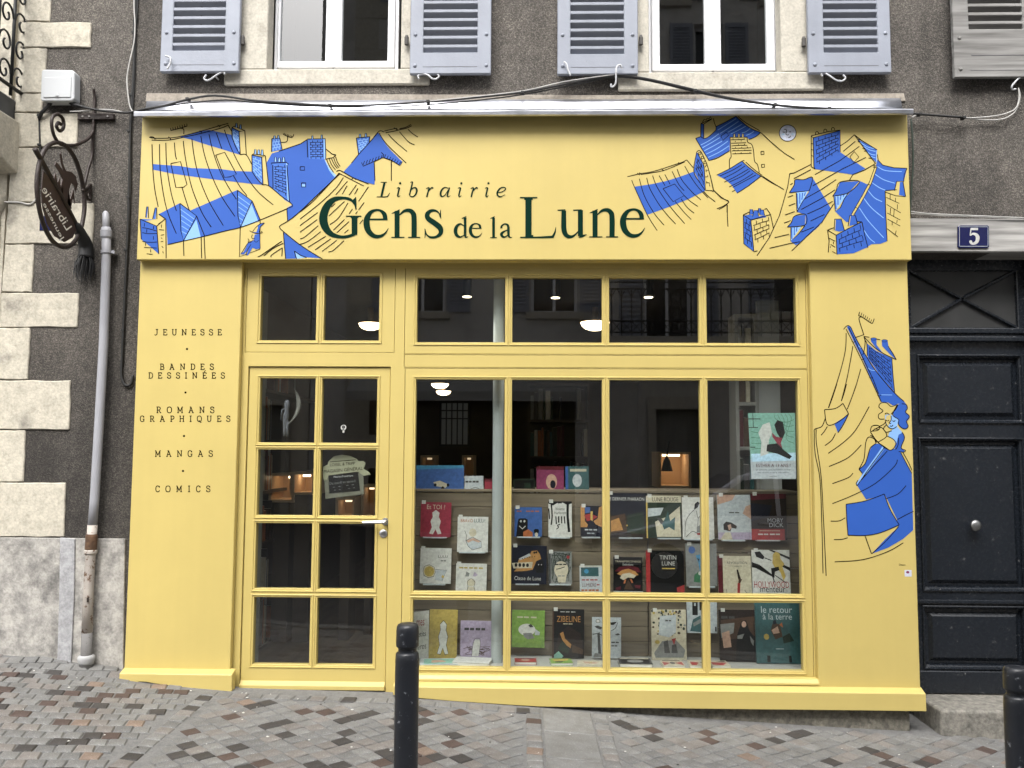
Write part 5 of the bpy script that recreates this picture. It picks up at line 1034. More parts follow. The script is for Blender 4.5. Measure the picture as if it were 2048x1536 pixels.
for pts in ([(550, 0), (520, 95), (485, 190)], [(628, 0), (610, 70), (588, 135)], [(708, 0), (670, 110), (635, 200)], [(452, 205), (540, 195), (600, 155)], [(600, 155), (645, 238)], [(645, 238), (560, 305), (475, 325), (452, 205)], [(458, 275), (430, 340), (375, 362), (370, 400), (378, 560), (415, 760), (430, 1100), (440, 1515)], [(385, 362), (388, 480), (425, 740), (445, 1100), (465, 1535)], [(475, 340), (450, 380), (425, 410)], [(540, 395), (510, 450), (455, 493)], [(645, 240), (600, 330), (560, 390)],
            [(810, 180), (700, 370), (600, 470), (482, 555)], [(747, 487), (640, 590), (488, 660)], [(680, 713), (640, 750), (515, 797)], [(1035, 605), (1010, 660), (860, 795), (680, 890), (515, 957)], [(1105, 812), (1040, 880), (940, 920)], [(618, 1070), (570, 1095), (502, 1097)], [(638, 1230), (590, 1243), (527, 1245)], [(775, 1212), (800, 1280), (828, 1358)], [(1165, 1018), (1100, 1050), (1035, 1085)], [(1083, 1270), (960, 1340), (760, 1405), (533, 1423)],
            [(625, 962), (780, 935), (930, 880)], [(930, 880), (975, 1000), (1050, 1128)], [(1050, 1128), (900, 1190), (780, 1212), (640, 1210)], [(640, 1210), (630, 1080), (625, 962)], [(1045, 1140), (950, 1250), (830, 1358)], [(862, 470), (850, 440), (805, 425), (782, 470), (770, 590), (750, 640), (728, 680)], [(865, 475), (820, 510), (800, 570), (775, 640), (728, 682)], [(728, 682), (755, 715)],
            [(930, 510), (820, 660), (712, 815)], [(955, 535), (850, 650), (745, 770)], [(712, 815), (706, 795), (720, 770)], [(820, 385), (900, 345), (950, 415), (880, 465)], [(820, 385), (880, 465), (975, 530), (1022, 485), (1005, 445), (950, 415)], [(818, 410), (850, 430), (868, 468)], [(880, 470), (930, 500), (970, 530)], [(818, 380), (830, 340), (870, 330), (895, 345), (880, 370), (830, 378)], [(850, 360), (885, 362)], [(885, 340), (920, 325), (945, 300)], [(950, 325), (925, 355), (945, 385), (990, 375)],
            [(1062, 550), (1110, 640), (1150, 715)], [(1078, 545), (1120, 620), (1152, 690)], [(1072, 385), (1092, 430), (1065, 510), (1100, 530), (1085, 545), (1045, 540)], [(1045, 430), (1040, 490), (1020, 525)],
            [(940, 285), (945, 320), (970, 350), (1000, 358), (1030, 340)], [(985, 255), (985, 290), (968, 310), (985, 318)], [(945, 290), (958, 296), (970, 288)], [(995, 292), (1008, 300), (1018, 290)], [(975, 335), (990, 338), (1000, 328)],
            [(1030, 165), (985, 180), (945, 150), (900, 155), (888, 185), (920, 215), (885, 245), (890, 278), (930, 280)], [(1040, 165), (1020, 205), (985, 240)], [(1070, 158), (1105, 165), (1115, 195), (1100, 225), (1132, 260), (1108, 298), (1122, 338), (1098, 360), (1062, 345), (1042, 315), (1045, 285), (1005, 258), (1000, 232), (1035, 165)], [(935, 240), (950, 232), (972, 245)]): L(pts, 1.9, 'line', 'n' if len(pts) == 2 else None)
pmap = lambda x, y, d: W(x, y, -0.0008 - d)
art('reader_drawing', mur, pmap, pilR)
art('credit_print', [('t', 'darkink', 'Dessin', 1798, 1127.5, 13, 3.6)], pmap, pilR)
art('credit_emblem', [('f', 'moon', [(1809, 1140), (1823, 1140), (1823.5, 1153), (1809.5, 1153)]), ('d', 'magenta', 1815.5, 1144.5, 3.4, 2.6)], pmap, pilR)

# ================================================================== THINGS ON THE WALL
# junction box
jb = thing('junction_box', W(120, 203, .09), 'pale grey plastic junction box on the cream corner stones', 'junction box')
a_ = [P(82, 141, .01), P(87, 138, .01), P(144, 139, .01), P(149, 145, .01), P(148, 197, .01), P(143, 202, .01), P(84, 202, .01), P(80, 198, .01)]
obj('box_body', MB().prism(a_, 0.012, 0.092), LIGHTPVC, jb, bevel=0.012, seg=3)
x0_, z0_ = P(85, 194, .0); x1_, z1_ = P(142, 153, .0); obj('box_lid', MB().box(x0_, x1_, 0.006, 0.02, z0_, z1_), LIGHTPVC, jb, bevel=0.003)
obj('lid_screw', MB().lathe([(0.011, 0.0), (0.009, -0.006), (0.001, -0.007)], (P(113, 190, .0)[0], 0.006, P(113, 190, .0)[1]), 12, axis='Y'), LIGHTPVC, jb)
obj('cable_gland', MB().tube([W(104, 203, .05), W(98, 210, .05), W(84, 225, .06), W(78, 236, .08)], 0.012, 8), BLACK, jb)
obj('cable_gland', MB().tube([W(140, 203, .05), W(150, 210, .05), W(162, 213, .06), W(175, 216, .07)], [0.016, 0.018, 0.012, 0.008], 8), BLACK, jb)

# downpipe
dp = thing('downpipe', W(172, 1345, .045), 'lilac-grey rainwater downpipe with a rusty lower joint beside the left pilaster', 'downpipe')
pr = lambda a, b, t: a + (b - a) * t
cen = [(212, 430), (213, 505), (207, 690), (198, 850), (189, 1000), (182, 1090), (177, 1180), (173, 1300), (172, 1350)]
def pc_(y_):
    for (a, b), (c, d) in zip(cen, cen[1:]):
        if b <= y_ <= d: return W(pr(a, c, (y_ - b) / (d - b)), y_, .045)
    return W(172, y_, .045)
obj('pipe', MB().tube([pc_(y_) for y_ in (455, 505, 690, 850, 1000, 1052)], 0.0285, 20), PIPE, dp, smooth=True)
obj('pipe_stub', MB().tube([W(211, 424, .06), W(211.5, 428, .05), pc_(440), pc_(470)], [0.012, 0.021, 0.022, 0.022], 16), PIPE, dp, smooth=True)
obj('pipe_collar', MB().tube([pc_(458), pc_(462), pc_(474), pc_(478)], [0.030, 0.036, 0.036, 0.030], 20), PIPE, dp)
obj('pipe_clip', MB().tube([pc_(501), pc_(507)], [0.035, 0.035], 20).box(pc_(504).x, pc_(504).x + 0.055, 0.04, 0.09, pc_(507).z, pc_(501).z), PIPE, dp)
obj('lower_pipe', MB().tube([pc_(y_) for y_ in (1050, 1090, 1100, 1180, 1270)], [0.030, 0.031, 0.031, 0.031, 0.033], 20), PIPELOW, dp, smooth=True)
obj('rusty_collar', MB().tube([pc_(1068), pc_(1072), pc_(1098), pc_(1102)], [0.031, 0.036, 0.036, 0.032], 20), mat('dark_rust', (0.10, 0.055, 0.03), 0.9, 0, 0.5, 30, 0.6, 60), dp)
obj('joint_ring', MB().tube([pc_(1098), pc_(1101), pc_(1106), pc_(1109)], [0.032, 0.040, 0.040, 0.032], 20), PIPELOW, dp)
obj('foot_pipe', MB().tube([pc_(y_) for y_ in (1265, 1310, 1352)], [0.033, 0.034, 0.047], 20), PIPEGREY, dp, smooth=True)
obj('foot_collar', MB().tube([pc_(1310), pc_(1313), pc_(1317), pc_(1324), pc_(1328)], [0.042, 0.050, 0.052, 0.047, 0.044], 20), PIPERING, dp, smooth=True)
obj('pipe_bracket', MB().box(pc_(1196).x + 0.01, pc_(1196).x + 0.022, 0.008, 0.012, pc_(1196).z - 0.02, pc_(1196).z + 0.01), IRON, dp)

# cables
def cable(name, pts, y_, r, M, label, clips=()):
    cu = [W(a, b, (y_ if len(q) == 0 else q[0])) for a, b, *q in pts]
    o = obj(name, MB().tube(catmull([tuple(p) for p in cu], 4), r, 7), M, origin=cu[-1], smooth=True)
    for a, b in clips:
        w_ = W(a, b, y_); obj('cable_clip', MB().box(w_.x - .011, w_.x + .011, y_ - .012, y_ + .03, w_.z - .008, w_.z + .008), BLACK, o, bevel=0.002)
    return tag(o, label, 'cable')
cable('black_cable', [(270, -200), (271, 0), (268, 60), (267, 150), (262, 220), (259, 330), (256, 450), (251, 560), (247, 650), (244, 715), (243, 752), (250, 770), (262, 768), (266, 750)], .085, 0.0085, BLACK, 'thick black cable running down the wall beside the left pilaster', [(267, 65), (262, 190), (258, 262), (257, 395), (252, 500), (246, 660)])
cable('black_cable', [(275, -200), (275, 0), (271, 60), (269, 150), (265, 218), (262, 260), (260, 400), (252, 570), (245, 730)], .088, 0.006, BLACK, 'thinner black cable beside the thick one, ending at its loop')
cable('white_cable', [(266, -200), (268, 0), (270, 45), (268, 85), (257, 135), (254, 165), (259, 210), (266, 224)], .074, 0.0045, CABLEW, 'thin whitish cable bowing away from the black cables at top left')
cable('black_cable', [(166, 214), (195, 220), (230, 224), (258, 225), (285, 219), (330, 211), (375, 199), (430, 191), (500, 200), (560, 205), (650, 210), (740, 210), (850, 204), (960, 194), (1050, 184), (1140, 166), (1228, 151), (1290, 157), (1370, 175), (1450, 194), (1530, 207), (1600, 214), (1700, 219), (1800, 225), (1850, 229), (1930, 235)], .035, 0.0075, BLACK,
      'black cable sagging along the zinc flashing and over the shutter hook', [(375, 198), (660, 210), (856, 203), (1045, 185), (1390, 181), (1550, 209), (1658, 217), (1840, 228), (1928, 235)])
cable('black_cable', [(262, 226), (320, 214), (380, 206), (450, 200), (520, 206), (620, 212), (760, 214), (900, 206), (1040, 190), (1150, 169), (1228, 154), (1300, 162), (1400, 186), (1500, 205), (1640, 219), (1800, 226)], .042, 0.005, BLACK, 'second thin black cable just under the sagging one')
cable('white_cable', [(860, 202), (960, 192), (1050, 181), (1130, 163), (1228, 149)], .028, 0.0036, CABLEW, 'pale cable rising to the shutter hook over the flashing')
cable('white_cable', [(140, 223), (170, 222), (200, 219), (225, 220), (245, 224)], .05, 0.004, CABLEW, 'short whitish cable crossing below the junction box')
cable('white_cable', [(1823, 236), (1832, 230), (1850, 228), (1900, 234), (1940, 236), (1990, 232), (2020, 224), (2033, 214), (2038, 195), (2037, 176)], .06, 0.0042, CABLEW, 'pale upper cable looping up to the shutter at the right edge')
cable('white_cable', [(1930, 236), (1970, 240), (2005, 238), (2025, 228), (2034, 216), (2040, 195), (2038, 178)], .065, 0.004, CABLEW, 'pale lower cable sagging below the weathered shutter')
cable('green_cable', [(1822, 238), (1825, 280), (1826, 330), (1822, 390), (1820, 432)], .06, 0.006, mat('green_black_cable', (0.02, 0.035, 0.025), 0.6), 'dark green cable hanging down the right end of the fascia')
cable('black_cable', [(78, 228), (79, 260), (80, 300), (79, 330), (76, 390)], .085, 0.006, BLACK, 'short black cable down the corner stones behind the hanging sign', [(78, 231), (79, 290)])
cable('white_cable', [(10, 404), (40, 405), (55, 409), (65, 406), (73, 396)], .08, 0.006, CABLEW, 'dusty cable curving across the corner stones at the left edge')
# small blue street plate half hidden by the sign
tag(obj('street_plate', MB().prism([P(79, 432, .08), P(103, 432, .08), P(103, 461, .08), P(78, 461, .08)], .082, .089), MATS['navy_enamel'], origin=W(90, 461, .085), bevel=0.002), 'small dark blue enamel plate on the corner stones behind the hanging sign', 'plate')

# ---- wrought iron hanging sign, square to the wall
XS = W(190, 232, .10).x
def SP(cx, cy_, dx=0.0):
    w_ = WX(60 + cx / 3.657, 180 + cy_ / 3.657, XS)
    if w_.y > 0.085: w_ = W(60 + cx / 3.657, 180 + cy_ / 3.657, 0.085); w_.x = XS
    return Vector((XS + dx, w_.y, w_.z))
hs_ = thing('hanging_sign', SP(488, 240), 'brown wrought iron hanging sign with a rabbit, broom and cut lettering', 'hanging sign')
def bar(name, pts, r, M=IRON, closed=False, n=6):
    q = catmull([tuple(SP(*p)) for p in pts], n, closed)
    if closed: q.append(q[0])
    return obj(name, MB().tube(q, r, 8), M, hs_, smooth=True)
bar('ring', [(240, 395), (185, 385), (130, 410), (90, 470), (60, 580), (50, 720), (70, 880), (110, 1010), (170, 1110), (250, 1150), (320, 1115), (370, 1020), (395, 900), (398, 800), (385, 690), (345, 540), (290, 440)], 0.014, closed=True)
bar('scroll', [(488, 250), (470, 300), (420, 360), (340, 400), (270, 405), (215, 392), (175, 330), (158, 250), (168, 195), (205, 178), (240, 212), (245, 270), (220, 300), (195, 270), (205, 240), (228, 252)], 0.011)
bar('strap', [(465, -10), (488, 60), (490, 160), (488, 260), (480, 380), (455, 480), (425, 580), (400, 690), (385, 740)], 0.010)
bar('curl', [(385, 735), (420, 720), (440, 692), (468, 708), (476, 758), (452, 802), (420, 792), (410, 755), (436, 738)], 0.010)
obj('wall_plate', MB().box(W(157, 232, .085).x, W(229, 232, .085).x, 0.072, 0.097, W(190, 240, .085).z, W(190, 228, .085).z), IRON, hs_, bevel=0.003)
for p_ in (165, 178, 215): w_ = W(p_, 233, .07); obj('rivet', MB().lathe([(0.008, 0), (0.006, -.005), (0.001, -.006)], (w_.x, .072, w_.z), 10, axis='Y'), mat('worn_rivet', (0.25, 0.24, 0.23), 0.5, 0.8), hs_)
def plate(name, pts, M, th=0.006):
    mb = MB(); a = [SP(*p) for p in pts]; n = len(a)
    mb.add([(p.x - th / 2, p.y, p.z) for p in a] + [(p.x + th / 2, p.y, p.z) for p in a], [list(range(n)), list(range(2 * n - 1, n - 1, -1))] + [(i, i + n, (i + 1) % n + n, (i + 1) % n) for i in range(n)])
    return obj(name, mb, M, hs_)
plate('sign_plate', [(95, 590), (82, 720), (92, 860), (125, 980), (180, 1070), (250, 1112), (310, 1080), (338, 1020), (300, 930), (240, 830), (180, 720), (135, 640)], mat('brown_sign_plate', (0.045, 0.026, 0.021), 0.5, 0.1, 0.25, 20))
plate('rabbit_silhouette', [(225, 452), (238, 540), (262, 592), (300, 598), (332, 630), (346, 690), (335, 745), (322, 700), (300, 680), (285, 722), (282, 780), (303, 868), (285, 872), (262, 800), (236, 770), (222, 712), (236, 650), (208, 592), (180, 548), (186, 528), (200, 535), (228, 575), (248, 598), (230, 540), (218, 470)], MATS['brown_sign_plate'])
plate('grass_silhouette', [(165, 690), (182, 605), (200, 680), (212, 640), (225, 720), (240, 705), (235, 780), (222, 800)], MATS['brown_sign_plate']); plate('grass_silhouette', [(270, 840), (278, 740), (292, 800), (315, 722), (328, 832), (312, 780), (300, 850)], MATS['brown_sign_plate'])
CUT = mat('cut_lettering', (0.8, 0.78, 0.72), 0.7)
for t_, o_, du, dv in (('Librairie', (303, 1000), (-185, -300), (-42, 30)), ('Jeunesse', (250, 1090), (-140, -270), (-30, 20))):
    vs_, fs = text_geo(t_); mb = MB()
    for dx in (-0.0045, 0.0045): mb.add([SP(o_[0] + u * du[0] + v * dv[0], o_[1] + u * du[1] + v * dv[1], dx) for u, v in vs_], fs)
    obj('cut_lettering', mb, CUT, hs_)
def broom_y(p): return SP(*p)
bar('broom_stick', [(35, 430), (135, 610), (240, 800), (345, 1000)], 0.016)
bq = [SP(*p) for p in ((330, 975), (350, 1010), (385, 1080), (410, 1150), (405, 1230))]
bh = obj('broom_head', MB().tube(catmull([tuple(p) for p in bq], 4), [0.016, 0.020, 0.024, 0.028, 0.031, 0.033, 0.035, 0.037, 0.040, 0.042, 0.043, 0.044, 0.045, 0.046, 0.047, 0.048, 0.05], 12), BLACK, hs_, smooth=True)
rb_ = random.Random(5); mb = MB()
for k in range(60):
    a = rb_.uniform(0, 6.28); r_ = rb_.uniform(0, 1) ** .5; s_ = SP(405, 1215); e_ = SP(390 + rb_.uniform(-12, 20), 1350 + rb_.uniform(-40, 50))
    s_ = s_ + Vector((math.cos(a) * .04 * r_, math.sin(a) * .04 * r_, 0)); e_ = e_ + Vector((math.cos(a) * .06 * r_, math.sin(a) * .06 * r_, 0))
    mb.tube([s_, (s_ + e_) / 2 + Vector((math.cos(a) * .012, math.sin(a) * .012, 0)), e_], [0.004, 0.003, 0.002], 5)
tag(obj('bristles', mb, BLACK, hs_), kind='stuff')

# ================================================================== BOLLARDS
def bollard(pxc, pyt, y_, label):
    w_ = W(pxc, pyt, y_); gzb = gz(w_.x, y_); h = w_.z; r = 0.0505
    prof = [(r * 1.07, gzb - 0.15), (r * 1.07, h - 0.205), (r * 1.06, h - 0.160), (r * 1.03, h - 0.134), (r * .96, h - 0.128), (r * .82, h - 0.122), (r * .80, h - 0.112), (r * .86, h - 0.105), (r * .99, h - 0.100), (r * 1.02, h - 0.09), (r * 1.01, h - 0.03), (r * .98, h - 0.014), (r * .88, h - 0.004), (r * .7, h + 0.0), (0.001, h + 0.002)]
    o = thing('bollard', (w_.x, y_, gzb), label, 'bollard', 'black bollards along the pavement edge')
    p1 = smooth_by_angle(obj('post', MB().lathe([p for p in prof[:6]] , (w_.x, y_, 0), 32), BOLL, o), 50)
    smooth_by_angle(obj('neck', MB().lathe(prof[5:8], (w_.x, y_, 0), 32), BOLL, o), 50)
    smooth_by_angle(obj('head', MB().lathe(prof[7:], (w_.x, y_, 0), 32), BOLL, o), 50)
bollard(815.5, 1247, -1.5, 'black bollard in front of the shop door frame and window')
bollard(2031, 1333, -1.5, 'black bollard at the right edge in front of the stone step')

# ================================================================== LEFT NEIGHBOUR
nb = thing('neighbour_house', W(-60, 1310, .3), 'pale stone neighbouring house with iron balcony at the left edge', 'house')
obj('wall', MB().box(-7.5, XL + 0.15, 0.13, 0.5, -0.4, 6.4), CREAM, nb)
obj('pier', MB().box(-4.6, vx(.095, (-10, 800)), 0.10, 0.2, -0.4, 6.4), CREAM, nb)
zb_ = hz(-.1, (10, 222))
obj('balcony_slab', MB().box(-6.2, vx(.0, (30, 150)) - .05, -0.55, 0.13, zb_, zb_ + 0.16), mat('dark_balcony_stone', (0.09, 0.09, 0.09), 0.9, 0, 0.3, 8), nb, bevel=0.015)
obj('corbel', MB().prismx([(0.13, zb_), (-0.30, zb_), (-0.28, zb_ - 0.10), (-0.16, zb_ - 0.16), (-0.08, zb_ - 0.30), (-0.02, zb_ - 0.33), (0.13, zb_ - 0.36)], vx(.0, (0, 250)) - 0.12, vx(.0, (26, 250)) - 0.01), CREAM, nb, bevel=0.012, seg=2)
obj('half_column', MB().lathe([(0.07, -0.4), (0.07, zb_ - 0.62), (0.095, zb_ - 0.58), (0.10, zb_ - 0.5), (0.08, zb_ - 0.48)], (vx(.1, (2, 500)) - 0.08, 0.10, 0), 20), CREAM, nb, smooth=True)
xr_ = vx(-.1, (34, 80)) - 0.075
BI = mat('black_balcony_iron', (0.015, 0.016, 0.016), 0.5, 0.3)
def brod(name, pts, r): return obj(name, MB().tube(catmull(pts, 5), r, 6), BI, nb, smooth=True)
for y_ in (-0.5, -0.34, -0.18, -0.02, 0.1): brod('baluster', [(xr_, y_, zb_ + 0.14), (xr_, y_, zb_ + 1.05)], 0.011)
for z_ in (0.2, 0.95, 1.05): brod('rail', [(xr_, -0.52, zb_ + z_), (xr_, 0.13, zb_ + z_)], 0.013); brod('rail', [(xr_, -0.52, zb_ + z_), (-6.2, -0.52, zb_ + z_)], 0.013)
for k in range(4):
    y0_ = -0.5 + 0.16 * k
    for m_ in range(4):
        zc = zb_ + 0.28 + 0.19 * m_; s_ = (-1) ** (k + m_)
        brod('scrollwork', [(xr_, y0_ + 0.08 + s_ * 0.07 * math.cos(t * .55) * (1 - t * .06), zc + 0.085 * math.sin(t * .55) * (1 - t * .06)) for t in range(0, 14)], 0.007)
for k in range(16):
    x_ = xr_ - 0.12 * (k + 1); brod('baluster', [(x_, -0.52, zb_ + 0.14), (x_, -0.52, zb_ + 1.05)], 0.009)

# ================================================================== SHOP INTERIOR
ir = thing('shop_room', (0, 5, -0.02), 'dim brown bookshop interior behind the glass', 'shop room')
RX0, RX1, RY1, RZ0, RZ1 = xPL0 + 0.14, xPR1 - 0.14, 12.5, -0.05, 2.95
WALLM = mat('brown_shop_wall', (0.055, 0.042, 0.033), 0.8, 0, 0.2, 3); CEIL = mat('dark_ceiling', (0.075, 0.062, 0.05), 0.85); FLOORM = make_wood('dark_floor', (0.05, 0.035, 0.025), (0.09, 0.065, 0.045), 'Y', 20)
obj('floor', MB().box(RX0, RX1, 0.13, RY1, RZ0 - 0.1, RZ0), FLOORM, ir)
obj('ceiling', MB().box(RX0, RX1, 0.43, RY1, RZ1, RZ1 + 0.1), CEIL, ir)
obj('side_wall', MB().box(RX0 - 0.1, RX0, 0.43, RY1, RZ0, RZ1), WALLM, ir); obj('side_wall', MB().box(RX1, RX1 + 0.1, 0.43, RY1, RZ0, RZ1), WALLM, ir)
obj('rear_wall', MB().box(RX0, RX1, RY1, RY1 + 0.1, RZ0, RZ1), WALLM, ir)
obj('window_head', MB().box(RX0, RX1, 0.125, 0.42, fz0 + 0.02, RZ1 + 0.05), WALLM, ir)
# white shop-side jamb boards seen through the door
obj('door_lining', MB().box(xPL1 - 0.02, xPL1 + 0.05, 0.14, 0.40, -0.1, 2.6), mat('grey_lining', (0.22, 0.23, 0.22), 0.7), ir)
# rear window with small panes
bw = MB(); rx0, rz1 = P(882, 805, 12.3); rx1, rz0 = P(936, 890, 12.3); xs_ = [rx0 + (rx1 - rx0) * k / 5 for k in range(6)]; zs_ = [rz0, rz0 + (rz1 - rz0) * .62, rz0 + (rz1 - rz0) * .81, rz1]
board(bw, rx0 - 0.03, rx1 + 0.03, rz0 - 0.03, rz1 + 0.03, [(xs_[i] + 0.012, xs_[i + 1] - 0.012, zs_[j] + 0.012, zs_[j + 1] - 0.012) for i in range(5) for j in range(3)], 12.3, 12.34)
bwo = obj('rear_window', bw, BLACK, ir); obj('frosted_glass', MB().box(rx0, rx1, 12.35, 12.36, rz0, rz1), mat('frosted_rear_glass', (0.2, 0.2, 0.19), 0.6, emit=(0.5, 0.52, 0.5), estr=0.012), bwo)  # glass emits faintly in place of light from beyond
# column
cx0, cx1 = vx(.24, (985, 900)), vx(.24, (1007, 900))
tag(smooth_by_angle(obj('column', MB().lathe([((cx1 - cx0) / 2, RZ0), ((cx1 - cx0) / 2, RZ1 - 0.02)], ((cx0 + cx1) / 2, 0.25, 0), 24), mat('pale_grey_column_paint', (0.34, 0.37, 0.37), 0.5, 0, 0.06, 4), origin=((cx0 + cx1) / 2, 0.25, RZ0)), 40), 'pale grey round column standing behind the display window', 'column')
# lamps
WARM = (1.0, 0.80, 0.55)
BULB = mat('lit_bowl_glass', (0.9, 0.85, 0.75), 0.4, emit=WARM, estr=3.0); SPOT = mat('lit_spot_lens', (0.9, 0.85, 0.75), 0.4, emit=(1.0, 0.82, 0.55), estr=3.0)
def bowl(px, py, w_, label, drop=0.19):
    z_ = RZ1 - drop; d = ray(px, py); t = (z_ - CAM.z) / d.z; c_ = CAM + d * t; r = w_ / 2 / FPX * (c_ - CAM).dot(fw)
    o = thing('ceiling_lamp', (c_.x, c_.y, RZ1), label, 'ceiling lamp', 'bowl lamps under the shop ceiling')
    obj('glass_bowl', MB().lathe([(0.001, z_ - r * .33), (r * .35, z_ - r * .30), (r * .7, z_ - r * .18), (r * .92, z_ + r * .02), (r, z_ + r * .22), (r * .9, z_ + r * .25), (0.001, z_ + r * .18)], (c_.x, c_.y, 0), 24), BULB, o, smooth=True)
    obj('lamp_rim', MB().lathe([(r * .9, z_ + r * .255), (r * 1.04, z_ + r * .24), (r * 1.04, z_ + r * .32), (r * .9, z_ + r * .33)], (c_.x, c_.y, 0), 24), mat('brass_rim', (0.4, 0.26, 0.12), 0.4, 0.8), o)
    obj('lamp_stem', MB().lathe([(0.03, z_ + r * .3), (0.03, RZ1)], (c_.x, c_.y, 0), 12), MATS['brass_rim'], o)
bowl(741, 653, 47, 'glowing bowl lamp seen through the light over the shop door'); bowl(1190, 652, 58, 'glowing bowl lamp seen through the light over the display window')
bowl(880, 772, 35, 'larger of two glowing bowl lamps at the top of the first big pane', 0.3); bowl(887, 786, 30, 'smaller lower of two glowing bowl lamps in the first big pane', 0.42)
for px, py, lb in ((934, 592, 'left'), (1111, 594, 'middle'), (1297, 593, 'right')):
    c_ = W(px, py, .27); r = 0.036; o = thing('pendant_spot', (c_.x, c_.y, RZ1), f'{lb} one of three black cylinder spotlights behind the top panes', 'spotlight', 'black spotlights behind the top panes')
    obj('spot_body', MB().lathe([(r * .86, c_.z + 0.125), (r * .9, c_.z + 0.12), (r * .92, c_.z + 0.01), (r * 1.15, c_.z + 0.006), (r * 1.15, c_.z - 0.004), (r * .9, c_.z - 0.004)], (c_.x, c_.y, 0), 20), mat('black_spot_metal', (0.02, 0.02, 0.022), 0.5), o)
    obj('spot_lens', MB().lathe([(r * .82, c_.z - 0.0045), (r * .8, c_.z - 0.008)], (c_.x, c_.y, 0), 20), SPOT, o)
    sp_l = bpy.data.lights.new('spot_light', 'SPOT'); sp_l.energy = 12; sp_l.spot_size = rad(120); sp_l.spot_blend = 1; sp_l.color = (1, .93, .84); sp_l.shadow_soft_size = .03
    spo = bpy.data.objects.new('spot_light', sp_l); COL.objects.link(spo); spo.parent = o; spo.location = (0, 0, c_.z - 0.02 - RZ1)
    obj('spot_stem', MB().tube([(c_.x, c_.y, c_.z + 0.12), (c_.x, c_.y, RZ1)], 0.008, 8), MATS['black_spot_metal'], o)

# ---- books helper
def book_mesh(x0, x1, z0, z1, y_, th, rim=0.003):
    mb = MB(); mb.box(x0, x1, y_, y_ + 0.002, z0, z1, 0); mb.box(x0, x1, y_ + th - 0.002, y_ + th, z0, z1, 0); mb.box(x0, x0 + 0.0025, y_ + 0.002, y_ + th - 0.002, z0, z1, 0)
    mb.box(x0 + 0.0026, x1 - rim, y_ + 0.0021, y_ + th - 0.0021, z0 + rim, z1 - rim, 1); return mb
GRP = 'books set out in the display window'
def book(r, col, prims, label, y_=0.385, th=0.012, tagged=True, spine=None, slant=0.0, cat='book', name='book'):
    ax_, az_ = P(r[0], r[3], y_); bx_, bz_ = P(r[2], r[1], y_)
    o = obj(name, book_mesh(ax_, bx_, az_, bz_, y_, th), [C[col], PAGES], origin=((ax_ + bx_) / 2, y_ + th / 2, az_), bevel=0.0006)
    tag(o, label, cat, GRP)
    mp = lambda u, v, d: Vector((ax_ + (bx_ - ax_) * u, y_ - 0.0004 - d, bz_ + (az_ - bz_) * v))
    if spine: prims = [('f', spine, [(0, 0), (.09, 0), (.09, 1), (0, 1)])] + prims
    s_ = lambda p: p
    if prims: 
        pp = []
        for p in prims: pp.append(p if p[0] != 'l' else p)
        art('cover_print', pp, mp, o, eps=2.5e-5)
    if tagged:
        t0 = (r[0] + (r[2] - r[0]) * 0.04, r[1] - 4); a = P(t0[0], t0[1] + 7, y_); b = P(t0[0] + 8, t0[1], y_)
        obj('price_tag', MB().box(a[0], b[0], y_ - 0.0025, y_ - 0.0012, a[1], b[1]), C['white'], o)
    o.rotation_euler = (rad(-random.uniform(2, 4)), rad(random.uniform(-.8, .8)), rad(random.uniform(-2.5, 2.5)))
    return o
def flat_book(pxc, pyb, w_, d_, th, col, prims, label, y_=0.22, rot=0.0, n=1):
    c_ = W(pxc, pyb, y_); mb = MB(); R_ = Matrix.Rotation(rot, 3, 'Z')
    tmp = MB().box(-w_ / 2, w_ / 2, -d_ / 2, d_ / 2, th - 0.002, th, 0).box(-w_ / 2, w_ / 2, -d_ / 2, d_ / 2, 0, 0.002, 0).box(-w_ / 2 + .003, w_ / 2 - .003, -d_ / 2 + .003, d_ / 2 - .003, 0.0021, th - 0.0021, 1)
    base = Vector((c_.x, y_, SHZ + 0.0005)); mb.v = [tuple(R_ @ Vector(v) + base) for v in tmp.v]; mb.f = tmp.f; mb.m = tmp.m
    o = obj('book', mb, [C[col], PAGES], origin=base, bevel=0.0006); tag(o, label, 'book', 'books lying flat in the display window')
    art('cover_print', prims, lambda u, v, d: R_ @ Vector(((u - .5) * w_, (.5 - v) * d_, th + 0.0004 + d)) + base, o, eps=2.5e-5)
    return o
# ---- display stand: plank back and white shelf
SHZ = hz(.09, (1200, 1337)) - 0.004
ds_ = thing('display_stand', (0, 0.3, RZ0), 'plank-backed display stand with a white shelf behind the window', 'display stand')
PL = make_wood('display_plank', (0.10, 0.08, 0.054), (0.165, 0.13, 0.088), 'X', 26)
sx0, sx1 = vx(.3, (806, 1200)), vx(.3, (1612, 1200))
obj('shelf', MB().box(sx0, sx1, 0.088, 0.46, SHZ - 0.03, SHZ), mat('white_shelf', (0.30, 0.30, 0.285), 0.5), ds_, bevel=0.002)
obj('shelf_base', MB().box(sx0, sx1, 0.13, 0.44, RZ0, SHZ - 0.031), WALLM, ds_)
zt_ = hz(.43, (1200, 986)); npl_ = 11; ph = (zt_ - SHZ) / npl_
for a, b in ((sx0, vx(.43, (1296, 1100)) - 0.004), (vx(.43, (1296, 1100)) + 0.004, sx1)):
    for k in range(npl_): obj('plank', MB().box(a, b, 0.43 + random.uniform(0, .003), 0.452, SHZ + 0.001 + k * ph, SHZ + (k + 1) * ph - 0.003), PL, ds_, bevel=0.002)
obj('stand_top', MB().box(sx0, sx1, 0.425, 0.80, zt_ + 0.001, zt_ + 0.02), PL, ds_, bevel=0.002)
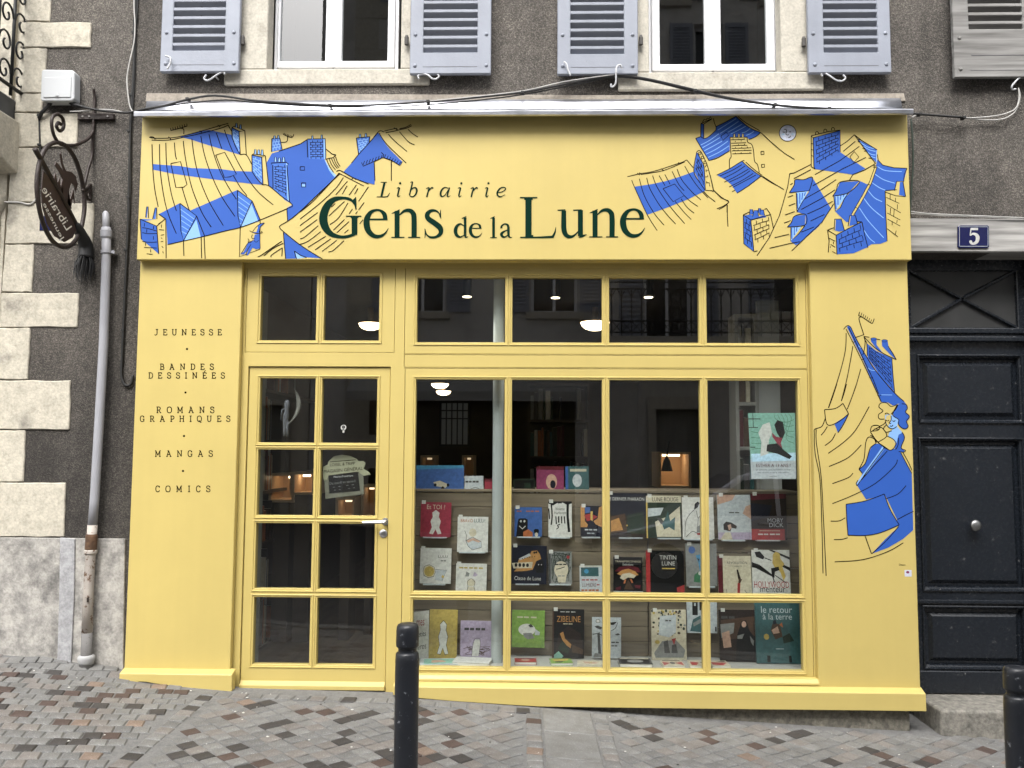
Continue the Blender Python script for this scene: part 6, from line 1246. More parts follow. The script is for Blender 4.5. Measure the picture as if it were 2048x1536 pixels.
def ledge(x0, x1, py, y_=0.385):
    a = P(x0, py + 2.2, y_); b = P(x1, py, y_); obj('book_ledge', MB().box(a[0], b[0], y_ - 0.006, 0.44, a[1], b[1]), C['pale'], ds_)
for a, b, c_ in ((846, 893, 1074), (918, 970, 1104), (1034, 1080, 1073.5), (1100, 1140, 1074.5), (1164, 1200, 1074), (1238, 1285, 1075), (1316, 1361, 1076), (1370, 1425, 1078), (1445, 1490, 1080), (1514, 1560, 1080), (846, 890, 1168), (1031, 1078, 1167.5), (1099, 1142, 1168), (1378, 1430, 1173), (1228, 1286, 1183)): ledge(a, b, c_)
f, l_, t_, e = 'f', 'l', 't', 'd'
B = book
blob = [(.42, .92), (.3, .9), (.38, .72), (.33, .55), (.4, .42), (.38, .3), (.5, .22), (.62, .3), (.6, .42), (.67, .55), (.62, .72), (.7, .9), (.58, .92), (.5, .78)]
B((840, 1005, 902, 1074), 'crimson', [(t_, 'cream', 'Et TOI ?', .2, .07, .6, .13), (f, 'white', blob)], 'crimson picture book with a white shape, top left of the display')
B((914, 1034, 976, 1104), 'white', [(t_, 'orange', 'BRAVO', .1, .07, .4, .09), (t_, 'teal', 'LULU!', .54, .06, .36, .1), (f, 'pale', [(.28, .68), (.5, .58), (.78, .7), (.8, .86), (.5, .94), (.36, .84)]), (l_, 'black', .012, [(.28, .68), (.5, .58), (.78, .7), (.8, .86), (.5, .94), (.36, .84)], 'c'), (l_, 'black', .012, [(.24, .4), (.3, .55), (.28, .68)]), (e, 'cream', .5, .45, .12, .12), (f, 'peach', [(.3, .68), (.52, .6), (.76, .7), (.7, .73), (.5, .67), (.36, .74)])], 'white picture book with a patchwork bed drawing beside the grey column')
B((1029, 1015, 1084, 1073), 'skyb', [(l_, 'orange', 0.039, [(0.080, 0.135), (0.164, 0.135)], 'n'), (l_, 'orange', 0.039, [(0.180, 0.135), (0.252, 0.135)], 'n'), (l_, 'orange', 0.039, [(0.420, 0.135), (0.560, 0.135)], 'n'), (l_, 'orange', 0.039, [(0.587, 0.135), (0.707, 0.135)], 'n'), (l_, 'orange', 0.039, [(0.753, 0.135), (0.893, 0.135)], 'n'), (f, 'black', [(.06, 1), (.1, .6), (.14, .4), (.22, .38), (.4, .38), (.48, .42), (.48, .7), (.46, 1)]), (e, 'white', .23, .48, .035, .04), (e, 'white', .36, .48, .035, .04), (l_, 'white', .03, [(.17, .64), (.29, .74), (.4, .64)], 'n'), (f, 'orange', [(.32, 1), (.32, .84), (.5, .75), (.66, .86), (.66, 1)]), (f, 'black', [(.7, .8), (.74, .74), (.86, .74), (.9, .8), (.86, .9), (.74, .9)]), (e, 'cream', .8, .93, .06, .07)], 'blue picture book with a black bear and orange house')
B((1097, 1003, 1144, 1074), 'white', [(l_, 'black', .06, [(.12, 0), (.16, .4), (.12, .66)]), (l_, 'black', .10, [(.84, 0), (.82, .4), (.88, .86)]), (l_, 'black', .05, [(.02, .2), (.05, .5)]), (l_, 'black', .05, [(.32, .42), (.34, .64)]), (l_, 'black', .06, [(.44, .42), (.44, .6)]), (l_, 'black', .05, [(.56, .42), (.57, .62)]), (l_, 'black', .05, [(.68, .42), (.7, .62)]), (f, 'black', [(0, 0), (1, 0), (1, .06), (.8, .1), (.6, .03), (.5, .1), (.4, .04), (.2, .12), (0, .06)]), (f, 'white', [(.3, .14), (.5, .05), (.72, .14), (.76, .38), (.24, .38)]), (t_, 'black', 'Violette', .3, .17, .4, .08), (t_, 'black', 'Hurlevent', .26, .28, .5, .08), (l_, 'black', .03, [(.34, .78), (.44, .72), (.38, .68), (.5, .64)])], 'black and white forest book in the upper row')
B((1161, 1012, 1204, 1073), 'navy', [(f, 'gold', [(0, 0), (.18, 0), (.2, .5), (.35, .62), (.3, .7), (0, .7)]), (f, 'gold', [(.85, .05), (1, 0), (1, .7), (.7, .6), (.6, .5), (.8, .4)]), (f, 'red', [(.15, .3), (.4, .26), (.62, .3), (.8, .35), (.6, .45), (.3, .5)]), (f, 'skyb', [(.2, .05), (.45, .05), (.45, .22), (.2, .25)]), (f, 'yellow', [(.46, .18), (.56, .18), (.56, .5), (.46, .45)]), (l_, 'pale', 0.044, [(0.200, 0.780), (0.368, 0.780)], 'n'), (l_, 'pale', 0.044, [(0.400, 0.780), (0.544, 0.780)], 'n'), (l_, 'pale', 0.044, [(0.600, 0.780), (0.768, 0.780)], 'n'), (l_, 'pale', 0.039, [(0.300, 0.895), (0.468, 0.895)], 'n'), (l_, 'pale', 0.039, [(0.500, 0.895), (0.644, 0.895)], 'n')], 'dark blue fantasy book with flame-yellow figures')
B((1214, 987, 1294, 1076), 'dbrown', [(f, 'navy', [(0, 0), (1, 0), (1, .5), (0, .5)]), (f, 'brown', [(0, .55), (.45, .45), (.5, .85), (0, .9)]), (f, 'gold', [(.1, .62), (.3, .55), (.4, .82), (.1, .86)]), (f, 'dkgreen', [(.5, .5), (.9, .4), (.95, .9), (.5, .9)]), (t_, 'white', 'LE DERNIER PHARAON', .03, .09, .9, .075), (e, 'yellow', .5, .72, .02, .02)], 'large dark album with white title line and amber glow')
B((1293, 992, 1363, 1076), 'dkgreen', [(f, 'yellow', [(0, 0), (.04, 0), (.04, 1), (0, 1)]), (f, 'cream', [(.0, 0), (1, 0), (1, .16), (.0, .16)]), (t_, 'black', 'LUNE ROUGE', .18, .035, .74, .1), (f, 'cream', [(.25, .62), (.4, .55), (.6, .5), (.96, .25), (.98, .97), (.3, .97)]), (f, 'pale', [(.05, .3), (.5, .28), (.4, .46), (.05, .5)]), (f, 'teal', [(.44, .66), (.56, .5), (.62, .36), (.68, .6), (.82, .5), (.8, .82), (.64, .74), (.5, .8)]), (f, 'dgrey', [(.28, .5), (.45, .55), (.5, .62), (.42, .68)])], 'green and cream album with a pale yellow title band')
B((1366, 995, 1428, 1078), 'white', [(l_, 'black', .014, [(.06, .95), (.1, .6), (.22, .42), (.38, .3)]), (f, 'black', [(.38, .3), (.4, .16), (.5, .1), (.56, .14), (.5, .24)]), (l_, 'black', .014, [(.45, .32), (.5, .5), (.62, .36)]), (l_, 'black', .014, [(.5, .5), (.46, .85)]), (l_, 'black', .014, [(.8, .98), (.76, .6), (.66, .38)]), (f, 'red', [(.44, .86), (.62, .84), (.6, .9), (.46, .9)]), (f, 'grey', [(.45, .7), (.58, .66), (.56, .84), (.44, .84)]), (l_, 'black', .012, [(.1, .95), (.3, .82), (.45, .86)])], 'white album with a line drawing of a man in a suit')
B((1437, 990, 1503, 1079), 'pale', [(f, 'peach', [(0, 0), (.55, 0), (.45, .12), (.2, .18), (0, .22)]), (f, 'peach', [(1, .22), (.85, .26), (.75, .42), (1, .55)]), (l_, 'dgrey', 0.022, [(0.340, 0.400), (0.491, 0.400)], 'n'), (l_, 'dgrey', 0.022, [(0.520, 0.400), (0.650, 0.400)], 'n'), (f, 'lilac', [(0, .84), (1, .84), (1, 1), (0, 1)]), (f, 'dbrown', [(.16, .78), (.16, .66), (.24, .6), (.4, .62), (.56, .7), (.54, .76), (.4, .74), (.36, .82)]), (f, 'peach', [(.28, .68), (.38, .66), (.4, .74), (.32, .8)]), (f, 'cream', [(.04, 1), (.2, .84), (.36, .84), (.42, 1)])], 'pale album with peach clouds and a dark-haired head in the wind')
B((1504, 988, 1573, 1080), 'dbrown', [(f, 'maroon', [(0, 0), (1, 0), (1, .1), (0, .14)]), (f, 'navy', [(0, .2), (.6, .25), (.5, .5), (0, .6)]), (t_, 'pale', 'MOBY', .46, .53, .44, .09), (t_, 'pale', 'DICK', .5, .63, .4, .09), (f, 'red', [(0, .76), (.93, .76), (.93, 1), (0, 1)]), (l_, 'white', 0.028, [(0.180, 0.875), (0.319, 0.875)], 'n'), (l_, 'white', 0.028, [(0.345, 0.875), (0.464, 0.875)], 'n'), (l_, 'white', 0.028, [(0.510, 0.875), (0.649, 0.875)], 'n'), (l_, 'white', 0.028, [(0.675, 0.875), (0.794, 0.875)], 'n'), (l_, 'cream', .012, [(.22, .8), (.8, .8)], 'n')], 'dark brown album with a red paper band, top right of the display')
B((839, 1097, 902, 1167), 'white', [(t_, 'dgrey', 'LULU', .58, .2, .3, .07), (l_, 'dgrey', 0.028, [(0.660, 0.355), (0.744, 0.355)], 'n'), (l_, 'dgrey', 0.028, [(0.760, 0.355), (0.832, 0.355)], 'n'), (e, 'cream', .3, .66, .2, .18), (e, 'ochre', .3, .66, .16, .145), (l_, 'black', .012, [(.1, .66), (.14, .52), (.3, .47), (.46, .54), (.5, .68), (.44, .8), (.28, .84), (.14, .78)], 'c'), (f, 'pale', [(.5, .6), (.86, .62), (.72, .92), (.5, .9)]), (l_, 'black', .01, [(.5, .6), (.86, .62), (.72, .92)], 'n'), (e, 'yellow', .74, .8, .04, .04)], 'white picture book with a round ochre face, lower left of the display')
B((911, 1128, 973, 1186), 'white', [(l_, 'ochre', 0.050, [(0.100, 0.145), (0.234, 0.145)], 'n'), (l_, 'ochre', 0.050, [(0.260, 0.145), (0.375, 0.145)], 'n'), (l_, 'ochre', 0.050, [(0.420, 0.145), (0.554, 0.145)], 'n'), (l_, 'ochre', 0.050, [(0.580, 0.145), (0.695, 0.145)], 'n'), (l_, 'ochre', 0.050, [(0.740, 0.145), (0.874, 0.145)], 'n'), (f, 'grey', [(.3, .44), (.34, .27), (.44, .32), (.42, .44)]), (f, 'lilac', [(.55, .42), (.6, .27), (.72, .38), (.62, .44)]), (e, 'cream', .5, .64, .14, .13), (f, 'cream', [(.34, 1), (.4, .78), (.6, .78), (.68, 1)]), (l_, 'black', .012, [(.34, 1), (.4, .8), (.38, .62), (.5, .51), (.62, .62), (.6, .8), (.68, 1)])], 'white picture book half hidden by the middle rail of the first pane')
B((1023, 1092, 1093, 1168), 'navy', [(f, 'gold', [(.12, .62), (.2, .36), (.5, .26), (.56, .14), (.72, .12), (.8, .22), (.84, .34), (.7, .4), (.6, .62), (.4, .66), (.06, .68)]), (f, 'pale', [(.2, .34), (.5, .2), (.54, .26), (.24, .38)]), (f, 'cream', [(0, .46), (.6, .42), (.58, .58), (.05, .6)]), (e, 'black', .64, .18, .03, .03), (e, 'black', .7, .17, .03, .03)] + [(e, 'black', .3 + .07 * k, .34 - .012 * k, .014, .014) for k in range(6)] + [(e, 'black', .12 + .11 * k, .51, .04, .05) for k in range(4)] + [(f, 'black', [(.66, .5), (.9, .36), (.92, .7), (.7, .7)]), (e, 'white', .77, .49, .014, .016), (e, 'white', .85, .49, .014, .016), (t_, 'white', 'Classe de Lune', .08, .80, .76, .1)], 'navy square picture book with a yellow bus in space')
B((1097, 1104, 1144, 1168), 'grey', [(f, 'dgrey', [(0, 0), (.1, 0), (.1, 1), (0, 1)])] + [(l_, 'dkgreen', .02, [(.12 + .86 * random.random(), random.random()) for _ in range(3)]) for _ in range(26)] + [(e, 'red', .85, .17, .07, .05), (e, 'cream', .55, .55, .3, .26), (f, 'cream', [(.36, .7), (.78, .7), (.72, .95), (.42, .95)]), (l_, 'black', 0.039, [(0.300, 0.395), (0.440, 0.395)], 'n'), (l_, 'black', 0.039, [(0.467, 0.395), (0.587, 0.395)], 'n'), (l_, 'black', 0.039, [(0.633, 0.395), (0.773, 0.395)], 'n'), (l_, 'black', .025, [(.34, .54), (.5, .52), (.7, .47)]), (l_, 'grey', 0.033, [(0.400, 0.750), (0.543, 0.750)], 'n'), (l_, 'grey', 0.033, [(0.570, 0.750), (0.692, 0.750)], 'n')], 'grey-green leafy book with a cream shield title')
B((1160, 1132, 1205, 1187), 'pale', [(f, 'cream', [(0, 0), (1, 0), (1, .03), (0, .03)]), (f, 'teal', [(.06, .06), (.84, .06), (.84, .38), (.06, .38)]), (e, 'cyan', .3, .2, .1, .08), (l_, 'red', 0.044, [(0.080, 0.510), (0.240, 0.510)], 'n'), (l_, 'red', 0.044, [(0.270, 0.510), (0.407, 0.510)], 'n'), (l_, 'red', 0.044, [(0.460, 0.510), (0.620, 0.510)], 'n'), (l_, 'red', 0.044, [(0.650, 0.510), (0.787, 0.510)], 'n'), (t_, 'maroon', 'LUMIÈRE', .1, .6, .62, .16), (l_, 'red', 0.050, [(0.750, 0.685), (0.809, 0.685)], 'n'), (l_, 'red', 0.050, [(0.820, 0.685), (0.870, 0.685)], 'n'), (l_, 'orange', 0.066, [(0.060, 0.880), (0.194, 0.880)], 'n'), (l_, 'orange', 0.066, [(0.220, 0.880), (0.335, 0.880)], 'n'), (l_, 'orange', 0.066, [(0.380, 0.880), (0.514, 0.880)], 'n'), (l_, 'orange', 0.066, [(0.540, 0.880), (0.655, 0.880)], 'n'), (l_, 'orange', 0.066, [(0.700, 0.880), (0.834, 0.880)], 'n')], 'small pale book with a teal picture and red letters')
B((1227, 1115, 1285, 1182), 'black', [(f, 'maroon', [(.04, .42), (.2, .3), (.5, .25), (.85, .3), (.96, .45), (.75, .44), (.5, .38), (.2, .44)]), (f, 'gold', [(.12, .5), (.3, .38), (.52, .34), (.75, .42), (.86, .52), (.7, .56), (.3, .56)]), (f, 'cream', [(.22, .62), (.3, .5), (.55, .46), (.78, .54), (.7, .62), (.5, .6), (.34, .68)]), (f, 'orange', [(.38, .66), (.44, .66), (.4, .78), (.34, .78)]), (f, 'orange', [(.56, .64), (.62, .64), (.68, .76), (.62, .76)]), (f, 'brown', [(.36, .95), (.5, .66), (.7, .95)]), (f, 'maroon', [(.08, .9), (.26, .86), (.24, .97), (.08, .97)]), (f, 'maroon', [(.72, .82), (.94, .82), (.9, .92), (.74, .9)]), (t_, 'cream', 'TRANSPERCENEIGE', .06, .1, .88, .055), (t_, 'white', 'Extinctions', .32, .18, .36, .07)], 'black album with a fiery mushroom cloud')
B((1293, 1102, 1368, 1188), 'black', [(f, 'red', [(0, 0), (.11, 0), (.11, 1), (0, 1)]), (t_, 'white', 'TINTIN', .36, .11, .44, .095), (t_, 'white', 'LUNE', .42, .25, .34, .095), (f, 'yellow', [(.42, .4), (.76, .4), (.76, .425), (.42, .425)]), (f, 'red', [(.8, .85), (1, .78), (1, 1), (.82, 1)])], 'black album with red spine, white capitals and a yellow bar')
B((1373, 1088, 1434, 1172), 'grey', [(e, 'skyb', .2, .15, .11, .085), (f, 'cyan', [(.32, .28), (.48, .25), (.62, .4), (.6, .62), (.44, .64), (.4, .45)]), (f, 'navy', [(.36, .34), (.44, .36), (.42, .44)]), (f, 'grn', [(.26, .74), (.4, .66), (.5, .8), (.44, .92), (.24, .9)]), (e, 'white', .44, .7, .05, .045), (e, 'white', .5, .82, .05, .045)], 'grey album with a blue disc and blue bird shape')
B((1437, 1113, 1503, 1187), 'cream', [(f, 'maroon', [(0, 0), (.15, 0), (.15, 1), (0, 1)]), (t_, 'dgrey', 'RÉVOLUTION', .28, .13, .6, .08), (t_, 'dgrey', '1. LIBERTÉ', .44, .25, .28, .035), (f, 'dbrown', [(.56, .36), (.6, .36), (.68, .6), (.64, .66), (.6, .62)]), (f, 'brown', [(.62, .6), (.72, .62), (.66, .72), (.6, .72)]), (f, 'red', [(.58, .72), (.66, .72), (.64, 1), (.56, 1)]), (l_, 'dgrey', .012, [(.25, 1), (.24, .88)], 'n'), (l_, 'dgrey', .012, [(.86, 1), (.78, .9)], 'n')], 'cream album with dark red spine and a raised pistol')
B((1506, 1101, 1580, 1187), 'white', [(f, 'black', [(0, .28), (.2, .34), (.55, .58), (.54, .62), (.1, .42), (0, .4)]), (f, 'black', [(.45, 0), (.55, 0), (1, .16), (1, .22)]), (f, 'black', [(.8, .32), (1, .4), (1, .48), (.8, .38)]), (f, 'black', [(.08, .05), (.22, .03), (.34, .16), (.3, .22), (.12, .16)]), (l_, 'black', .02, [(.34, .18), (.52, .24)], 'n'), (f, 'yellow', [(.54, .3), (.56, .1), (.64, .03), (.74, .08), (.76, .2), (.86, .32), (.8, .38), (.88, .6), (.82, .7), (.74, .5), (.6, .4)]), (f, 'black', [(.5, .42), (.7, .38), (.72, .46), (.6, .5), (.58, .64), (.52, .62)]), (l_, 'black', .025, [(.54, .62), (.58, .74)], 'n'), (l_, 'black', .02, [(.6, .58), (.9, .76)], 'n'), (t_, 'red', 'HOLLYWOOD', .04, .72, .92, .15), (t_, 'black', 'menteur', .2, .85, .66, .12)], 'white album with a yellow walking figure and red capitals')
# bottom row, standing on the shelf
B((857, 1221, 914, 1317), 'ochre', [(f, 'white', blob), (l_, 'black', .014, blob, 'c')], 'ochre picture book with a large white outlined shape', y_=0.30, th=0.02, tagged=False)
bx0, bz0 = P(857, 1317, .30); sidb = thing('picture_book', (bx0, .30, SHZ), 'white open cover beside the ochre picture book', 'book', GRP); sx_, sz_ = P(826, 1320, .24); _, tz_ = P(857, 1221, .30)
mbq = MB().add([(bx0 - .001, .302, bz0), (sx_, .24, bz0), (sx_, .24, tz_), (bx0 - .001, .302, tz_), (bx0 - .001, .306, bz0), (sx_, .244, bz0), (sx_, .244, tz_), (bx0 - .001, .306, tz_)], [(0, 1, 2, 3), (7, 6, 5, 4), (0, 4, 5, 1), (3, 2, 6, 7), (1, 5, 6, 2)]); obj('cover', mbq, C['white'], sidb)
art('cover_print', [(t_, 'red', 'mes', .2, .18, .5, .12), (t_, 'black', 'petits', .15, .42, .66, .14), (t_, 'dgrey', 'héros', .15, .66, .68, .13)], lambda u, v, d: Vector((sx_ + (bx0 - sx_) * u, .24 + .062 * u - .0006 - d, tz_ + (bz0 - tz_) * v)), sidb, eps=2.5e-5)
B((920, 1243, 985, 1316), 'lilac', [(l_, 'dgrey', 0.066, [(0.120, 0.220), (0.267, 0.220)], 'n'), (l_, 'dgrey', 0.066, [(0.295, 0.220), (0.421, 0.220)], 'n'), (l_, 'dgrey', 0.066, [(0.470, 0.220), (0.617, 0.220)], 'n'), (l_, 'dgrey', 0.066, [(0.645, 0.220), (0.771, 0.220)], 'n')] + [(l_, 'brown', .012, [(.05 + .9 * random.random(), .68 + .26 * random.random()) for _ in range(3)]) for _ in range(16)] + [(f, 'white', [(.36, .95), (.4, .62), (.46, .5), (.6, .5), (.62, .62), (.58, .95)]), (l_, 'dgrey', .01, [(.36, .95), (.4, .62), (.46, .48), (.6, .48), (.62, .62), (.58, .95)])], 'lilac picture book next to the grey column', y_=0.30, tagged=False)
B((1023, 1222, 1089, 1295), 'lime', [(l_, 'cream', 0.039, [(0.160, 0.185), (0.334, 0.185)], 'n'), (l_, 'cream', 0.039, [(0.367, 0.185), (0.515, 0.185)], 'n'), (l_, 'cream', 0.039, [(0.573, 0.185), (0.747, 0.185)], 'n'), (e, 'white', .46, .52, .26, .16), (f, 'grey', [(.34, .62), (.6, .6), (.7, .74), (.5, .78), (.38, .72)]), (f, 'dgrey', [(.5, .4), (.58, .36), (.66, .44), (.56, .46)]), (f, 'pale', [(.72, .5), (.86, .58), (.84, .66), (.7, .66)])], 'bright lime green book with a pale curled shape', tagged=False)
B((1104, 1220, 1168, 1316), 'black', [(f, 'brown', [(0, 0), (.05, 0), (.05, 1), (0, 1)]), (l_, 'white', 0.014, [(0.250, 0.053), (0.390, 0.053)], 'n'), (l_, 'white', 0.014, [(0.417, 0.053), (0.537, 0.053)], 'n'), (l_, 'white', 0.014, [(0.583, 0.053), (0.723, 0.053)], 'n'), (t_, 'gold', 'ZIBELINE', .14, .14, .74, .12), (l_, 'cream', 0.017, [(0.340, 0.300), (0.483, 0.300)], 'n'), (l_, 'cream', 0.017, [(0.510, 0.300), (0.632, 0.300)], 'n'), (f, 'dbrown', [(.1, .9), (.2, .5), (.5, .34), (.9, .5), (.98, .9)]), (f, 'gold', [(.24, .5), (.34, .46), (.4, .6), (.6, .72), (.58, .8), (.36, .7)]), (f, 'dkgreen', [(.18, .82), (.3, .62), (.55, .82), (.5, .92)]), (f, 'brown', [(.62, .72), (.98, .82), (.96, .92), (.62, .88)]), (f, 'mint', [(.06, .94), (.2, .86), (.36, .96), (.3, 1), (.06, 1)])], 'black album with curved gold title in the bottom row', y_=0.33)
B((1184, 1236, 1242, 1316), 'pale', [(e, 'dgrey', .2, .09, .08, .05), (e, 'white', .2, .09, .06, .038), (f, 'dgrey', [(.08, .22), (.2, .2), (.36, .25), (.28, .3), (.14, .26)]), (f, 'black', [(.62, .12), (.86, .1), (.74, .18), (.64, .18)]), (l_, 'black', .016, [(.88, .12), (.8, .26), (.66, .32)]), (f, 'dgrey', [(.18, .4), (.26, .36), (.32, .95), (.22, .97)]), (l_, 'dgrey', .02, [(.02, .42), (.2, .4), (.34, .44)]), (f, 'dgrey', [(.78, .42), (.9, .38), (.96, .42), (.86, .44)]), (l_, 'dgrey', 0.033, [(0.660, 0.610), (0.786, 0.610)], 'n'), (l_, 'dgrey', 0.033, [(0.810, 0.610), (0.918, 0.610)], 'n'), (l_, 'dgrey', 0.028, [(0.660, 0.695), (0.761, 0.695)], 'n'), (l_, 'dgrey', 0.028, [(0.780, 0.695), (0.866, 0.695)], 'n'), (f, 'grey', [(.04, .98), (.1, .88), (.4, .9), (.42, .98)])], 'pale book with grey whale drawings behind a glazing bar', y_=0.33, tagged=False)
foli = lambda n, cols: [(e, random.choice(cols), random.random() * .96 + .02, random.random() ** 1.3 * .5 + .02, .02 + .02 * random.random(), .015 + .015 * random.random()) for _ in range(n)]
B((1304, 1221, 1373, 1320), 'cream', foli(70, ['dkgreen', 'brown', 'grey', 'ochre']) + [(f, 'pale', [(.25, .12), (.72, .1), (.7, .45), (.5, .55), (.2, .5)]), (l_, 'dgrey', 0.028, [(0.400, 0.215), (0.484, 0.215)], 'n'), (l_, 'dgrey', 0.028, [(0.500, 0.215), (0.572, 0.215)], 'n'), (f, 'grey', [(.06, .86), (.3, .62), (.7, .6), (.96, .8), (.9, .95), (.1, .95)]), (e, 'ochre', .16, .64, .07, .04), (f, 'red', [(.57, .58), (.7, .56), (.64, .7)]), (f, 'dgrey', [(.34, .64), (.46, .6), (.52, .86), (.36, .86)]), (f, 'dgrey', [(.58, .7), (.7, .68), (.74, .86), (.56, .86)])], 'cream album with a leafy forest and a red hood', y_=0.33)
B((1374, 1196, 1434, 1266), 'pale', [(f, 'black', [(.18, .08), (.36, .08), (.36, .5), (.18, .5)]), (f, 'pale', [(.24, .16), (.3, .16), (.3, .24), (.24, .24)]), (f, 'black', [(.42, .08), (.5, .08), (.5, .36), (.42, .36)]), (f, 'teal', [(.1, .95), (.2, .62), (.45, .5), (.5, .98)]), (f, 'grey', [(.2, .72), (.44, .6), (.48, .7), (.22, .82)]), (f, 'black', [(.93, .82), (.97, .82), (.97, .95), (.93, .95)])], 'pale blue album with heavy black letters behind a glazing bar', tagged=False)
B((1441, 1221, 1517, 1323), 'dbrown', [(f, 'brown', [(.05, .2), (.95, .12), (.95, .5), (.05, .6)]), (f, 'grey', [(.03, .28), (.4, .25), (.36, .45), (.05, .55)]), (f, 'peach', [(.06, .45), (.26, .4), (.3, .72), (.1, .74)]), (f, 'black', [(.4, .98), (.45, .5), (.58, .22), (.7, .2), (.78, .4), (.92, .55), (.96, .98)]), (e, 'peach', .64, .28, .06, .06), (f, 'grey', [(.46, .5), (.64, .46), (.58, .56), (.46, .56)]), (f, 'grey', [(.78, .5), (.88, .6), (.86, .7), (.8, .62)]), (l_, 'dgrey', 0.050, [(0.060, 0.145), (0.228, 0.145)], 'n'), (l_, 'dgrey', 0.050, [(0.260, 0.145), (0.404, 0.145)], 'n')], 'brown fantasy album with a dark standing figure', y_=0.30)
B((1514, 1196, 1600, 1327), 'teal', [(t_, 'pale', 'le retour', .14, .14, .7, .1), (t_, 'pale', 'à la terre', .17, .25, .66, .09), (e, 'ochre', .24, .6, .06, .045), (f, 'brown', [(.34, .5), (.4, .38), (.56, .42), (.6, .6), (.44, .64)]), (f, 'peach', [(.36, .5), (.5, .44), (.54, .54), (.4, .56)]), (f, 'dkgreen', [(.6, .6), (.76, .54), (.86, .66), (.62, .7)]), (f, 'navy', [(.4, .36), (.46, .34), (.48, .4), (.4, .42)]), (f, 'orange', [(.54, .42), (.6, .38), (.62, .46)]), (l_, 'pale', .008, [(.44, .78), (.62, .78)], 'n'), (f, 'black', [(.24, .88), (.31, .88), (.31, .98), (.24, .98)]), (f, 'black', [(.72, .88), (.78, .88), (.8, .98), (.73, .98)])], 'large teal album with pale handwriting at the bottom right', y_=0.26, th=0.018, tagged=False)
flat_book(878, 1326, .24, .17, .012, 'pale', [(f, 'mint', [(.1, .1), (.9, .1), (.9, .8), (.1, .9)]), (f, 'peach', [(.3, .3), (.6, .3), (.7, .6), (.3, .7)])], 'pale blue book lying flat before the ochre picture book', .19, .1)
flat_book(945, 1322, .24, .15, .022, 'white', [(l_, 'grey', .02, [(.1, .3), (.5, .5), (.9, .3)]), (l_, 'grey', .02, [(.1, .6), (.5, .7), (.9, .6)])], 'white book lying flat before the lilac picture book', .20, -.12)
flat_book(1051, 1322, .14, .10, .02, 'red', [(e, 'peach', .5, .5, .2, .25), (f, 'maroon', [(.1, .1), (.9, .1), (.9, .25), (.1, .25)])], 'small rust-red book lying under the lime green one', .22, .03)
flat_book(1122, 1320, .14, .12, .018, 'lime', [(f, 'yellow', [(.1, .2), (.9, .1), (.8, .5), (.2, .6)]), (f, 'dkgreen', [(.2, .65), (.6, .6), (.5, .9), (.2, .85)])], 'yellow-green book lying before the black album with gold title', .22, .1)
flat_book(1181, 1325, .17, .12, .012, 'cream', [(f, 'peach', [(.2, .3), (.8, .4), (.7, .7), (.3, .7)]), (f, 'ochre', [(.4, .4), (.55, .35), (.55, .6)])], 'cream book lying before the whale book', .20, -.06)
flat_book(1270, 1325, .21, .15, .024, 'dgrey', [(f, 'black', [(.06, .2), (.94, .2), (.94, .94), (.06, .94)]), (e, 'grey', .5, .55, .25, .25), (f, 'cream', [(.06, .03), (.94, .03), (.94, .16), (.06, .16)])], 'dark grey book lying flat below the bare planks', .21, -.02)
flat_book(1345, 1326, .14, .14, .016, 'cream', [(f, 'red', [(.05, .3), (.4, .5), (.05, .95)]), (f, 'red', [(.95, .3), (.6, .5), (.95, .95)]), (e, 'dgrey', .5, .5, .12, .2), (f, 'brown', [(.1, .04), (.9, .04), (.9, .16), (.1, .16)])], 'red and cream comic lying before the forest album', .20, .02)
flat_book(1398, 1327, .13, .14, .018, 'cream', [(f, 'red', [(.08, .3), (.5, .4), (.3, .95), (.08, .9)]), (f, 'dbrown', [(.5, .3), (.92, .4), (.8, .8)])], 'red and cream comic lying left of the last glazing bar', .20, -.03)
flat_book(1438, 1327, .12, .13, .016, 'cream', [(f, 'red', [(.1, .3), (.9, .5), (.6, .95), (.1, .8)]), (f, 'dbrown', [(.4, .2), (.9, .1), (.9, .4)])], 'red and cream comic lying right of the last glazing bar', .21, .05)
# books on top of the stand
B((832, 931, 928, 985), 'skyb', [(f, 'cyan', [(0, 0), (1, 0), (1, .1), (0, .16)]), (f, 'cream', [(.36, .62), (.5, .56), (.68, .7), (.62, .82), (.4, .76)]), (e, 'black', .4, .72, .03, .06), (e, 'black', .56, .84, .035, .07), (e, 'black', .67, .72, .03, .06)], 'wide blue book with a small racing car on top of the stand', y_=.47, tagged=False)
B((929, 952, 967, 985), 'pale', [(l_, 'dgrey', 0.110, [(0.050, 0.350), (0.208, 0.350)], 'n'), (l_, 'dgrey', 0.110, [(0.237, 0.350), (0.372, 0.350)], 'n'), (l_, 'dgrey', 0.110, [(0.425, 0.350), (0.583, 0.350)], 'n'), (l_, 'dgrey', 0.110, [(0.613, 0.350), (0.748, 0.350)], 'n'), (l_, 'dgrey', .03, [(.3, .8), (.6, .7), (.95, .9)])], 'small white sign with a dark script line on top of the stand', y_=.47, tagged=False, cat='card', name='display_card')
B((968, 958, 986, 985), 'maroon', [(f, 'crimson', [(.1, .2), (.9, .2), (.9, .9), (.1, .9)])], 'dark red book beside the column on top of the stand', y_=.47, tagged=False)
B((1073, 933, 1128, 984), 'magenta', [(e, 'peach', .55, .6, .2, .3), (e, 'navy', .6, .7, .1, .16), (f, 'maroon', [(0, 0), (1, 0), (1, .15), (0, .12)])], 'magenta book with a pale ring on top of the stand', y_=.50, tagged=False)
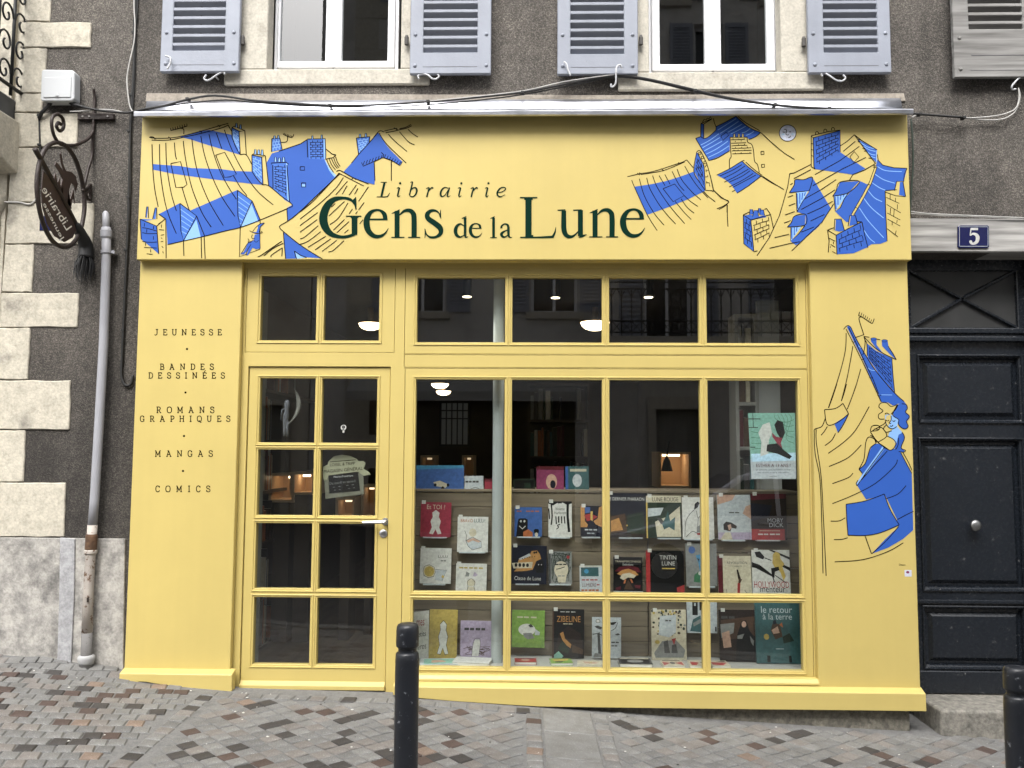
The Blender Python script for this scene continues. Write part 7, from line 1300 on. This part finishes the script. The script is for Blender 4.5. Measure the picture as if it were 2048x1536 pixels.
B((1131, 933, 1178, 984), 'teal', [(f, 'skyb', [(0, 0), (.12, 0), (.12, 1), (0, 1)]), (e, 'pale', .5, .55, .2, .25), (f, 'cream', [(.2, .1), (.9, .1), (.9, .2), (.2, .2)])], 'teal grey book right of the magenta one', y_=.50, tagged=False)
B((1027, 958, 1070, 985), 'dkgreen', [(f, 'black', [(.05, .1), (.95, .1), (.95, .95), (.05, .95)]), (f, 'dkgreen', [(.5, .3), (.8, .3), (.8, .7), (.5, .7)])], 'dark green book left of the magenta one', y_=.55, tagged=False)
# poster taped inside the last pane
pq = [(1496, 826), (1590, 826), (1592, 958), (1503, 958)]
mbp = MB(); a4 = [W(*p, .09) for p in pq]; mbp.add([tuple(p) for p in a4] + [(p.x, p.y + .0015, p.z) for p in a4], [(3, 2, 1, 0), (4, 5, 6, 7), (0, 1, 5, 4), (1, 2, 6, 5), (2, 3, 7, 6), (3, 0, 4, 7)])
po = obj('poster', mbp, C['pale'], origin=a4[3]); tag(po, 'mint green poster taped inside the rightmost pane', 'poster')
pm_ = lambda u, v, d: Vector(a4[0].lerp(a4[1], u).lerp(a4[3].lerp(a4[2], u), v)) + Vector((0, -0.0004 - d, 0))
art('poster_print', [(f, 'mint', [(0, 0), (1, 0), (1, .7), (.0, .7)]), (f, 'moonb', [(.02, .62), (1, .6), (1, .72), (.02, .74)]), (l_, 'black', .014, [(0, .09), (.26, .09)], 'n'), (l_, 'black', .014, [(.1, 0), (.1, .22)], 'n'), (l_, 'black', .012, [(0, .22), (.2, .22)], 'n'), (l_, 'black', .014, [(.01, .52), (.12, .52)], 'n')]
    + [(l_, 'grn', .008, [(.55 + .08 * k, .02), (.6 + .08 * k, .1), (.8, .14 + .06 * k), (.97, .1 + .09 * k)]) for k in range(5)] + [(l_, 'grn', .008, [(.04, .28 + .09 * k), (.2, .3 + .08 * k), (.3, .26 + .1 * k)]) for k in range(4)]
    + [(f, 'white', [(.2, .3), (.3, .18), (.45, .14), (.5, .3), (.42, .42), (.4, .62), (.22, .66), (.26, .44)]), (f, 'black', [(.55, .18), (.62, .11), (.74, .14), (.78, .3), (.7, .42), (.6, .3)]), (f, 'crimson', [(.5, .3), (.58, .36), (.72, .38), (.68, .46), (.72, .56), (.66, .56), (.58, .44), (.5, .36)]), (f, 'black', [(.38, .48), (.6, .46), (.74, .56), (.92, .66), (.86, .7), (.6, .62), (.36, .58)]),
       (t_, 'maroon', 'ESTHER A 13 ANS !', .12, .77, .76, .05), (t_, 'dgrey', 'Le quatrième tome des Cahiers d’Esther', .12, .85, .76, .024), (t_, 'dgrey', 'est dans votre librairie', .14, .89, .7, .022), (l_, 'grey', 0.010, [(0.400, 0.959), (0.484, 0.959)], 'n'), (l_, 'grey', 0.010, [(0.500, 0.959), (0.572, 0.959)], 'n')], pm_, po, eps=2e-5)
# chalkboard sign, sticker and hanging moon behind the door glass
cbs = thing('chalkboard_sign', W(695, 997, .10), 'cream shaped chalkboard sign with opening hours behind the door glass', 'sign')
CB = lambda x, y: P(480 + x / 4.518, 720 + y / 4.518, .11)
obj('sign_crest', MB().prism([CB(*p) for p in ((752, 965), (795, 945), (800, 915), (850, 870), (920, 855), (1000, 868), (1055, 895), (1072, 915), (1115, 912), (1135, 935), (1118, 985), (1160, 1010), (1180, 1035), (1120, 1048), (1065, 1010), (800, 1045), (790, 1085), (755, 1085), (748, 1030))], .108, .116), mat('cream_sign_paint', (0.30, 0.30, 0.20), 0.6), cbs, bevel=0.002)
obj('board_frame', MB().prism([CB(*p) for p in ((760, 1055), (1115, 1015), (1122, 1215), (770, 1258))], .110, .119), mat('olive_frame', (0.14, 0.14, 0.105), 0.6), cbs, bevel=0.003)
obj('blackboard', MB().prism([CB(*p) for p in ((800, 1048), (1068, 1018), (1085, 1180), (808, 1205))], .1075, .111), C['black'], cbs)
cbm = lambda x, y, d: Vector((CB(x, y)[0], .1065 - d, CB(x, y)[1]))
def tline(c_, t, x0, y0, x1, y1, h): 
    vs_, fs = text_geo(t); return (c_, [(x0 + (x1 - x0) * u, y0 + (y1 - y0) * u + h * v) for u, v in vs_], fs)
mbt = MB(); 
for k, (c_, pts, fs) in enumerate((tline(0, 'LOISEL & TRIPP', 815, 935, 1040, 920, 26), tline(0, 'MAGASIN GÉNÉRAL', 758, 985, 1110, 955, 38), tline(1, 'Heures d’ouverture', 848, 1045, 1022, 1032, 20), tline(2, 'Du mardi au samedi', 810, 1105, 1045, 1080, 22), tline(2, '- -  - -', 840, 1148, 1030, 1123, 5), tline(2, '- -   - -', 850, 1174, 1040, 1151, 5))): mbt.add([cbm(x, y, k * 1e-4) for x, y in pts], fs, c_)
obj('sign_lettering', mbt, [C['darkink'], C['white'], C['grey']], cbs)
obj('crest_line', MB().prism([CB(*p) for p in ((812, 918), (1050, 898), (1050, 904), (812, 924))], .1065, .1079), C['darkink'], cbs)
stk = obj('door_sticker', MB().lathe([(0.018, .0875), (0.018, .0868)], (*[P(687, 855, .087)[0], 0], P(687, 855, .087)[1]), 18, axis='Y').box(P(687, 860, .087)[0] - .006, P(687, 860, .087)[0] + .006, .0868, .0875, P(687, 865, .087)[1], P(687, 858, .087)[1]), C['white'], origin=W(687, 865, .087)); tag(stk, 'small white round sticker on the right door pane', 'sticker')
art('sticker_print', [('d', 'black', 687, 854, 3.2, 3.2), ('d', 'grey', 687, 854, 1.2, 1.2)], lambda x, y, d: W(x, y, .0865 - d), stk)
hm = thing('moon_mobile', W(580, 850, .14), 'grey crescent moon ornament with a small pale cloth doll hanging behind the door', 'ornament')
CB2 = lambda x, y: P(480 + x / 4.518, 720 + y / 4.518, .15)
cre = catmull([(490, 255), (530, 320), (548, 390), (530, 470), (490, 530), (435, 585)], 5) + catmull([(435, 575), (480, 520), (508, 450), (512, 380), (505, 310)], 5)
obj('crescent', MB().prism([CB2(*p) for p in cre], .145, .16), mat('grey_moon', (0.17, 0.165, 0.15), 0.6), hm, bevel=0.002)
obj('doll', MB().tube(catmull([tuple(W(480 + x / 4.518, 720 + y / 4.518, .15)) for x, y in ((425, 360), (425, 410), (420, 470), (410, 545), (400, 690))], 3), [0.008, 0.014, 0.017, 0.018, 0.015, 0.012, 0.015, 0.018, 0.018, 0.016, 0.012, 0.009, 0.008], 10).tube([W(480 + x / 4.518, 720 + y / 4.518, .15) for x, y in ((425, 545), (428, 690))], 0.008, 8).tube([W(480 + x / 4.518, 720 + y / 4.518, .15) for x, y in ((410, 440), (382, 450), (370, 545))], 0.006, 8), mat('pale_cloth', (0.10, 0.105, 0.125), 0.9), hm, smooth=True)
obj('cord', MB().tube([W(590, 778, .15), W(590, 730, .15)], 0.0015, 5), CABLEW, hm)
# ---- lit reading niche, shelves and counters further in
def lit_niche(px0, py0, px1, py1, y_, dep, label, lamp, es=2.6):
    x0, z1 = P(px0, py0, y_); x1, z0 = P(px1, py1, y_)
    o = thing('lit_niche', ((x0 + x1) / 2, y_, RZ0), label, 'niche')
    b = MB(); t = 0.02; b.box(x0 - t, x1 + t, y_ + dep, y_ + dep + t, z0 - t, z1 + t); b.box(x0 - t, x0, y_, y_ + dep, z0 - t, z1 + t); b.box(x1, x1 + t, y_, y_ + dep, z0 - t, z1 + t); b.box(x0, x1, y_, y_ + dep, z1, z1 + t); b.box(x0, x1, y_, y_ + dep, z0 - t, z0)
    obj('niche_box', b, mat('warm_panel', (0.62, 0.46, 0.30), 0.7), o)
    obj('niche_support', MB().box(x0 + 0.02, x1 - 0.02, y_ + 0.02, y_ + dep, RZ0, z0 - t - 0.001), WALLM, o)
    obj('glow_strip', MB().box(x0 + (x1 - x0) * lamp[0], x0 + (x1 - x0) * lamp[1], y_ + dep * .4, y_ + dep * .6, z1 - 0.022, z1 - 0.004), mat('added_glow%d' % (es * 10), (1, .9, .7), 0.5, emit=(1.0, 0.74, 0.46), estr=es), o)  # glowing strip added to light the box from inside, not a fitting of the shop
    return o, x0, x1, z0, z1
lit_niche(1322, 908, 1378, 972, 2.6, .45, 'warmly lit panel with a black lamp in the third big pane', (.2, .8))
o_ = W(1334, 925, 2.55); dl_ = thing('desk_lamp', tuple(o_), 'small black cone lamp shade hanging in the lit panel', 'lamp')
obj('lamp_shade', MB().lathe([(0.055, o_.z - 0.08), (0.03, o_.z + 0.02), (0.012, o_.z + 0.05)], (o_.x, 2.56, 0), 16), C['black'], dl_); obj('lamp_arm', MB().tube([(o_.x, 2.56, o_.z + .05), (o_.x + .02, 2.57, o_.z + .2)], .008, 8), C['black'], dl_)
n1 = lit_niche(543, 952, 583, 1000, 1.6, .35, 'left warmly lit shelf bay seen through the second door pane', (.6, .95))
n2 = lit_niche(585, 949, 624, 985, 1.6, .35, 'right warmly lit shelf bay seen through the second door pane', (.3, .6))
n3 = lit_niche(676, 1000, 704, 1032, 1.7, .3, 'small warm panel under the chalkboard sign', (.3, .7), .8); n4 = lit_niche(727, 975, 748, 1032, 1.9, .3, 'tall warm panel beside the chalkboard sign', (.3, .7), .8)  # plain warm panels, lit by an added glow strip
n5 = lit_niche(845, 915, 866, 946, 3.0, .3, 'small warm panel above the blue racing car book', (.3, .7), .25); n6 = lit_niche(928, 915, 944, 952, 3.0, .3, 'narrow warm panel left of the column', (.3, .7), .25)  # dim panels without a lamp; the glow strip inside is added
def bookcase(x0, x1, y0, y1, z0, z1, face, rows, label, M, seed, nb_):
    # an open case; face '+x' or '-x' (along a side wall) or '-y'
    o = thing('bookcase', ((x0 + x1) / 2, (y0 + y1) / 2, z0), label, 'bookcase', 'bookcases in the shop')
    b = MB(); t = 0.025
    if face == '-y': b.box(x0, x0 + t, y0, y1, z0, z1); b.box(x1 - t, x1, y0, y1, z0, z1); b.box(x0 + t, x1 - t, y1 - 0.01, y1, z0, z1)
    else:
        b.box(x0, x1, y0, y0 + t, z0, z1); b.box(x0, x1, y1 - t, y1, z0, z1); xb_ = x0 if face == '+x' else x1 - 0.01; b.box(xb_, xb_ + 0.01, y0 + t, y1 - t, z0, z1)
    obj('case', b, M, o)
    r_ = random.Random(seed)
    for k in range(rows + 1):
        zz = z0 + (z1 - z0 - t) * k / rows
        obj('case_shelf', MB().box(x0 + (0.011 if face == '+x' else 0) + (t if face == '-y' else 0), x1 - (0.011 if face == '-x' else 0) - (t if face == '-y' else 0), y0 + (0 if face == '-y' else t), y1 - (0.011 if face == '-y' else t), zz, zz + t), M, o)
    cols = ['grey', 'cream', 'brown', 'navy', 'maroon', 'dkgreen', 'white', 'dgrey', 'teal', 'orange']
    hgt = (z1 - z0) / rows - t
    for k in range(rows):
        zz = z0 + (z1 - z0 - t) * k / rows + t + 0.001; p = (y0 if face != '-y' else x0) + t + 0.005; end = (y1 if face != '-y' else x1) - t - 0.03
        n = 0
        while p < end and n < nb_:
            w_ = r_.uniform(.018, .05); h = hgt * r_.uniform(.62, .93); d = r_.uniform(.14, .2); n += 1
            if face == '-y': bb = MB().box(p, p + w_ - .002, y0 + .02, y0 + .02 + d, zz, zz + h, 0).box(p + .003, p + w_ - .005, y0 + .022, y0 + .018 + d, zz + h, zz + h + .0015, 1); og = (p, y0, zz)
            else:
                xa = x1 - .02 - d if face == '+x' else x0 + .02
                bb = MB().box(xa, xa + d, p, p + w_ - .002, zz, zz + h, 0).box(xa + .003, xa + d - .003, p + .003, p + w_ - .005, zz + h, zz + h + .0015, 1); og = (xa, p, zz)
            q = obj('shelved_book', bb, [C[r_.choice(cols)], PAGES], origin=og, bevel=.0015)
            tag(q, f'book spine on a shelf of the {label}', 'book', f'spines of the {label}')
            p += w_ + (r_.uniform(.05, .2) if r_.random() < .08 else .001)
WHITEC = mat('pale_bookcase', (0.20, 0.20, 0.19), 0.6); DARKC = mat('dark_bookcase', (0.05, 0.04, 0.032), 0.6)
bxr = vx(.75, (1512, 850)); bookcase(vx(.75, (1466, 850)), bxr, .66, .86, RZ0, 2.5, '-y', 8, 'pale bookcase behind the poster', WHITEC, 4, 9)
obj('pale_panel', MB().box(bxr + .003, vx(.75, (1556, 850)), .68, .72, RZ0, 2.6), mat('pale_panel_paint', (0.33, 0.34, 0.33), 0.7), ir)
bookcase(RX0 + .002, RX0 + .30, .9, 2.9, RZ0, 2.4, '+x', 6, 'dark bookcase along the left wall', DARKC, 9, 14)
bookcase(vx(3.2, (1055, 860)), vx(3.2, (1180, 860)), 3.2, 3.5, RZ0, 2.2, '-y', 6, 'dark bookcase in the middle of the shop', DARKC, 12, 12)
ctr = thing('counter', (0, 2.3, RZ0), 'dark wooden counter inside the shop behind the stand', 'counter'); obj('counter_body', MB().box(vx(2.2, (860, 980)), vx(2.2, (1230, 980)), 2.2, 2.7, RZ0, .95), DARKC, ctr, bevel=.01); obj('counter_top', MB().box(vx(2.2, (855, 980)), vx(2.2, (1235, 980)), 2.15, 2.75, .951, .99), mat('counter_wood', (.12, .08, .05), .5), ctr, bevel=.006)

# ================================================================== ACROSS THE STREET (seen mirrored in the glass)
YO = -11.5
def opp_house(x0, x1, zt, M, label, wins, doors, quoin_at=None, shops=()):
    zb = -0.9
    o = thing('street_house', ((x0 + x1) / 2, YO - 3, zb), label, 'house', 'houses across the street')
    rects = [(a, b, c, d) for a, b, c, d in wins] + [(a, b, zb - 1, d) for a, b, c, d in doors] + [(a, b, zb - 1, d) for a, b, c, d in shops]
    b = MB(); board(b, x0, x1, zb, zt, rects, YO, YO - 0.35); obj('wall', b, M, o)
    obj('core', MB().box(x0, x1, YO - 7, YO - 0.8, zb, zt), M, o); obj('roof', MB().prismx([(YO + .25, zt), (YO + .25, zt + .12), (YO - 3.5, zt + 2.2), (YO - 7, zt)], x0, x1), mat('slate_roof', (.06, .065, .075), .6), o)
    obj('cornice', MB().box(x0, x1, YO + .001, YO + .22, zt - .28, zt - .002), SURROUND, o)
    for a, b_, c, d in wins:
        w = MB(); board(w, a, b_, c, d, [(a + .06, (a + b_) / 2 - .03, c + .06, d - .06), ((a + b_) / 2 + .03, b_ - .06, c + .06, d - .06)], YO - .2, YO - .26); f_ = obj('window', w, PVC, o)
        obj('pane', MB().box(a + .05, b_ - .05, YO - .24, YO - .235, c + .05, d - .05), mat('dark_pane', (.02, .022, .025), .05), f_)
        obj('window_sill', MB().box(a - .1, b_ + .1, YO + .001, YO + .1, c - .14, c - .001), SURROUND, f_)
        for s in (a - .52, b_ + .04):
            q = MB(); board(q, s, s + .48, c, d, [(s + .07, s + .41, c + .14, d - .1)], YO + .05, YO + .02); sh = obj('shutter', q, SHUT, o)
            obj('louvre_panel', MB().prismx([(YO + .02 + .022 * (i % 2), c + .14 + (d - c - .24) * i / 40) for i in range(41)] + [(YO + .012, d - .1), (YO + .012, c + .14)], s + .068, s + .412), SHUT, sh)
    for a, b_, c, d in doors:
        obj('street_door', MB().box(a, b_, YO - .28, YO - .22, zb, d), mat('grey_street_door', (.22, .22, .2), .6), o); obj('door_surround', MB().prism([(a - .16, zb), (a - .001, zb), (a - .001, d), (b_ + .001, d), (b_ + .001, zb), (b_ + .16, zb), (b_ + .16, d + .25), (a - .16, d + .25)], YO + .08, YO + .001), SURROUND, o)
    for a, b_, c, d in shops:
        obj('dark_shop_window', MB().box(a, b_, YO - .3, YO - .25, zb, d), mat('dark_shop_glass', (.012, .012, .012), .15), o)
        obj('awning', MB().prismx([(YO + .02, d + .5), (YO + 1.1, d + .02), (YO + 1.1, d - .16), (YO + 1.06, d - .16), (YO + 1.05, d), (YO + .02, d + .44)], a - .2, b_ + .2), mat('grey_awning', (.30, .30, .29), .8), o)
    if quoin_at is not None:
        for k in range(22):
            z_ = zb + k * .68; wq = .95 if k % 2 else .5; obj('quoin', MB().box(quoin_at, quoin_at + wq, YO + .001, YO + .03, z_, z_ + .67), SURROUND, o)
    return o
GREYR = make_stone('grey_house_render', (.62, .60, .57), (.5, .485, .46), (.3, .29, .27), 1.2, .5); BEIGE = make_stone('beige_house_render', (.62, .57, .49), (.5, .46, .39), (.2, .18, .15), 1.2, .5)
wn = [(a, a + .95, c, d) for c, d in ((4.3, 6.0), (6.8, 8.2), (11.0, 12.2)) for a in (-2.7, 0.0, 2.3, 4.9, 7.6)] + [(a, a + .6, 8.95, 10.5) for a in (-2.5, 0.6, 3.42, 5.6)]
wn = [w for w in wn if w[2] > 4.4 or w[0] not in (2.3,)] + [(2.3, 3.25, 3.75, 6.0)]
oh = opp_house(-4.46, 13.0, 13.0, GREYR, 'tall grey stone house mirrored in the shop and upper windows', wn, [(2.5, 3.4, 0, 2.35), (7.8, 8.9, 0, 2.5)], -3.75, [(-3.3, 0.9, 0, 2.6)])
opp_house(-18, -4.48, 7.2, BEIGE, 'lower beige house mirrored at the left in the glass', [(-7.3, -6.2, 4.2, 6.1), (-10.5, -9.4, 4.2, 6.1)], [(-6.0, -5.0, 0, 2.4)], None, [(-10.6, -7.0, 0, 2.6)])
opp_house(13.02, 26, 11, BEIGE, 'beige house mirrored far at the right in the glass', [(14.5, 15.6, 4.2, 6.1), (17.5, 18.6, 4.2, 6.1), (14.5, 15.6, 7.2, 9)], [(15.8, 16.8, 0, 2.4)])
bl = MB(); obj('balcony_slab', MB().box(1.3, 5.6, YO + .001, YO + .9, 3.5, 3.7), SURROUND, oh)
br = MB()
for z_ in (3.78, 4.0, 4.62, 4.75): br.tube([(1.35, YO + .86, z_), (5.55, YO + .86, z_)], .016, 6)
obj('balcony_rail', br, BI, oh)
for k in range(22):
    x_ = 1.36 + k * .19; obj('balcony_baluster', MB().tube([(x_, YO + .86, 3.71), (x_, YO + .86, 4.6)], .014, 6).tube(catmull([(x_, YO + .86, 4.45), (x_ + .095, YO + .86, 4.62), (x_ + .19, YO + .86, 4.45)], 4), .01, 5).tube([(x_, YO + .86, 3.78), (x_ + .19, YO + .86, 4.0)], .008, 5).tube([(x_ + .19, YO + .86, 3.78), (x_, YO + .86, 4.0)], .008, 5), BI, oh)
# houses closing our own side of the street, beyond the frame
tag(obj('far_house', MB().box(4.62, 14, 0.1, 9, -1.2, 9.5).box(4.9, 13.8, 0.09, 0.1, -1.2, 3.2), GREYR, origin=(9, 4, -1.2)), 'plain grey house beyond the right edge', 'house')
# parked car mirrored in the right panes
cz = gz(3.5, -3) - 0.14; CX, CY = 1.05, -6.7
car = thing('parked_car', (CX + 2.1, CY - .85, cz), 'silver grey car parked across the street, mirrored in the right panes', 'car')
prof_ = [(0.0, .32), (0.02, .62), (.25, .78), (1.05, .98), (1.95, 1.58), (2.2, 1.66), (3.7, 1.64), (4.15, 1.1), (4.2, .5), (4.15, .3)]
def carside(y_, inset):
    return [(CX + x, y_ + (inset * max(0, (z - .95)) * .28), cz + z) for x, z in prof_]
cbm_ = MB(); A1 = carside(CY, -1); A2 = carside(CY - 1.72, 1); n = len(prof_)
arch = lambda cx: [(CX + cx + .36 * math.cos(a), cz + .32 + .36 * math.sin(a)) for a in [math.pi * k / 8 for k in range(9)]][::1]
cbm_.add(A1 + A2, [list(range(n)), list(range(2 * n - 1, n - 1, -1))] + [(i, i + n, (i + 1) % n + n, (i + 1) % n) for i in range(n)])
obj('car_body', cbm_, mat('silver_car_paint', (.66, .66, .72), .22, .35, coat=1.0), car, bevel=.05, seg=3)
GLS = mat('car_glass', (.01, .012, .014), .03)
for q in ([(1.28, 1.02), (2.02, 1.52), (2.45, 1.56), (2.45, 1.03)], [(2.52, 1.03), (2.52, 1.56), (3.5, 1.55), (3.72, 1.05)]):
    mb = MB(); mb.add([(CX + x, CY - max(0, z - .95) * .28 + .012, cz + z) for x, z in q] + [(CX + x, CY - max(0, z - .95) * .28 - .02, cz + z) for x, z in q], [(0, 1, 2, 3), (4, 7, 6, 5), (0, 4, 5, 1), (1, 5, 6, 2), (2, 6, 7, 3), (3, 7, 4, 0)]); obj('side_window', mb, GLS, car)
for cx in (.85, 3.35):
    for y_ in (CY + .01, CY - 1.53):
        w = obj('wheel', MB().lathe([(.19, -.2), (.30, -.2), (.325, -.17), (.325, -.03), (.30, .0), (.19, .0)], (CX + cx, y_, cz + .325), 28, axis='Y'), BLACK, car); obj('rim', MB().lathe([(.19, -.02), (.188, .004), (.05, .01), (.001, .012)], (CX + cx, y_, cz + .325), 20, axis='Y'), STEEL, w)
obj('wing_mirror', MB().box(CX + 1.28, CX + 1.42, CY + .02, CY + .22, cz + 1.0, cz + 1.16), mat('grey_mirror_case', (.2, .2, .22), .4), car, bevel=.03, seg=3)
obj('headlight', MB().box(CX + .03, CX + .4, CY - .25, CY + .006, cz + .62, cz + .76), mat('headlight_lens', (.7, .72, .75), .1), car, bevel=.02, seg=2); obj('headlight', MB().box(CX + .03, CX + .4, CY - 1.73, CY - 1.47, cz + .62, cz + .76), MATS['headlight_lens'], car, bevel=.02, seg=2)
obj('door_handle', MB().box(CX + 2.2, CX + 2.38, CY + .001, CY + .03, cz + .9, cz + .93), STEEL, car, bevel=.006); obj('bumper', MB().box(CX - .05, CX + .25, CY - 1.7, CY - .02, cz + .3, cz + .56), mat('dark_bumper', (.05, .05, .055), .6), car, bevel=.04, seg=2)

# scraps on the paving: grit, crumbs of mortar and paper
rl = random.Random(21); lm = MB()
for k in range(90):
    x = rl.uniform(-3.2, 2.9); y = -0.1 - rl.random() ** 1.6 * 1.5; s = rl.uniform(.003, .009); z = gz(x, y) + 0.007
    a = rl.uniform(0, 3); c_, s_ = math.cos(a) * s, math.sin(a) * s
    lm.add([(x - c_, y - s_, z), (x + s_, y - c_, z), (x + c_ * 1.4, y + s_ * 1.2, z), (x - s_, y + c_, z), (x, y, z + s * .6)], [(0, 1, 4), (1, 2, 4), (2, 3, 4), (3, 0, 4)], rl.choice((0, 0, 1)))
lo = obj('grit', lm, [mat('pale_scrap', (.5, .49, .46), .8), mat('dark_scrap', (.03, .028, .025), .9)]); tag(lo, 'scattered grit and scraps on the setts', 'grit', kind='stuff')
